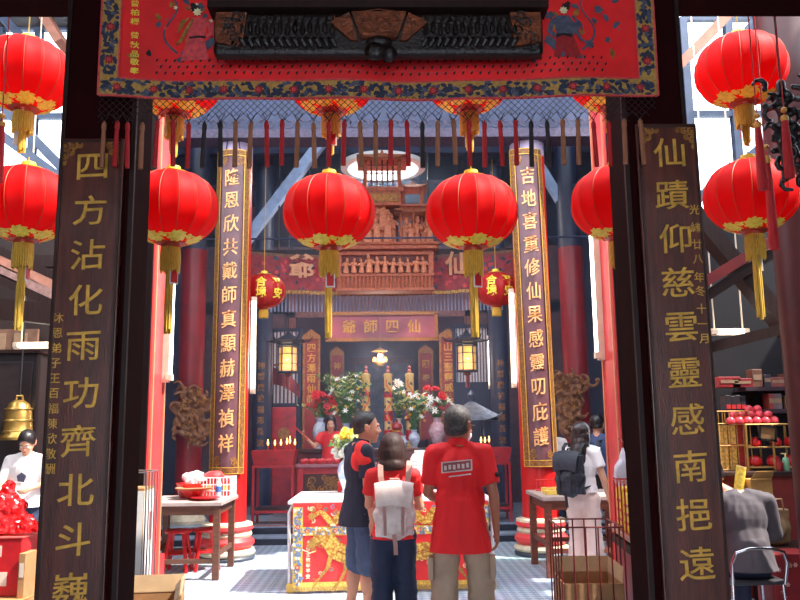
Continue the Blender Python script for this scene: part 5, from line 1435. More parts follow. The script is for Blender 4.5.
me = blob(m, .012, 3, [(V((0, 0, 0.0)), V((0, 0, -1)))], .008, 12); me.materials.clear(); me.materials.append(silk_red); link('bundle', me, r, 60)
r = thing('water_bottle', 'clear plastic water bottle with blue label in front of the white wire basket', 'bottle', (-1.925, 9.66, .84))
m = MB(); m.lathe([(.03, 0), (.034, .01), (.032, .06), (.034, .12), (.032, .17), (.014, .205), (.014, .22), (0, .22)], seg=20); m.build('body', M('cloudy clear plastic', (214, 226, 236), .15, var=0), r, smooth=True)
m = MB(); m.lathe([(.0345, .075), (.0352, .08), (.0352, .135), (.0345, .14)], seg=20); m.build('label_band', M('blue bottle label', (70, 110, 180), .4), r)
m = MB(); m.lathe([(.017, .215), (.017, .237), (0, .237)], seg=16); m.build('cap', white, r)
# red stools pushed under the left table
st = None
for k, (x, y) in enumerate(((-2.42, 9.85), (-2.12, 9.95))):
    lab = ('red stool under the left wooden table, the one nearer the post', 'red stool under the left wooden table, the one nearer the round column')[k]
    if st is None:
        st = thing('red_stool', lab, 'stool', (x, y, 0), group='red stools under the left table')
        m = MB(); m.lathe([(.15, .44), (.16, .455), (.155, .475), (0, .48)], seg=24); m.build('seat', lacq, st, smooth=True)
        for q in range(4):
            a = pi / 4 + pi / 2 * q; m = MB(); m.tube([(.11 * cos(a), .11 * sin(a), .45), (.19 * cos(a), .19 * sin(a), 0)], .022, 8); m.build('leg', lacq, st)
        m = MB(); m.lathe([(.13, .2), (.145, .21), (.13, .22)], seg=16); m.build('ring', lacq, st)
    else: dup(st, (x, y, 0), .4, lab)
# yellow incense packs and red stand on the right table
for k, (x, y, rz, h) in enumerate(((1.92, 9.3, .1, .05), (2.08, 9.45, -.2, .07), (1.95, 9.62, .3, .06), (2.22, 9.3, .0, .05))):
    r = thing('incense_pack', ('yellow incense pack at the near left corner of the right wooden table', 'thicker yellow incense pack in the middle of the right wooden table', 'yellow incense pack at the back left of the right wooden table', 'yellow incense pack beside the woman on the right wooden table')[k], 'incense pack', (x, y, .86), rz, 'yellow packs on the right table')
    m = MB(); m.box((0, 0, h / 2), (.2, .1, h)); m.build('wrapper', M('yellow incense wrapper', (236, 200, 90), .5, var=.2, scale=14), r, bevel=.006)
    m = MB(); m.box((0, 0, h + .001), (.12, .06, .002)); m.build('paper_label', silk_red, r)
r = thing('red_rack', 'small red wire card rack at the back of the right wooden table', 'rack', (1.98, 9.85, .86))
m = MB()
for k in range(7): m.cyl((-.15 + .05 * k, 0, 0), (-.15 + .05 * k, 0, .14), .006, seg=6)
for z in (.01, .13): m.cyl((-.16, 0, z), (.16, 0, z), .007, seg=6)
m.box((0, .04, .008), (.32, .1, .012)); m.build('wires', silk_red, r)
# ------------------------------------------------------------------ WIRE TROLLEYS AND CARTONS
def wire_cage(loc, rz, w, d, h, label, mat, nb=6):
    r = thing('wire_trolley', label, 'trolley', loc, rz, 'wire trolleys by the gate')
    m = MB(); t = .006
    for z in (h, .12):
        for s in (-1, 1): m.cyl((-w / 2, s * d / 2, z), (w / 2, s * d / 2, z), t, seg=6); m.cyl((s * w / 2, -d / 2, z), (s * w / 2, d / 2, z), t, seg=6)
    m.build('rim', mat, r)
    m = MB()
    for k in range(nb):
        x = -w / 2 + w * k / (nb - 1)
        for s in (-1, 1): m.cyl((x, s * d / 2, .12), (x, s * d / 2, h), t * .9, seg=6)
    for k in range(1, 4):
        for s in (-1, 1): m.cyl((s * w / 2, -d / 2 + d * k / 4, .12), (s * w / 2, -d / 2 + d * k / 4, h), t * .9, seg=6)
    m.build('bars', mat, r)
    m = MB(); m.box((0, 0, .12), (w, d, .012)); m.build('tray', mat, r)
    for sx in (-1, 1):
        for sy in (-1, 1): m = MB(); m.cyl((sx * (w / 2 - .03) - .012, sy * (d / 2 - .03), .03), (sx * (w / 2 - .03) + .012, sy * (d / 2 - .03), .03), .03, seg=12); m.cyl((sx * (w / 2 - .03), sy * (d / 2 - .03), .05), (sx * (w / 2 - .03), sy * (d / 2 - .03), .12), .008, seg=6); m.build('caster', black, r)
    return r
def carton(loc, rz, w, d, h, label, inner):
    r = thing('cardboard_box', label, 'box', loc, rz, 'open cartons by the gate')
    m = MB(); t = .008
    m.bb(-w / 2, w / 2, -d / 2, d / 2, 0, t); m.bb(-w / 2, w / 2, -d / 2, -d / 2 + t, 0, h); m.bb(-w / 2, w / 2, d / 2 - t, d / 2, 0, h); m.bb(-w / 2, -w / 2 + t, -d / 2, d / 2, 0, h); m.bb(w / 2 - t, w / 2, -d / 2, d / 2, 0, h); m.build('carton', cardboard, r)
    for k, (p, q) in enumerate((((-w / 2, d / 2 - .01), (w / 2, d / 2 - .01)), ((w / 2 - .01, d / 2), (w / 2 - .01, -d / 2)))):
        o_ = V((0, .01, .1)) if k == 0 else V((.01, 0, .1))
        m = MB(); m.prism([V((*p, h)), V((*q, h)), V((*q, h)) + o_, V((*p, h)) + o_], (0, 0, .006)); m.build('flap', M('pale cardboard edge', (206, 170, 130), .75), r)
    return r
rust = M('red brown wire', (112, 34, 34), .45)
wire_cage((1.375, 5.68, 0), -.06, .41, .5, .955, 'red wire trolley holding an open carton in front of the woman in white', rust)
carton((1.375, 5.68, .127), -.06, .39, .47, .47, 'open cardboard box inside the red wire trolley', 0)
wire_cage((-1.86, 6.12, 0), .04, .3, .34, 1.32, 'grey wire trolley in front of the left courtyard post', M('grey wire', (120, 110, 112), .4, .5), 4)
carton((-1.46, 5.2, 0), .1, .4, .4, .6, 'open cardboard box on the floor by the left gate pillar', 0)
r = thing('poster_carton', 'tall white and red printed carton standing in the grey wire trolley', 'box', (-1.86, 6.12, .127), .04)
m = MB(); m.box((0, 0, .54), (.26, .28, 1.08)); m.build('carton', M('tan carton side', (170, 122, 76), .7), r)
m = MB(); m.box((.132, 0, .56), (.004, .27, 1.0)); m.box((.03, -.142, .56), (.19, .004, 1.0)); m.mi = 1; m.box((.1345, .03, .3), (.004, .16, .22)); m.box((.06, -.1445, .3), (.1, .004, .2)); m.mi = 2; m.box((.1345, -.06, .16), (.004, .1, .2)); m.box((.05, -.1445, .13), (.13, .004, .12)); m.box((.06, -.1445, .85), (.05, .004, .2)); m.box((.1345, .06, .8), (.004, .08, .2)); m.build('printed_panel', [white, M('yellow print', (240, 196, 60), .5), M('red print', (214, 50, 50), .5)], r)
r = thing('red_crate', 'red carton on the floor behind the grey wire trolley', 'box', (-2.42, 8.3, 0))
m = MB(); m.box((0, 0, .2), (.4, .4, .4)); m.build('carton', M('red carton', (200, 40, 42), .5, var=.15), r, bevel=.006)
m = MB(); m.box((0, -.201, .28), (.2, .004, .1)); m.build('print', white, r)
# ------------------------------------------------------------------ COUNTER LEDGE AT THE RIGHT GATE PILLAR
r = thing('counter', 'narrow wooden counter behind the right gate pillar', 'counter', (1.925, 5.67, 0), -.1)
m = MB(); m.box((-.11, 0, .86), (.34, 1.22, .035)); m.build('worktop', M('pale worn counter top', (190, 140, 122), .45, var=.2), r, bevel=.006)
m = MB(); m.box((-.09, 0, .42), (.28, 1.16, .84)); m.build('body', M('deep red counter panel', (150, 26, 30), .5, var=.15), r)
m = MB(); m.box((-.245, 0, .78), (.03, 1.18, .06)); m.box((-.245, 0, .06), (.03, 1.18, .12)); m.build('moulding', dark_wood, r)
yl = M('yellow pack wrapper', (240, 206, 70), .45, var=.12)
for k, (y, h, dx) in enumerate(((5.9, .3, .01), (5.7, .27, .0), (5.5, .29, -.015))):
    r = thing('yellow_pack', ('upright yellow pack at the back of the narrow counter', 'upright yellow pack in the middle of the narrow counter', 'upright yellow pack at the near end of the narrow counter')[k], 'pack', (1.735 + dx, y, .878), 0, 'yellow packs on the narrow counter')
    m = MB(); m.box((0, 0, h / 2), (.12, .16, h)); m.build('wrapper', yl, r, bevel=.015)
    m = MB()
    for q in range(3): m.box((-.061, 0, h * (.25 + .22 * q)), (.003, .1, .02))
    m.build('print', silk_red, r)
r = thing('red_wire_rack', 'thin red wire rack around the yellow packs on the narrow counter', 'rack', (1.745, 5.7, .878), -.1)
m = MB()
for k in range(6):
    y = -.32 + .13 * k; m.cyl((-.085, y, 0), (-.085, y, .36), .006, seg=6); m.cyl((.085, y, 0), (.085, y, .36), .006, seg=6)
for z in (.0, .34):
    for x in (-.085, .085): m.cyl((x, -.34, z + .006), (x, .34, z + .006), .006, seg=6)
    for y in (-.34, .34): m.cyl((-.085, y, z + .006), (.085, y, z + .006), .006, seg=6)
m.build('wires', M('red wire', (176, 40, 44), .4), r)
p = W(622, 447, 6.2)
r = thing('white_bag', 'white plastic bag hanging from a peg on the right courtyard post', 'bag', (p.x + .02, 6.24, p.z - .3))
m = MB(); m.ell((0, 0, .1), (.08, .07, .12), 16, 12); m.cap((0, 0, .18), (0, .01, .29), .05, .012, 10)
me = blob(m, .01, 3, (), .02, 11, (1.5, 1.5, .6)); me.materials.clear(); me.materials.append(M('thin white plastic', (226, 226, 236), .4, var=.06, trans=.3)); link('bag', me, r, 60)
m = MB(); m.tube([(0, .01, .29), (0, .0, .33), (0, .06, .36), (0, .105, .36)], .007, 6); m.build('peg', M('red peg', (150, 40, 36), .5), r)
# ------------------------------------------------------------------ LEFT SIDE BAY
lb = wood_table('low_bench', 'low pale wooden bench under the red boxes at the bottom left', -3.55, -2.66, 6.2, 7.2, .41, 0, M('pale bench wood', (190, 136, 88), .5, var=.2, scale=4), .08)
red_card = M('red printed card', (198, 26, 32), .42, var=.18, scale=7, coat=.2)
for k, (x0, x1, y, h, lab) in enumerate(((-3.38, -3.04, 6.55, .44, 'red printed box at the left picture edge under the red plastic bag'), (-3.02, -2.72, 6.5, .42, 'red printed box with white stickers nearest the left couplet board'))):
    r = thing('red_box', lab, 'box', ((x0 + x1) / 2, y, .41))
    m = MB(); m.box((0, 0, h / 2), (x1 - x0, .34, h)); m.build('carton', red_card, r, bevel=.008)
    m = MB(); m.box((-.02, -.172, h * .3), (.14, .003, .1)); m.box((-.03, -.172, h * .78), (.06, .003, .08), .0); m.build('sticker', M('cream sticker', (226, 206, 190), .5), r)
    m = MB(); m.box((0, 0, h + .004), (x1 - x0 + .01, .35, .008)); m.build('lid', M('pale red lid', (220, 90, 84), .5), r)
r = thing('paper_strip_box', 'narrow brown carton wedged beside the red boxes by the left couplet board', 'box', (-2.68, 6.35, .41))
m = MB(); m.box((0, 0, .16), (.05, .2, .32)); m.build('carton', cardboard, r, bevel=.004)
m = MB(); m.box((0, -.102, .2), (.03, .003, .1)); m.build('sticker', M('cream sticker', (226, 206, 190)), r)
rng = random.Random(14)
r = thing('plastic_bag', 'bright red translucent plastic bag heaped on the red boxes', 'bag', (-3.03, 6.52, .858))
m = MB(); m.ell((-.02, 0, .06), (.3, .15, .15), 16, 10); m.ell((-.2, 0, .12), (.16, .12, .12), 14, 10); m.ell((.1, 0, .14), (.13, .1, .16), 14, 10); m.cap((.08, 0, .22), (.1, 0, .36), .07, .025, 10); m.cap((-.26, .02, .18), (-.32, .02, .27), .06, .03, 8); m.ell((.24, -.02, .03), (.12, .12, .09), 12, 8)
me = blob(m, .011, 3, [(V((0, 0, 0)), V((0, 0, -1)))])
for v in me.vertices:
    if v.co.z > .004:
        q = v.co * 6.5; n1 = abs(noise.noise(q)); n2 = abs(noise.noise(q * 2.3 + V((5, 1, 2)))); v.co += V(v.normal) * (.055 * (.5 - n1 * 1.6) + .022 * (.5 - n2 * 1.6)); v.co.z = max(v.co.z, 0)
me.materials.clear(); me.materials.append(M('red bag film', (240, 40, 44), .25, var=.15, trans=.35, coat=.3)); link('film', me, r, 25)
r = thing('pale_carton', 'pale yellow carton at the left picture edge behind the red plastic bag', 'box', (-3.78, 7.6, 0))
m = MB(); m.box((0, 0, .6), (.5, .4, 1.2)); m.build('carton', M('pale yellow card', (206, 186, 150), .6, var=.2), r, bevel=.006)
m = MB(); m.box((.1, -.202, .95), (.2, .003, .2)); m.build('print', M('grey print', (140, 140, 140)), r)
p = W(17, 440, 9.4)
r = thing('bell', 'large brass temple bell hanging behind the boy on the left', 'bell', p)
m = MB(); m.lathe([(.17, 0), (.185, .0), (.19, .03), (.165, .07), (.15, .2), (.14, .33), (.11, .41), (.05, .45), (0, .455)], seg=32); m.build('body', brass, r, smooth=True)
m = MB()
for z in (.1, .22, .35): m.lathe([(.16 - .04 * z, z - .012), (.172 - .05 * z, z), (.16 - .04 * z, z + .012)], seg=28)
m.build('band', brass, r, smooth=True)
m = MB(); m.tube([(-.04, 0, .44), (-.03, 0, .5), (.03, 0, .5), (.04, 0, .44)], .014, 8); m.build('crown', brass, r)
m = MB(); m.cyl((0, 0, .5), (0, 0, 2.0 - 0), .012, seg=6); m.build('rope', black, r)
m = MB(); m.bb(-6, -4.0 + .6, 9.34, 9.46, p.z + 2.0, p.z + 2.14); m.bb(-3.5, -3.38, 9.34, 9.46, 0, p.z + 2.14); struct(m.build('trim_10', dark_wood))
p0, p1 = W(8, 440, 9.8), W(50, 355, 9.8)
r = thing('dark_cabinet', 'tall near black wooden cabinet behind the bell and the boy', 'cabinet', (-4.75, 9.75, 0))
hh = p1.z
m = MB(); m.box((0, 0, hh / 2), (1.4, .4, hh)); m.build('body', M('near black wood', (32, 20, 22), .5, var=.3), r, bevel=.01)
for s in (-1, 1):
    m = MB(); m.box((s * .34, -.21, hh * .5), (.62, .025, hh * .92)); dd = m.build('door', M('near black door', (40, 26, 28), .45, var=.3), r, bevel=.006)
    m = MB(); m.ell((s * .06, -.235, hh * .5), .018, 10, 8); m.build('knob', brass, dd)
m = MB(); m.box((0, -.02, hh + .02), (1.46, .46, .04)); m.build('cornice', dark_wood, r)
r = thing('paper_notice', 'pale boarded ledge with papers under the tube lamp on the left', 'shelf', (-5.1, 9.85, W(20, 352, 9.85).z - .02))
m = MB(); m.box((0, .02, .15), (1.8, .05, .3)); m.build('board', M('peach ledge board', (120, 84, 66), .7, var=.3), r)
m = MB()
for k in range(6): m.box((-.6 + .26 * k, -.01, .15), (.16, .006, .2))
m.build('notices', M('buff paper', (150, 118, 92), .7, var=.2), r)
def hang_tassel(px, y0, y1, Y, label, top, wd=.03):
    a, b = W(px, y0, Y), W(px, y1, Y)
    r = thing('red_tassel', label, 'tassel', (a.x, Y, b.z), group='long red tassels in the side bays')
    L_ = a.z - b.z; m = MB(); m.lathe([(wd * .9, 0), (wd, L_ * .1), (wd * .75, L_ * .7), (wd * .6, L_ * .86), (wd * .5, L_ * .93), (0, L_)], seg=14, scallop=.25, ns=14); m.build('threads', tassel_red, r)
    m = MB(); m.lathe([(wd * .62, L_ * .86), (wd * .8, L_ * .9), (wd * .62, L_ * .94)], seg=12); m.ell((0, 0, L_ * 1.03), wd * .6, 10, 8); m.build('knot', M('gold knot', (200, 140, 60), .45, .2), r, smooth=True)
    m = MB(); m.cyl((0, 0, L_), (0, 0, top - b.z), .004, seg=5); m.build('cord', tassel_red, r)
hang_tassel(2, 118, 182, 4.6, 'long red tassel at the left picture edge', 4.7)
hang_tassel(757, 118, 190, 4.55, 'long red tassel left of the black carved hanging at the top right', 4.7)
hang_tassel(766, 150, 250, 4.75, 'longest red tassel crossing the lower right lantern', 4.7)
hang_tassel(784, 112, 178, 4.5, 'long red tassel against the black carved hanging at the top right', 4.7)
p = W(786, 178, 4.62); p1 = W(786, 84, 4.62)
r = thing('carved_hanging', 'black carved openwork ornament hanging at the top right corner', 'ornament', p)
rng = random.Random(77); h = p1.z - p.z; m = MB()
for k in range(34):
    t = rng.random(); q = V((rng.uniform(-.1, .18) * (.5 + .5 * t), rng.uniform(-.04, .04), t * h)); a = rng.random() * 6; pts = [q]
    for i in range(4): a += .9; pts.append(pts[-1] + V((cos(a) * .035, rng.uniform(-.01, .01), sin(a) * .035)))
    for i in range(4): m.cap(pts[i], pts[i + 1], .02 - .002 * i, .018 - .002 * i, 6)
m.cap((0, 0, 0), (.02, 0, h), .025, .03, 8)
me = blob(m, .009, 1); me.materials.clear(); me.materials.append(M('black carved openwork', (20, 14, 16), .4, var=.3)); link('carving', me, r, 50)
m = MB(); m.cyl((.02, 0, h), (.02, 0, 4.7 - p.z), .006, seg=6); m.build('cord', black, r)
# ------------------------------------------------------------------ RIGHT SIDE BAY: round post and shop
r = thing('round_post', 'round brownish red post at the right picture edge', 'post', (3.23, 6.0, 0))
m = MB(); m.cyl((0, 0, .2), (0, 0, 6.6), .2, seg=32); m.build('shaft', M('brown red post paint', (64, 17, 18), .45, var=.2), r, smooth=True)
m = MB(); m.lathe([(.28, 0), (.29, .06), (.24, .14), (.2, .2), (0, .2)], seg=28); m.build('base', M('cream base moulding', (214, 196, 166)), r, smooth=True)
m = MB(); m.bb(4.7, 4.8, 4.6, 9.2, 6.3, 6.6); struct(m.build('trim_11', dark_wood))
cz = W(765, 471, 7.9).z
ct = thing('shop_counter', 'tall red shop counter with dark top in the right side bay', 'counter', (4.0, 8.15, 0))
m = MB(); m.box((0, 0, cz / 2 - .02), (1.6, .62, cz - .04)); m.build('body', M('brick red counter', (128, 40, 34), .55, var=.15), ct)
m = MB(); m.box((0, 0, cz - .02), (1.66, .68, .04)); m.build('worktop', M('dark counter top', (60, 38, 36), .4), ct, bevel=.006)
gw_ = M('dull gold wire', (176, 132, 70), .45, .4)
a, b = W(748, 471, 8.0), W(797, 424, 8.0)
rk = thing('shelf_rack', 'gold wire shelf rack of red offering balls on the shop counter', 'rack', ((a.x + b.x) / 2, 8.12, cz))
w = b.x - a.x; hz = b.z - cz
m = MB()
for sx in (-1, 0, 1):
    for sy in (-1, 1): m.cyl((sx * w / 2 * (1 if sx else .999), sy * .14, 0), (sx * w / 2, sy * .14, hz), .012, seg=8)
m.build('posts', gw_, rk)
LV = [.03, hz * .5, hz]
for z in LV:
    m = MB()
    for s in (-1, 1): m.cyl((-w / 2, s * .14, z), (w / 2, s * .14, z), .009, seg=6)
    for k in range(13): m.cyl((-w / 2 + w * k / 12, -.14, z), (-w / 2 + w * k / 12, .14, z), .004, seg=5)
    m.box((0, 0, z - .004), (w, .27, .004)); m.build('shelf', gw_, rk)
ball = None
bl = M('glossy coral red ball', (232, 72, 84), .35, var=.2, scale=12)
bl2 = M('glossy deep red ball', (206, 30, 40), .35, var=.2, scale=12)
def ball_at(loc, lab, grp, sc, mat):
    r = thing('offering_ball', lab, 'ball', loc, group=grp)
    m = MB(); m.lathe([(.0, 0), (.6, .12), (.98, .5), (1, .9), (.8, 1.45), (.35, 1.75), (.1, 1.72), (0, 1.66)], seg=16); 
    m.v = [v * sc for v in m.v]; m.build('body', mat, r, smooth=True)
    m = MB(); m.tube([(0, 0, 1.66 * sc), (.1 * sc, 0, 1.95 * sc)], .1 * sc, 6); m.build('stem', M('dark stem', (70, 40, 34)), r)
    return r
n = 0; Z0 = cz + hz + .001
g1 = 'coral offering balls heaped on top of the gold rack'
for row, cnt in enumerate((6, 5, 2)):
    for k in range(cnt):
        x = (a.x + b.x) / 2 - .1 + (k - (cnt - 1) / 2) * .088 + .06 * (row == 2) - .05; y = 8.02 + .07 * row
        if row == 0: x -= .02
        loc = (x, y, Z0 + .058 * row)
        if ball is None: ball = ball_at(loc, 'coral red offering ball in the heap on top of the gold rack', g1, .043, bl)
        else: dup(ball, loc, k)
for k, x in enumerate((-.14, .06, .2)):
    r = ball_at(((a.x + b.x) / 2 + x, 8.05, cz + LV[1] + .001), 'deep red ball on the middle shelf of the gold rack', 'deep red balls on the middle shelf', .055, bl2)
for k, x in enumerate((-.16, .02, .19)):
    r = ball_at(((a.x + b.x) / 2 + x, 8.05, cz + LV[0] + .001), 'large deep red ball on the bottom shelf of the gold rack', 'large red balls on the bottom shelf', .066, bl2)
p = W(768, 441, 7.92)
r = thing('framed_notice', 'small black framed gold notice leaning on the gold rack', 'frame', (p.x, 7.93, p.z), .0)
m = MB(); R3 = Matrix.Rotation(.12, 3, 'Y')
for s in (-1, 1): m.box(R3 @ V((s * .08, 0, .075)) , (.02, .02, .15), M3=R3); m.box(R3 @ V((0, 0, .075 + s * .065)), (.18, .02, .02), M3=R3)
m.build('frame', black, r); m = MB(); m.box(R3 @ V((0, .004, .075)), (.15, .006, .12), M3=R3); m.build('picture', M('gold card', (150, 110, 70), .5, .2), r)
m = MB(); m.cyl((0, .01, .1), (0, .06, .1), .006, seg=6); m.build('hook', gw_, r)
def bottle(px, pyt, Y, label, mat, capm):
    p = W(px, pyt, Y); h = p.z - cz
    r = thing('pump_bottle', label, 'bottle', (p.x, Y, cz)); R_ = .032
    m = MB(); m.lathe([(R_ * .9, 0), (R_, .01), (R_, h * .6), (R_ * .8, h * .72), (.012, h * .78), (0, h * .78)], seg=18); m.build('body', mat, r, smooth=True)
    m = MB(); m.cyl((0, 0, h * .77), (0, 0, h * .95), .008, seg=8); m.box((-.015, 0, h * .97), (.055, .016, h * .06)); m.build('pump', capm, r)
bottle(785, 453, 7.9, 'pale green pump bottle on the shop counter', M('pale green bottle', (120, 176, 140), .3, var=.1), M('cream pump', (230, 214, 150)))
bottle(779, 458, 7.88, 'dark red bottle beside the pale green bottle on the shop counter', M('dark red bottle', (140, 24, 34), .3), M('dark red bottle', (140, 24, 34)))
# bundles left of the rack
p0, p1 = W(722, 466, 8.05), W(747, 408, 8.05)
wz = p1.z - cz
r = thing('wire_bin', 'gold wire bin of yellow and red paper bundles left of the gold rack', 'bin', ((p0.x + p1.x) / 2 - .02, 8.15, cz))
w = p1.x - p0.x + .04; m = MB()
for z in (.01, wz * .4, wz * .75, wz * .95):
    for s in (-1, 1): m.cyl((-w / 2, s * .13, z), (w / 2, s * .13, z), .006, seg=6); m.cyl((s * w / 2, -.13, z), (s * w / 2, .13, z), .006, seg=6)
for k in range(6):
    for s in (-1, 1): m.cyl((-w / 2 + w * k / 5, s * .13, 0), (-w / 2 + w * k / 5, s * .13, wz * .95), .005, seg=6)
m.build('wires', gw_, r)
yel = M('yellow paper bundle', (214, 168, 84), .6, var=.5, scale=40)
for k in range(2):
    rr = thing('paper_bundle', ('tall mottled yellow paper bundle at the left of the wire bin', 'tall mottled yellow paper bundle in the middle of the wire bin')[k], 'bundle', ((p0.x + p1.x) / 2 - .11 + .085 * k, 8.14, cz + .002), group='paper bundles in the wire bin')
    m = MB(); m.box((0, 0, wz * .36), (.075, .2, wz * .72)); m.build('paper', yel, rr, bevel=.008); m = MB(); m.box((0, 0, wz * .4), (.078, .203, .02)); m.build('tie', silk_red, rr)
rr = thing('paper_bundle', 'tall red paper bundle at the right of the wire bin', 'bundle', ((p0.x + p1.x) / 2 + .06, 8.14, cz + .002), group='paper bundles in the wire bin')
m = MB(); m.box((0, 0, wz * .36), (.085, .2, wz * .72)); m.build('paper', M('red paper bundle', (150, 34, 36), .6, var=.3, scale=40), rr, bevel=.006); m = MB(); m.box((0, 0, wz * .4), (.088, .203, .02)); m.build('tie', gold, rr)
# wall shelves behind
for k, (y, lab) in enumerate(((389, 'upper dark wall shelf behind the shop counter'), (411, 'lower dark wall shelf behind the shop counter'))):
    a, b = W(718, y, 9.0), W(800, y - 3, 9.0); z = (a.z + b.z) / 2
    r = thing('wall_shelf', lab, 'shelf', (4.95, 9.05, z)); m = MB(); m.box((0, 0, -.02), (1.85, .3, .04)); m.build('board', M('dark shelf board', (66, 48, 56), .45), r)
    m = MB()
    for s in (-.8, 0, .8): m.prism([(s, .14, -.04), (s, -.1, -.04), (s, .14, -.2)], (.03, 0, 0))
    m.build('bracket', dark_wood, r)
    sz = z
    if k == 0:
        items = [(727, .22, .12, (150, 34, 38), 'dull red bundle on the upper wall shelf'), (740, .2, .1, (130, 28, 34), 'darker red bundle on the upper wall shelf'), (755, .1, .2, (112, 72, 56), 'brown upright box on the upper wall shelf'), (765, .07, .14, (60, 50, 60), 'slate upright box on the upper wall shelf'), (776, .16, .11, (136, 70, 66), 'rosy flat box on the upper wall shelf'), (788, .12, .15, (96, 56, 50), 'brown carton at the right of the upper wall shelf')]
    else: items = [(726, .05, .16, (50, 40, 46), 'dark book with red spine foot at the left of the lower wall shelf'), (731, .05, .15, (46, 36, 44), 'second dark book on the lower wall shelf'), (736, .05, .16, (54, 40, 46), 'third dark book on the lower wall shelf'), (741, .05, .15, (44, 36, 46), 'fourth dark book on the lower wall shelf'), (769, .05, .17, (150, 56, 50), 'red slim box on the lower wall shelf'), (775, .09, .17, (110, 90, 96), 'grey upright box on the lower wall shelf'), (786, .07, .15, (120, 84, 62), 'brown upright box on the lower wall shelf')]
    for q, (px, ww, hh, c, lb_) in enumerate(items):
        x = W(px, y, 9.0).x
        r = thing('book' if 'book' in lb_ else 'shelf_box', lb_, 'book' if 'book' in lb_ else 'box', (x, 9.0, sz), group=('things on the upper wall shelf', 'things on the lower wall shelf')[k])
        m = MB(); m.box((0, 0, hh / 2), (ww * 1.15, .16, hh)); m.build('cover', M('shelf item %d %d' % (k, q), c, .5, var=.3), r, bevel=.006)
        m = MB(); m.box((0, -.082, hh * (.2 if 'book' in lb_ else .55)), (ww * .9, .003, hh * .3)); m.build('spine_label', silk_red if 'book' in lb_ else M('buff paper', (150, 118, 92)), r)
# things beside the seated person
bench = wood_table('low_bench', 'low dark bench under the canvas bag in the right side bay', 3.2, 3.95, 7.05, 7.55, W(780, 548, 7.1).z, 0, dark_wood, .07)
bz = W(780, 548, 7.1).z
r = thing('canvas_bag', 'tan canvas bag with white paper sticking out on the low dark bench', 'bag', (W(777, 530, 7.2).x, 7.28, bz))
m = MB(); m.box((0, 0, .17), (.26, .16, .3)); m.ell((0, 0, .14), (.15, .12, .16), 12, 8)
me = blob(m, .012, 6, [(V((0, 0, 0)), V((0, 0, -1))), (V((0, 0, .31)), V((0, 0, 1)))], .015, 9); me.materials.clear(); me.materials.append(M('tan canvas', (150, 120, 84), .8, var=.15, bump=.2, bscale=200)); link('body', me, r, 60)
m = MB()
for s in (-1, 1): m.tube([(-.08, s * .07, .29), (-.06, s * .09, .4), (.06, s * .09, .4), (.08, s * .07, .29)], .008, 6)
m.build('handles', M('tan canvas', (150, 120, 84)), r)
m = MB(); m.box((-.06, 0, .34), (.08, .02, .1), M3=Matrix.Rotation(.4, 3, 'Y')); m.mi = 1; m.box((-.1, .02, .33), (.06, .03, .07), M3=Matrix.Rotation(-.3, 3, 'Y')); m.build('papers', [white, silk_red], r)
bt = wood_table('low_table', 'low table behind the seated person in grey holding a kraft box', 2.75, 3.5, 7.0 + .6, 8.2 - .42, .95, 0, dark_wood, .06)
p = W(755, 499, 7.68)
r = thing('kraft_box', 'tan kraft box behind the seated person in grey', 'box', (W(757, 490, 7.69).x, 7.69, .95), .25)
m = MB(); m.box((0, 0, .08), (.24, .14, .16)); m.build('carton', M('kraft paper', (196, 150, 84), .7, var=.15), r, bevel=.005)
m = MB(); m.prism([(-.12, -.07, .16), (.12, -.07, .16), (.1, -.13, .23), (-.1, -.13, .23)], (0, 0, .005)); m.build('flap', M('kraft paper', (196, 150, 84)), r)
r = thing('yellow_tube', 'mottled yellow paper tube leaning beside the kraft box', 'tube', (W(738, 494, 7.66).x, 7.66, .95))
m = MB(); m.cyl((0, 0, .01), (.05, 0, .27), .045, seg=18); m.build('paper', M('yellow mottled paper', (228, 186, 70), .55, var=.4, scale=30), r, smooth=True)
m = MB(); m.cyl((.049, 0, .265), (.052, 0, .275), .047, seg=18); m.build('lid', M('pale yellow lid', (240, 220, 150)), r)
r = thing('floral_box', 'red box with pale flowers under the low dark bench', 'box', (W(783, 570, 6.9).x, 6.86, 0))
zt_ = W(783, 553, 6.75).z
m = MB(); m.box((0, 0, .13 + (zt_ - .13) / 2), (.36, .3, zt_ - .13)); m.build('carton', M('deep red floral card', (140, 22, 28), .5, var=.2), r, bevel=.01)
m = MB()
for k in range(9): rosette(m, lambda u, v, d: (u, -.151 - d, v), random.uniform(-.14, .14), random.uniform(.2, zt_ - .05), .022, 6, .001)
m.build('printed_flowers', M('pale pink print', (216, 160, 150), .6), r)
m = MB()
for sx in (-1, 1):
    for sy in (-1, 1): m.cyl((sx * .15, sy * .12, 0), (sx * .15, sy * .12, .14), .015, seg=8)
m.build('feet', M('pale feet', (220, 214, 206), .5), r)
# chrome chair
ch = thing('chrome_chair', 'chair with bent chrome back tube under the seated person in grey', 'chair', (2.82, 6.48, 0))
m = MB(); m.box((0, 0, .43), (.42, .4, .04)); m.build('seat', M('dark grey vinyl', (46, 44, 50), .5), ch, bevel=.015)
chrome = M('chrome tube', (190, 186, 190), .15, 1.0, var=0)
m = MB(); m.tube([(-.2, -.2, .42), (-.21, -.24, .58), (-.18, -.26, .66), (-.08, -.27, .69), (.08, -.27, .69), (.18, -.26, .66), (.21, -.24, .58), (.2, -.2, .42)], .013, 10); m.build('back_tube', chrome, ch, smooth=True)
for sx in (-1, 1):
    for sy in (-1, 1): m = MB(); m.cyl((sx * .19, sy * .18, .42), (sx * .21, sy * .2, 0), .013, seg=10); m.build('leg', chrome, ch)
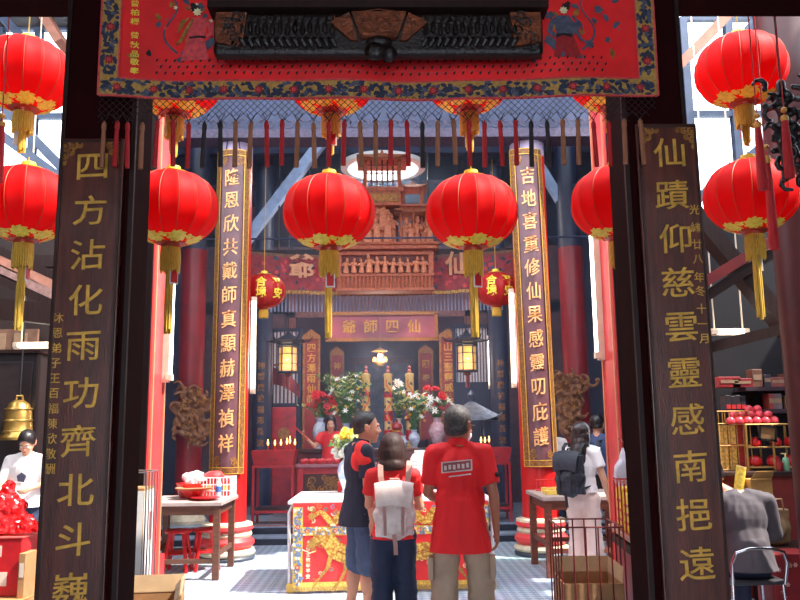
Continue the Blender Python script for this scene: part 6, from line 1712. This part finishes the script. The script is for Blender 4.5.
# ------------------------------------------------------------------ PEOPLE
skin = M('warm skin', (206, 146, 116), .5, var=.06, scale=6); skin_t = M('tanned skin', (172, 108, 82), .5, var=.06, scale=6)
hair_b = M('black hair', (28, 20, 22), .4, var=.3, scale=30, stretch=(6, 6, 1)); hair_br = M('dark brown hair', (50, 30, 26), .6, spec=.3, var=.2, scale=30, stretch=(6, 6, .5)); hair_g = M('greying cropped hair', (26, 22, 24), .65, var=.3, scale=50, rgb2=(78, 70, 68))
eye_w = M('eye white', (236, 232, 226), .3, var=0); eye_d = M('dark iris', (30, 20, 18), .2, var=0); lip_m = M('lips', (176, 90, 82), .45, var=.1)
def Vv(*a): return V(a)
DEF = dict(hipL=(-.088, 0, .90), kneeL=(-.095, .02, .49), ankL=(-.1, -.01, .085), hipR=(.088, 0, .90), kneeR=(.095, .02, .49), ankR=(.1, -.01, .085),
           shL=(-.175, -.005, 1.385), elL=(-.225, -.03, 1.11), wrL=(-.235, .03, .87), shR=(.175, -.005, 1.385), elR=(.225, -.03, 1.11), wrR=(.235, .03, .87),
           chest=(0, 0, 1.25), belly=(0, .01, 1.07), pelvis=(0, 0, .93), neck=(0, -.005, 1.43), head=(0, .02, 1.575))
def hand(m, wr, d, n, thumb, curl=.5, s=1.0):
    """palm, four unequal bent fingers and a thumb; d: hand direction, n: palm side, thumb: thumb side"""
    d = V(d).normalized(); n = V(n); n = (n - d * n.dot(d)).normalized(); t = d.cross(n)
    if t.dot(V(thumb)) < 0: t = -t
    R3 = Matrix((t, n, d)).transposed()
    m.cap(wr, wr + d * .03 * s, .023 * s, .021 * s, 8)
    m.ell(wr + d * .052 * s, (.041 * s, .0165 * s, .052 * s), 10, 8, R3)
    for k, (o, L_) in enumerate(((.029, .072), (.0095, .081), (-.0095, .075), (-.028, .058))):
        b = wr + d * (.088 - .004 * abs(k - 1)) * s + t * o * s; a = curl * (.8 + .12 * k)
        d1 = (d * cos(a * .6) + n * sin(a * .6)); d2 = (d * cos(a * 1.5) + n * sin(a * 1.5)); d3 = (d * cos(a * 2.2) + n * sin(a * 2.2))
        p1 = b + d1 * L_ * .48 * s; p2 = p1 + d2 * L_ * .32 * s; p3 = p2 + d3 * L_ * .24 * s
        m.cap(b - d * .012 * s, p1, .0092 * s, .0086 * s, 7); m.cap(p1, p2, .0086 * s, .0078 * s, 7); m.cap(p2, p3, .0078 * s, .0068 * s, 7)
    b = wr + d * .028 * s + t * .028 * s; p1 = b + (d * .6 + t * .7 + n * .3).normalized() * .042 * s; p2 = p1 + (d * .9 + t * .25 + n * (.3 + curl * .4)).normalized() * .034 * s
    m.cap(b, p1, .0125 * s, .0105 * s, 7); m.cap(p1, p2, .0105 * s, .0085 * s, 7)
def person(label, loc, rz, H=1.7, J=None, hy=0.0, hp=0.0, build=1.0, skm=None, voxel=.0068, hands=True, curl=(.45, .45), palms=None, group=None, feet=True, hs=1.1):
    """root + one continuous body mesh. hy/hp: head yaw (to the figure's left +) and pitch (down +)"""
    j = dict(DEF); j.update(J or {}); s = H / 1.7
    j = {k: V(v) * s for k, v in j.items()}
    root = thing('person', label, 'person', loc, rz, group)
    m = MB(); B = build
    m.ell(j['chest'], (.148 * s * B, .1 * s * B, .19 * s), 18, 12); m.ell(j['belly'], (.132 * s * B, .095 * s * B, .16 * s), 18, 12); m.ell(j['pelvis'], (.15 * s * B, .105 * s * B, .13 * s), 18, 12)
    sl, sr = j['shL'], j['shR']; mid = (sl + sr) / 2
    m.cap(mid + (sl - mid) * .1 + V((0, 0, .03 * s)), sl, .062 * s, .052 * s); m.cap(mid + (sr - mid) * .1 + V((0, 0, .03 * s)), sr, .062 * s, .052 * s)
    hd = j['head']; m.cap(j['neck'] - V((0, .005, .03)), hd + V((0, -.02, -.06)) * s, .056 * s, .05 * s)
    for q in 'LR':
        m.cap(j['sh' + q], j['el' + q], .047 * s * B, .036 * s); m.cap(j['el' + q], j['wr' + q], .037 * s, .024 * s)
        m.ell(j['el' + q] + (j['wr' + q] - j['el' + q]) * .25, .038 * s, 10, 8)
        m.cap(j['hip' + q], j['knee' + q], .082 * s * B, .052 * s); m.cap(j['knee' + q], j['ank' + q], .05 * s, .036 * s)
        k, a = j['knee' + q], j['ank' + q]; m.ell(k + (a - k) * .32 + V((0, -.018, 0)) * s, (.05 * s, .052 * s, .11 * s), 12, 8)
        if feet: m.cap(a + V((0, -.02, -.045)) * s, a + V((0, .13, -.05)) * s, .036 * s, .03 * s, 10); m.ell(a + V((0, .06, -.045)) * s, (.042 * s, .1 * s, .036 * s), 12, 8)
        if hands:
            pm = (palms or {}).get(q, ((1 if q == 'L' else -1), 0, 0)); dr = (palms or {}).get('d' + q, j['wr' + q] - j['el' + q]); th = (palms or {}).get('t' + q, (0, 1, 0))
            hand(m, j['wr' + q], dr, pm, th, curl[0 if q == 'L' else 1], s * .98)
    HR = Matrix.Rotation(hy, 3, 'Z') @ Matrix.Rotation(-hp, 3, 'X')
    def h(x, y, z): return hd + HR @ (V((x, y, z)) * s * hs)
    q_ = s * hs
    E = lambda c, r: m.ell(h(*c), tuple(v * q_ for v in r), 16, 12, HR)
    E((0, -.012, .035), (.074, .094, .088)); E((0, .018, -.01), (.066, .078, .09)); E((0, .045, -.06), (.046, .045, .045)); E((0, .06, -.088), (.026, .024, .02))
    E((0, .082, .025), (.052, .014, .016)); E((.036, .07, -.025), (.024, .022, .02)); E((-.036, .07, -.025), (.024, .022, .02))
    m.cap(h(0, .09, .012), h(0, .105, -.02), .008 * q_, .0115 * q_, 8); m.ell(h(.012, .098, -.026), .009 * q_, 8, 6); m.ell(h(-.012, .098, -.026), .009 * q_, 8, 6)
    E((0, .084, -.05), (.022, .011, .006)); E((0, .082, -.061), (.019, .011, .007))
    for e in (-1, 1): E((e * .076, -.012, -.002), (.011, .02, .032)); E((e * .08, -.018, .018), (.01, .016, .014))
    blob_obj('body', m, skm or skin, root, voxel, 3)
    for e in (-1, 1):
        m = MB(); m.ell(h(e * .03, .083, .004), .0125 * q_, 12, 8); eb = m.build('eye', eye_w, root, smooth=True)
        m = MB(); m.ell(h(e * .03, .0935, .004), (.0055 * q_, .0035 * q_, .0055 * q_), 10, 6, HR); m.build('iris', eye_d, eb)
        m = MB(); m.tube([h(e * .048, .08, .024), h(e * .032, .09, .03), h(e * .014, .093, .026)], [.002, .0035, .003], 6); m.build('eyebrow', hair_b, root)
    m = MB(); m.ell(h(0, .092, -.0555), (.018 * q_, .005 * q_, .0045 * q_), 12, 8, HR); m.build('lips', lip_m, root, smooth=True)
    return root, j, s, h, HR, q_
def cone(m, p0, p1, r0, r1): m.cyl(p0, p1, r0, r1, 16); m.ell(p0, r0, 14, 10)
def top(root, j, s, mat, hem, sleeve=.6, build=1.0, name='shirt', sr=.062, voxel=.008, wr=.007, loose=1.0, neckcut=True, sw=1.15):
    m = MB(); B = build
    m.ell(j['chest'], (.168 * s * B, .122 * s * B, .205 * s), 18, 12); m.ell(j['belly'], (.155 * s * B * loose, .12 * s * B * loose, .19 * s), 18, 12)
    pz = j['pelvis']; m.cyl(V((j['belly'].x, j['belly'].y, j['belly'].z + .02)), V((pz.x, pz.y, hem - .05)), .14 * s * B * loose, .2 * s * B * loose, 24)
    k0 = len(m.v)
    for v in m.v[-48:]: v.y = pz.y + (v.y - pz.y) * .9
    sl, s2 = j['shL'], j['shR']; mid = (sl + s2) / 2
    for q in (sl, s2): m.cap(mid + (q - mid) * .25 + V((0, 0, .03 * s)), q, .068 * s, sr * s)
    for q in 'LR':
        a, b = j['sh' + q], j['el' + q]; d = b - a
        cone(m, a, a + d * min(sleeve, 1), sr * s, sr * s * sw * (1 - .18 * min(sleeve, 1)))
        if sleeve > 1: cone(m, b, b + (j['wr' + q] - b) * (sleeve - 1), sr * s * .92, sr * s * .72)
    return blob_obj(name, m, mat, root, voxel, 4, [(V((0, 0, hem)), V((0, 0, -1)))], wr * 1.5, 9, (1.2, 1.2, .5))
def bottom(root, j, s, mat, waist, length, build=1.0, name='trousers', r=(.095, .085, .075), voxel=.009, wr=.009, flare=1.0):
    """length: 0..1 down thigh, 1..2 down shin"""
    m = MB(); B = build
    m.ell(j['pelvis'] + V((0, 0, -.01)), (.155 * s * B, .115 * s * B, .14 * s), 18, 12)
    for q in 'LR':
        a, k, e = j['hip' + q], j['knee' + q], j['ank' + q]
        t = min(length, 1); cone(m, a + V((0, 0, .0)), a + (k - a) * t, r[0] * s * B, (r[0] + (r[1] - r[0]) * t) * s)
        if length > 1: cone(m, k, k + (e - k) * (length - 1), r[1] * s, (r[1] + (r[2] - r[1]) * (length - 1)) * s * flare)
    return blob_obj(name, m, mat, root, voxel, 4, [(V((0, 0, waist)), V((0, 0, 1)))], wr * 1.4, 10, (.8, .8, 1))
def shoes(root, j, s, mat, sole):
    for q in 'LR':
        a = j['ank' + q]; m = MB()
        m.ell(a + V((0, .065, -.045)) * s, (.048 * s, .115 * s, .042 * s), 16, 10); m.ell(a + V((0, -.02, -.03)) * s, (.044 * s, .055 * s, .055 * s), 14, 10)
        me = blob(m, .008, 3, [(V((0, 0, a.z - .075 * s)), V((0, 0, -1)))]); me.materials.clear(); me.materials.append(mat); o = link('shoe', me, root, 60)
        m = MB(); m.prism([a + V((.05 * cos(t) * (1 if sin(t) > 0 else .9), .045 + .125 * sin(t), -.085)) * s for t in (2 * pi * i / 16 for i in range(16))], (0, 0, .014)); m.build('sole', sole, o)
def cap_hair(root, h, HR, q, mat, name='hair', vol=.012, cutz=-.03, tilt=.55, sides=True, extra=None, wr=.004, ws=30, front=.062):
    """short hair: shell around the skull cut away from the face"""
    m = MB(); E = lambda c, r: m.ell(h(*c), tuple(v * q for v in r), 20, 14, HR)
    E((0, -.012, .037), (.074 + vol, .094 + vol, .088 + vol)); E((0, -.03, -.015), (.07 + vol * .8, .07 + vol * .6, .07))
    if extra: extra(m, E)
    cuts = [(h(0, front, .055), HR @ V((0, 1, -tilt)).normalized()), (h(0, -.04, cutz), HR @ V((0, .35, -1)).normalized())]
    return blob_obj(name, m, mat, root, .006, 9 if extra else 2, cuts, wr, ws, (1, 1, .35))
def collar(root, j, s, mat, r=.066, z=.0, name='collar'):
    c = j['neck'] + V((0, -.002, z)); m = MB()
    m.lathe([(r * s, -.012), (r * 1.04 * s, .02), (r * .96 * s, .036), (r * .9 * s, .034), (r * .92 * s, -.01)], c, 24, axis=(0, .22, 1)); m.build(name, mat, root, smooth=True)
def backpack(label, loc, rz, w, d, h, mats, straps, flap=True):
    """loc = bottom centre of the pack; its back faces +Y in its own frame"""
    r = thing('backpack', label, 'backpack', loc, rz)
    m = MB(); m.box((0, 0, h * .5), (w * .86, d * .7, h * .86)); m.ell((0, -d * .1, h * .38), (w * .5, d * .55, h * .38), 18, 12); m.ell((0, -.0, h * .8), (w * .42, d * .42, h * .22), 16, 10)
    blob_obj('pack', m, mats[0], r, .008, 4, (), .013, 13)
    m = MB(); m.box((0, -d * .5, h * .28), (w * .6, d * .22, h * .34)); me = blob(m, .008, 5, (), .004, 14); me.materials.clear(); me.materials.append(mats[0]); link('front_pocket', me, r, 60)
    if flap:
        m = MB(); m.sheet(lambda u, v: ((u - .5) * w * .92 * (1 - .12 * v), -d * (.18 + .46 * sin(min(1, v * 1.2) * pi / 2)), h * (.98 - .42 * v ** 1.5) + .02 * sin(u * pi)), 12, 8, (0, -.008, .006)); m.build('flap', mats[0], r, smooth=True)
    m = MB()
    for s in (-1, 1): m.ribbon([(s * w * .22, -d * .45, h * .9), (s * w * .22, -d * .62, h * .6), (s * w * .2, -d * .68, h * .35), (s * w * .2, -d * .6, h * .1)], (1, 0, 0), .022, .005)
    m.ribbon([(0, -d * .66, h * .12), (.01, -d * .66, -.02), (.012, -d * .62, -.09)], (1, 0, 0), .03, .005); m.build('strap', mats[1], r)
    m = MB(); m.tube([(-.04, d * .15, h * .95), (-.03, d * .15, h * 1.06), (.03, d * .15, h * 1.06), (.04, d * .15, h * .95)], .009, 8); m.build('grab_handle', mats[1], r)
    for pts in straps:
        m = MB(); m.ribbon(pts, (1, 0, 0), .04, .008); m.build('shoulder_strap', mats[1], r)
    return r
FB = dict(bump=.7, bscale=6, stretch=(1.4, 1.4, .6))
polo_red = M('bright red polo cotton', (226, 22, 28), .75, var=.07, scale=5, **FB); navy_c = M('navy polo cotton', (30, 34, 54), .75, var=.12, scale=5)
tee_red = M('red jersey', (218, 34, 36), .75, var=.08, scale=5, **FB); white_tee = M('white cotton', (238, 228, 226), .8, var=.04, **FB); khaki = M('khaki cotton', (172, 144, 122), .8, var=.12, scale=6, **FB)
denim = M('dark navy denim', (34, 42, 68), .8, var=.2, scale=7, **FB); short_m = M('slate blue shorts', (70, 84, 112), .8, var=.12, **FB); cream_t = M('cream pink trousers', (226, 196, 186), .8, var=.06, **FB)
sock = M('white shoe leather', (238, 234, 230), .5, var=.03); sole_m = M('grey sole', (130, 128, 126), .6)

# --- man in the red polo, from behind
MY = 5.85; p = W(461, 560, MY)
root, j, s, h, HR, q = person('person in bright red polo and khaki trousers seen from behind', (p.x, MY, 0), -.16, 1.75,
    dict(elL=(-.225, .06, 1.12), wrL=(-.13, .25, 1.02), elR=(.235, -.04, 1.11), wrR=(.245, .05, .865), shL=(-.168, 0, 1.385), shR=(.168, 0, 1.385), ankL=(-.13, -.02, .085), ankR=(.14, .08, .085), kneeL=(-.12, .02, .49), kneeR=(.13, .08, .49)), hy=-.35, hp=.05, hs=1.16, build=1.06, skm=skin_t, curl=(.7, .5), palms={'L': (0, 0, -1), 'tL': (1, 0, 0)})
sh = top(root, j, s, polo_red, .74 * s, .74, 1.06, loose=1.06, sr=.068, wr=.009)
bottom(root, j, s, khaki, .9 * s, 1.9, 1.04, r=(.092, .095, .085), wr=.011)
collar(root, j, s, polo_red, .069, .02)
cap_hair(root, h, HR, q, hair_g, vol=.007, cutz=-.045, tilt=.3, wr=.0015, ws=60)
shoes(root, j, s, M('brown shoe', (84, 60, 48), .5), sole_m)
m = MB()
def back(u, v, d): return V((u, -.122 * s * 1.06 * sqrt(max(.05, 1 - (u / .22) ** 2 * .75)) - .012 - d, v))
for (u0, u1, v0, v1, mi) in ((-.11, .1, 1.262, 1.336, 0), (-.1, .09, 1.27, 1.328, 1)):
    m.mi = mi; m.sheet(lambda a, b: back((u0 + (u1 - u0) * a) * s, (v0 + (v1 - v0) * b + .018 * a) * s, .004 + .004 * mi), 10, 2)
m.mi = 0
for k in range(6): m.sheet(lambda a, b: back((-.09 + .03 * k + .018 * a) * s, (1.282 + .03 * b + .003 * k + .003 * (k % 2)) * s, .012), 2, 1)
m.sheet(lambda a, b: back((-.06 + .15 * a) * s, (1.235 + .008 * b + .018 * a) * s, .006), 8, 1)
m.build('back_print', [M('grey back print', (214, 190, 186), .6), M('dusky print ground', (150, 60, 62), .6)], sh)
m = MB(); d = (j['elR'] - j['shR']).normalized(); e = j['shR'] + (j['elR'] - j['shR']) * .5; m.ell(e + V((.062, -.03, 0)) * s, (.02, .03, .018), 12, 8); m.build('sleeve_badge', thread_black, sh)
m = MB()
for e in (-1, 1): m.tube([h(e * .03 - .0, .1, .006), h(e * .074, .085, .008), h(e * .084, -.015, .01)], .0035, 6)
for e in (-1, 1): m.lathe([(.026 * q, -.002), (.029 * q, 0), (.026 * q, .002)], h(e * .032, .102, .003), 18, axis=HR @ V((0, 1, 0)))
m.build('glasses', M('thin dark spectacle frame', (60, 50, 50), .3, .5), root)
m = MB(); m.ell(h(0, .068, -.05), (.056 * q, .055 * q, .045 * q), 16, 12, HR); me = blob(m, .006, 2, [(h(0, .062, -.05), HR @ V((0, -1, 0)))]); me.materials.clear(); me.materials.append(white); link('face_mask', me, root, 60)
for e in (-1, 1):
    m = MB(); m.box(j['kneeR' if e > 0 else 'kneeL'] + V((e * .082, -.03, .14)) * s, (.04, .13, .16)); me = blob(m, .01, 4, (), .004, 12); me.materials.clear(); me.materials.append(khaki); link('cargo_pocket', me, root, 60)

# --- girl with white backpack
GY = 6.1; p = W(393, 520, GY)
root, j, s, h, HR, q = person('person with brown bob, red top and dark jeans seen from behind', (p.x, GY, 0), -.08, 1.555,
    dict(shL=(-.165, 0, 1.385), shR=(.165, 0, 1.385), elL=(-.2, .06, 1.15), wrL=(-.11, .27, 1.12), elR=(.215, .06, 1.14), wrR=(.12, .26, 1.12), head=(0, .025, 1.57)), hy=-.25, hp=.18, build=.95, curl=(.8, .8), palms={'L': (1, 0, 0), 'R': (-1, 0, 0), 'tL': (0, 0, 1), 'tR': (0, 0, 1)}, hs=1.14)
top(root, j, s, tee_red, .9 * s, .62, .98, sr=.062, wr=.006)
bottom(root, j, s, denim, 1.0 * s, 1.97, 1.03, r=(.098, .088, .078), wr=.01)
collar(root, j, s, tee_red, .062, .012, 'neckband')
shoes(root, j, s, sock, sole_m)
def bob(m, E):
    E((0, -.022, -.01), (.097, .103, .135)); E((0, -.03, -.1), (.102, .09, .075))
cap_hair(root, h, HR, q, hair_br, vol=.018, cutz=-.125, tilt=.1, extra=bob, wr=.003, ws=26, front=.05)
sy = -.125
c0 = root.location
bp = backpack('white backpack with pink brown straps on the back of the girl in red', (c0.x + .01, GY - .175, .905 * s), -.08, .31, .13, .40, [M('cream white backpack cloth', (238, 222, 216), .7, var=.1, scale=9, rgb2=(196, 164, 156)), M('dusty rose strap', (176, 128, 118), .7)],
    [[(sx * .085, .02, .37), (sx * .1, .035, .44), (sx * .105, .07, .515), (sx * .105, .13, .545), (sx * .1, .2, .52), (sx * .105, .265, .45)] for sx in (-1, 1)])
# --- older man in navy polo
OY = 6.95; p = W(359, 520, OY)
root, j, s, h, HR, q = person('person in navy polo with red shoulder panel and slate shorts', (p.x, OY, 0), -1.2, 1.75,
    dict(elR=(.205, .0, 1.11), wrR=(.215, .035, .86), elL=(-.23, .05, 1.12), wrL=(-.2, .22, 1.0), kneeR=(.1, .05, .5), ankR=(.1, .03, .085), ankL=(-.1, -.06, .085), head=(0, .07, 1.57), neck=(0, .02, 1.43)), hy=-.15, hp=.02, build=.94, skm=skin, curl=(.5, .45))
sh = top(root, j, s, navy_c, .80 * s, .75, .96, loose=1.04, sr=.066)
m = MB(); a, b = j['shR'], j['elR']
m.cap(a + V((-.03, -.01, .02)), a + (b - a) * .26, .074, .076, 14); m.ell(a + V((-.04, -.05, -.07)), (.055, .065, .09), 12, 8); me = blob(m, .008, 3, (), .004, 9); me.materials.clear(); me.materials.append(M('red shoulder panel cotton', (226, 44, 40), .75)); link('red_panel', me, sh, 60)
bottom(root, j, s, short_m, .95 * s, 1.02, .9, name='shorts', r=(.085, .1, .1), wr=.01)
collar(root, j, s, navy_c, .068, .018)
cap_hair(root, h, HR, q, M('black hair greying at sides', (36, 30, 32), .5, var=.3, scale=40), vol=.007, cutz=-.03, tilt=.85, wr=.0015, ws=60, front=.03)
shoes(root, j, s, sock, sole_m)
# --- woman in white with black backpack
p = W(586, 560, 8.55)
root, j, s, h, HR, q = person('person with long dark hair, white top and cream trousers', (p.x + .0, 8.55, 0), -.72, 1.64,
    dict(elR=(.24, .02, 1.12), wrR=(.25, .12, .89), elL=(-.22, .06, 1.13), wrL=(-.15, .25, 1.05), shL=(-.165, 0, 1.385), shR=(.165, 0, 1.385)), hy=-.1, hp=.15, build=.95, curl=(.6, .4))
top(root, j, s, white_tee, .98 * s, .55, .98, sr=.06, wr=.006)
bottom(root, j, s, cream_t, 1.06 * s, 2.02, 1.0, r=(.098, .095, .105), wr=.01, flare=1.1)
shoes(root, j, s, sock, sole_m)
def long_hair(m, E):
    for k in range(7): t = k / 6; E((.01 * sin(k), -.05 - .045 * t, -.02 - .36 * t), (.088 - .02 * t, .055 - .01 * t, .09))
    for e in (-1, 1):
        for k in range(4): t = k / 3; E((e * .066, -.01 - .03 * t, -.03 - .2 * t), (.03, .05, .07))
cap_hair(root, h, HR, q, M('long dark brown hair', (44, 28, 28), .35, var=.35, scale=26, stretch=(7, 7, .7)), vol=.016, cutz=-.5, tilt=.1, extra=long_hair, wr=.007, ws=18, front=.045)
c0 = V((p.x, 8.55, 0)); Rz = Matrix.Rotation(-.72, 3, 'Z')
backpack('black backpack on the back of the woman in white', c0 + Rz @ V((-.01, -.24, .90)), -.72, .32, .17, .46, [M('black nylon with grey print', (34, 36, 48), .6, var=.6, scale=9), M('black webbing', (22, 22, 28), .6)],
    [[(sx * .09, .04, .42), (sx * .1, .07, .5), (sx * .1, .13, .545), (sx * .1, .2, .53), (sx * .1, .29, .42), (sx * .115, .3, .25), (sx * .12, .2, .12), (sx * .11, .06, .08)] for sx in (-1, 1)])
# --- two people further back at the right
p = W(559, 430, 10.9)
root, j, s, h, HR, q = person('person in a white shirt behind the woman with the black backpack', (p.x - .02, 11.45, 0), -.3, 1.72, None, hp=.1, voxel=.011, skm=skin_t)
top(root, j, s, white_tee, .82 * s, .7, 1.05, voxel=.012); bottom(root, j, s, denim, .95 * s, 1.95, 1.0, voxel=.012); cap_hair(root, h, HR, q, hair_b, vol=.01); shoes(root, j, s, black, sole_m)
p = W(598, 430, 10.7)
root, j, s, h, HR, q = person('person in dark blue top and black shorts by the right courtyard post', (p.x, 10.75, 0), -.6, 1.76, None, hp=.1, voxel=.011)
top(root, j, s, M('dusk blue cotton', (58, 70, 106), .8), .95 * s, .7, 1.05, voxel=.012); bottom(root, j, s, black, .99 * s, .95, 1.05, name='shorts', voxel=.012); cap_hair(root, h, HR, q, hair_b, vol=.01); shoes(root, j, s, black, sole_m)
backpack('white bag with dark flecks on the back of the person by the right courtyard post', (p.x - .16, 10.75 - .19, .98), -.6, .32, .14, .4, [M('white dark flecked cloth', (226, 228, 236), .7, var=.1, rgb2=(120, 130, 160), scale=14), black], [[(sx * .09, .02, .37), (sx * .1, .06, .44), (sx * .1, .14, .46), (sx * .1, .22, .42)] for sx in (-1, 1)], False)
# --- woman in red behind the side altar, raising incense
p = W(331, 430, 13.32)
root, j, s, h, HR, q = person('person in red behind the side altar raising red incense sticks', (p.x, 13.31, PZ), pi, 1.6,
    dict(elR=(.27, .06, 1.2), wrR=(.43, .08, 1.36), elL=(-.22, .0, 1.14), wrL=(-.16, .12, 1.0)), hp=.2, voxel=.01, hands=True, palms={'R': (0, 0, 1), 'tR': (0, 1, 0)}, curl=(.5, 1.3))
top(root, j, s, tee_red, .85 * s, .6, 1.0, voxel=.011); bottom(root, j, s, denim, .98 * s, 1.95, 1.0, voxel=.012)
def mid_hair(m, E):
    for e in (-1, 1): E((e * .068, -.01, -.05), (.03, .055, .085))
    E((0, -.05, -.06), (.085, .06, .1))
cap_hair(root, h, HR, q, hair_b, vol=.016, cutz=-.14, tilt=.25, extra=mid_hair); shoes(root, j, s, black, sole_m)
wp = root.location + Matrix.Rotation(pi, 3, 'Z') @ (j['wrR'] + (j['wrR'] - j['elR']).normalized() * .09)
r = thing('incense_sticks', 'bundle of thick red incense sticks raised by the person in red behind the side altar', 'incense', wp)
m = MB()
for k in range(6): m.cyl((.1 + .006 * (k % 3), -.012 + .012 * (k // 3), -.1), (-.14 + .012 * (k % 3), -.012 + .012 * (k // 3), .12), .007, seg=6)
m.build('sticks', M('red incense stick', (206, 44, 44), .6), r)
# --- boy at the left
p = W(28, 440, 8.9)
root, j, s, h, HR, q = person('person with black hair in a white printed top looking down by the bell', (p.x, 8.9, 0), pi + .1, 1.63,
    dict(elL=(-.23, .03, 1.14), wrL=(-.12, .22, 1.08), elR=(.23, .03, 1.14), wrR=(.12, .22, 1.08)), hp=.55, voxel=.01, curl=(.9, .9), palms={'L': (1, 0, 0), 'R': (-1, 0, 0), 'tL': (0, 0, 1), 'tR': (0, 0, 1)})
sh = top(root, j, s, white_tee, .88 * s, .95, 1.08, voxel=.011)
bottom(root, j, s, denim, .96 * s, 1.95, 1.0, voxel=.012); shoes(root, j, s, black, sole_m)
cap_hair(root, h, HR, q, hair_b, vol=.014, cutz=-.02, tilt=.5, front=.07)
m = MB(); ff = lambda u, v, d: (u, .135 * s - .4 * u * u + d, v)
m.add([ff(a * s, b * s, .012) for a, b in ((-.05, 1.22), (0, 1.26), (.05, 1.22), (.035, 1.16), (-.03, 1.15))], [(0, 1, 2, 3, 4)]); m.build('chest_print', M('dark shirt print', (60, 60, 84), .7), sh)
# --- seated person in grey at the right
root, j, s, h, HR, q = person('person in a plain grey jacket sitting on the chrome chair with back turned', (2.82, 6.48, 0), .0, 1.72,
    dict(hipL=(-.1, -.02, .52), hipR=(.1, -.02, .52), kneeL=(-.12, .4, .52), kneeR=(.12, .4, .52), ankL=(-.12, .4, .09), ankR=(.12, .4, .09), pelvis=(0, -.03, .56), belly=(0, -.02, .70), chest=(-.01, .0, .88), neck=(-.03, .05, 1.06), head=(-.17, .12, 1.18),
         shL=(-.2, 0, 1.0), shR=(.2, 0, 1.0), elL=(-.26, .06, .74), wrL=(-.16, .28, .68), elR=(.27, .06, .74), wrR=(.2, .28, .68)), hp=.6, hy=.2, voxel=.009, build=1.1, palms={'L': (0, 0, -1), 'R': (0, 0, -1), 'tL': (1, 0, 0), 'tR': (-1, 0, 0)})
grey_j = M('grey jacket cloth', (78, 70, 76), .8, var=.1)
top(root, j, s, grey_j, .50 * s, 1.75, 1.18, name='jacket', sr=.07, voxel=.011, wr=.01)
m = MB(); m.ell(j['pelvis'] + V((0, 0, -.02)), (.19, .15, .12), 16, 10)
for q2 in 'LR': cone(m, j['hip' + q2], j['knee' + q2], .1, .085); cone(m, j['knee' + q2], j['knee' + q2] + (j['ank' + q2] - j['knee' + q2]) * .95, .085, .07)
blob_obj('trousers', m, denim, root, .012, 4, [(V((0, 0, .445)), V((0, 0, -1)))] if False else (), .006)
cap_hair(root, h, HR, q, hair_b, vol=.01); shoes(root, j, s, black, sole_m)
# ------------------------------------------------------------------ INCENSE HAZE
def haze(nt, nd, lk, b):
    nd.remove(b); v = nd.new('ShaderNodeVolumePrincipled'); v.inputs['Color'].default_value = (.5, .68, 1.0, 1); v.inputs['Density'].default_value = HAZE; v.inputs['Anisotropy'].default_value = .2
    lk.new(v.outputs[0], nd['Material Output'].inputs['Volume'])
HAZE = .028
m = MB(); m.bb(-3.85, 3.85, 10.95, 19.4, .26, 7.55); hz_ = m.build('incense_haze', pattern('blue incense haze', haze))
tag(stuff(hz_), 'thin blue incense haze filling the hall around the altar', 'haze')
# ------------------------------------------------------------------ LIGHT, SKY, CAMERA
w = bpy.data.worlds.new('sky'); SC.world = w; w.use_nodes = True
bg = w.node_tree.nodes['Background']; bg.inputs['Color'].default_value = (.80, .90, 1.0, 1); bg.inputs['Strength'].default_value = 6.0
SUN_DIR = V((.56, -.14, .82)).normalized()
l = bpy.data.lights.new('sun', 'SUN'); l.energy = 13.0; l.angle = radians(1.0); l.color = (1, .95, .86)
o = bpy.data.objects.new('sun', l); COL.objects.link(o); o.location = (6, 4, 14); o.rotation_euler = SUN_DIR.to_track_quat('Z', 'Y').to_euler()
cd = bpy.data.cameras.new('camera'); cam = bpy.data.objects.new('camera', cd); COL.objects.link(cam)
cd.sensor_width = 36; cd.lens = 36 * F / 800; cd.clip_start = .05; cd.clip_end = 200
cam.matrix_world = Matrix((RT, UP, -FW)).transposed().to_4x4(); cam.location = CAM
SC.camera = cam
SC.view_settings.view_transform = 'Standard'; SC.view_settings.look = 'None'; SC.view_settings.gamma = 1; SC.view_settings.use_curve_mapping = False
SC.view_settings.exposure = 0.0
SC.cycles.use_denoising = True
SC.cycles.max_bounces = 8; SC.cycles.diffuse_bounces = 4; SC.cycles.glossy_bounces = 3; SC.cycles.transmission_bounces = 6; SC.cycles.volume_bounces = 1
SC.cycles.sample_clamp_indirect = 6
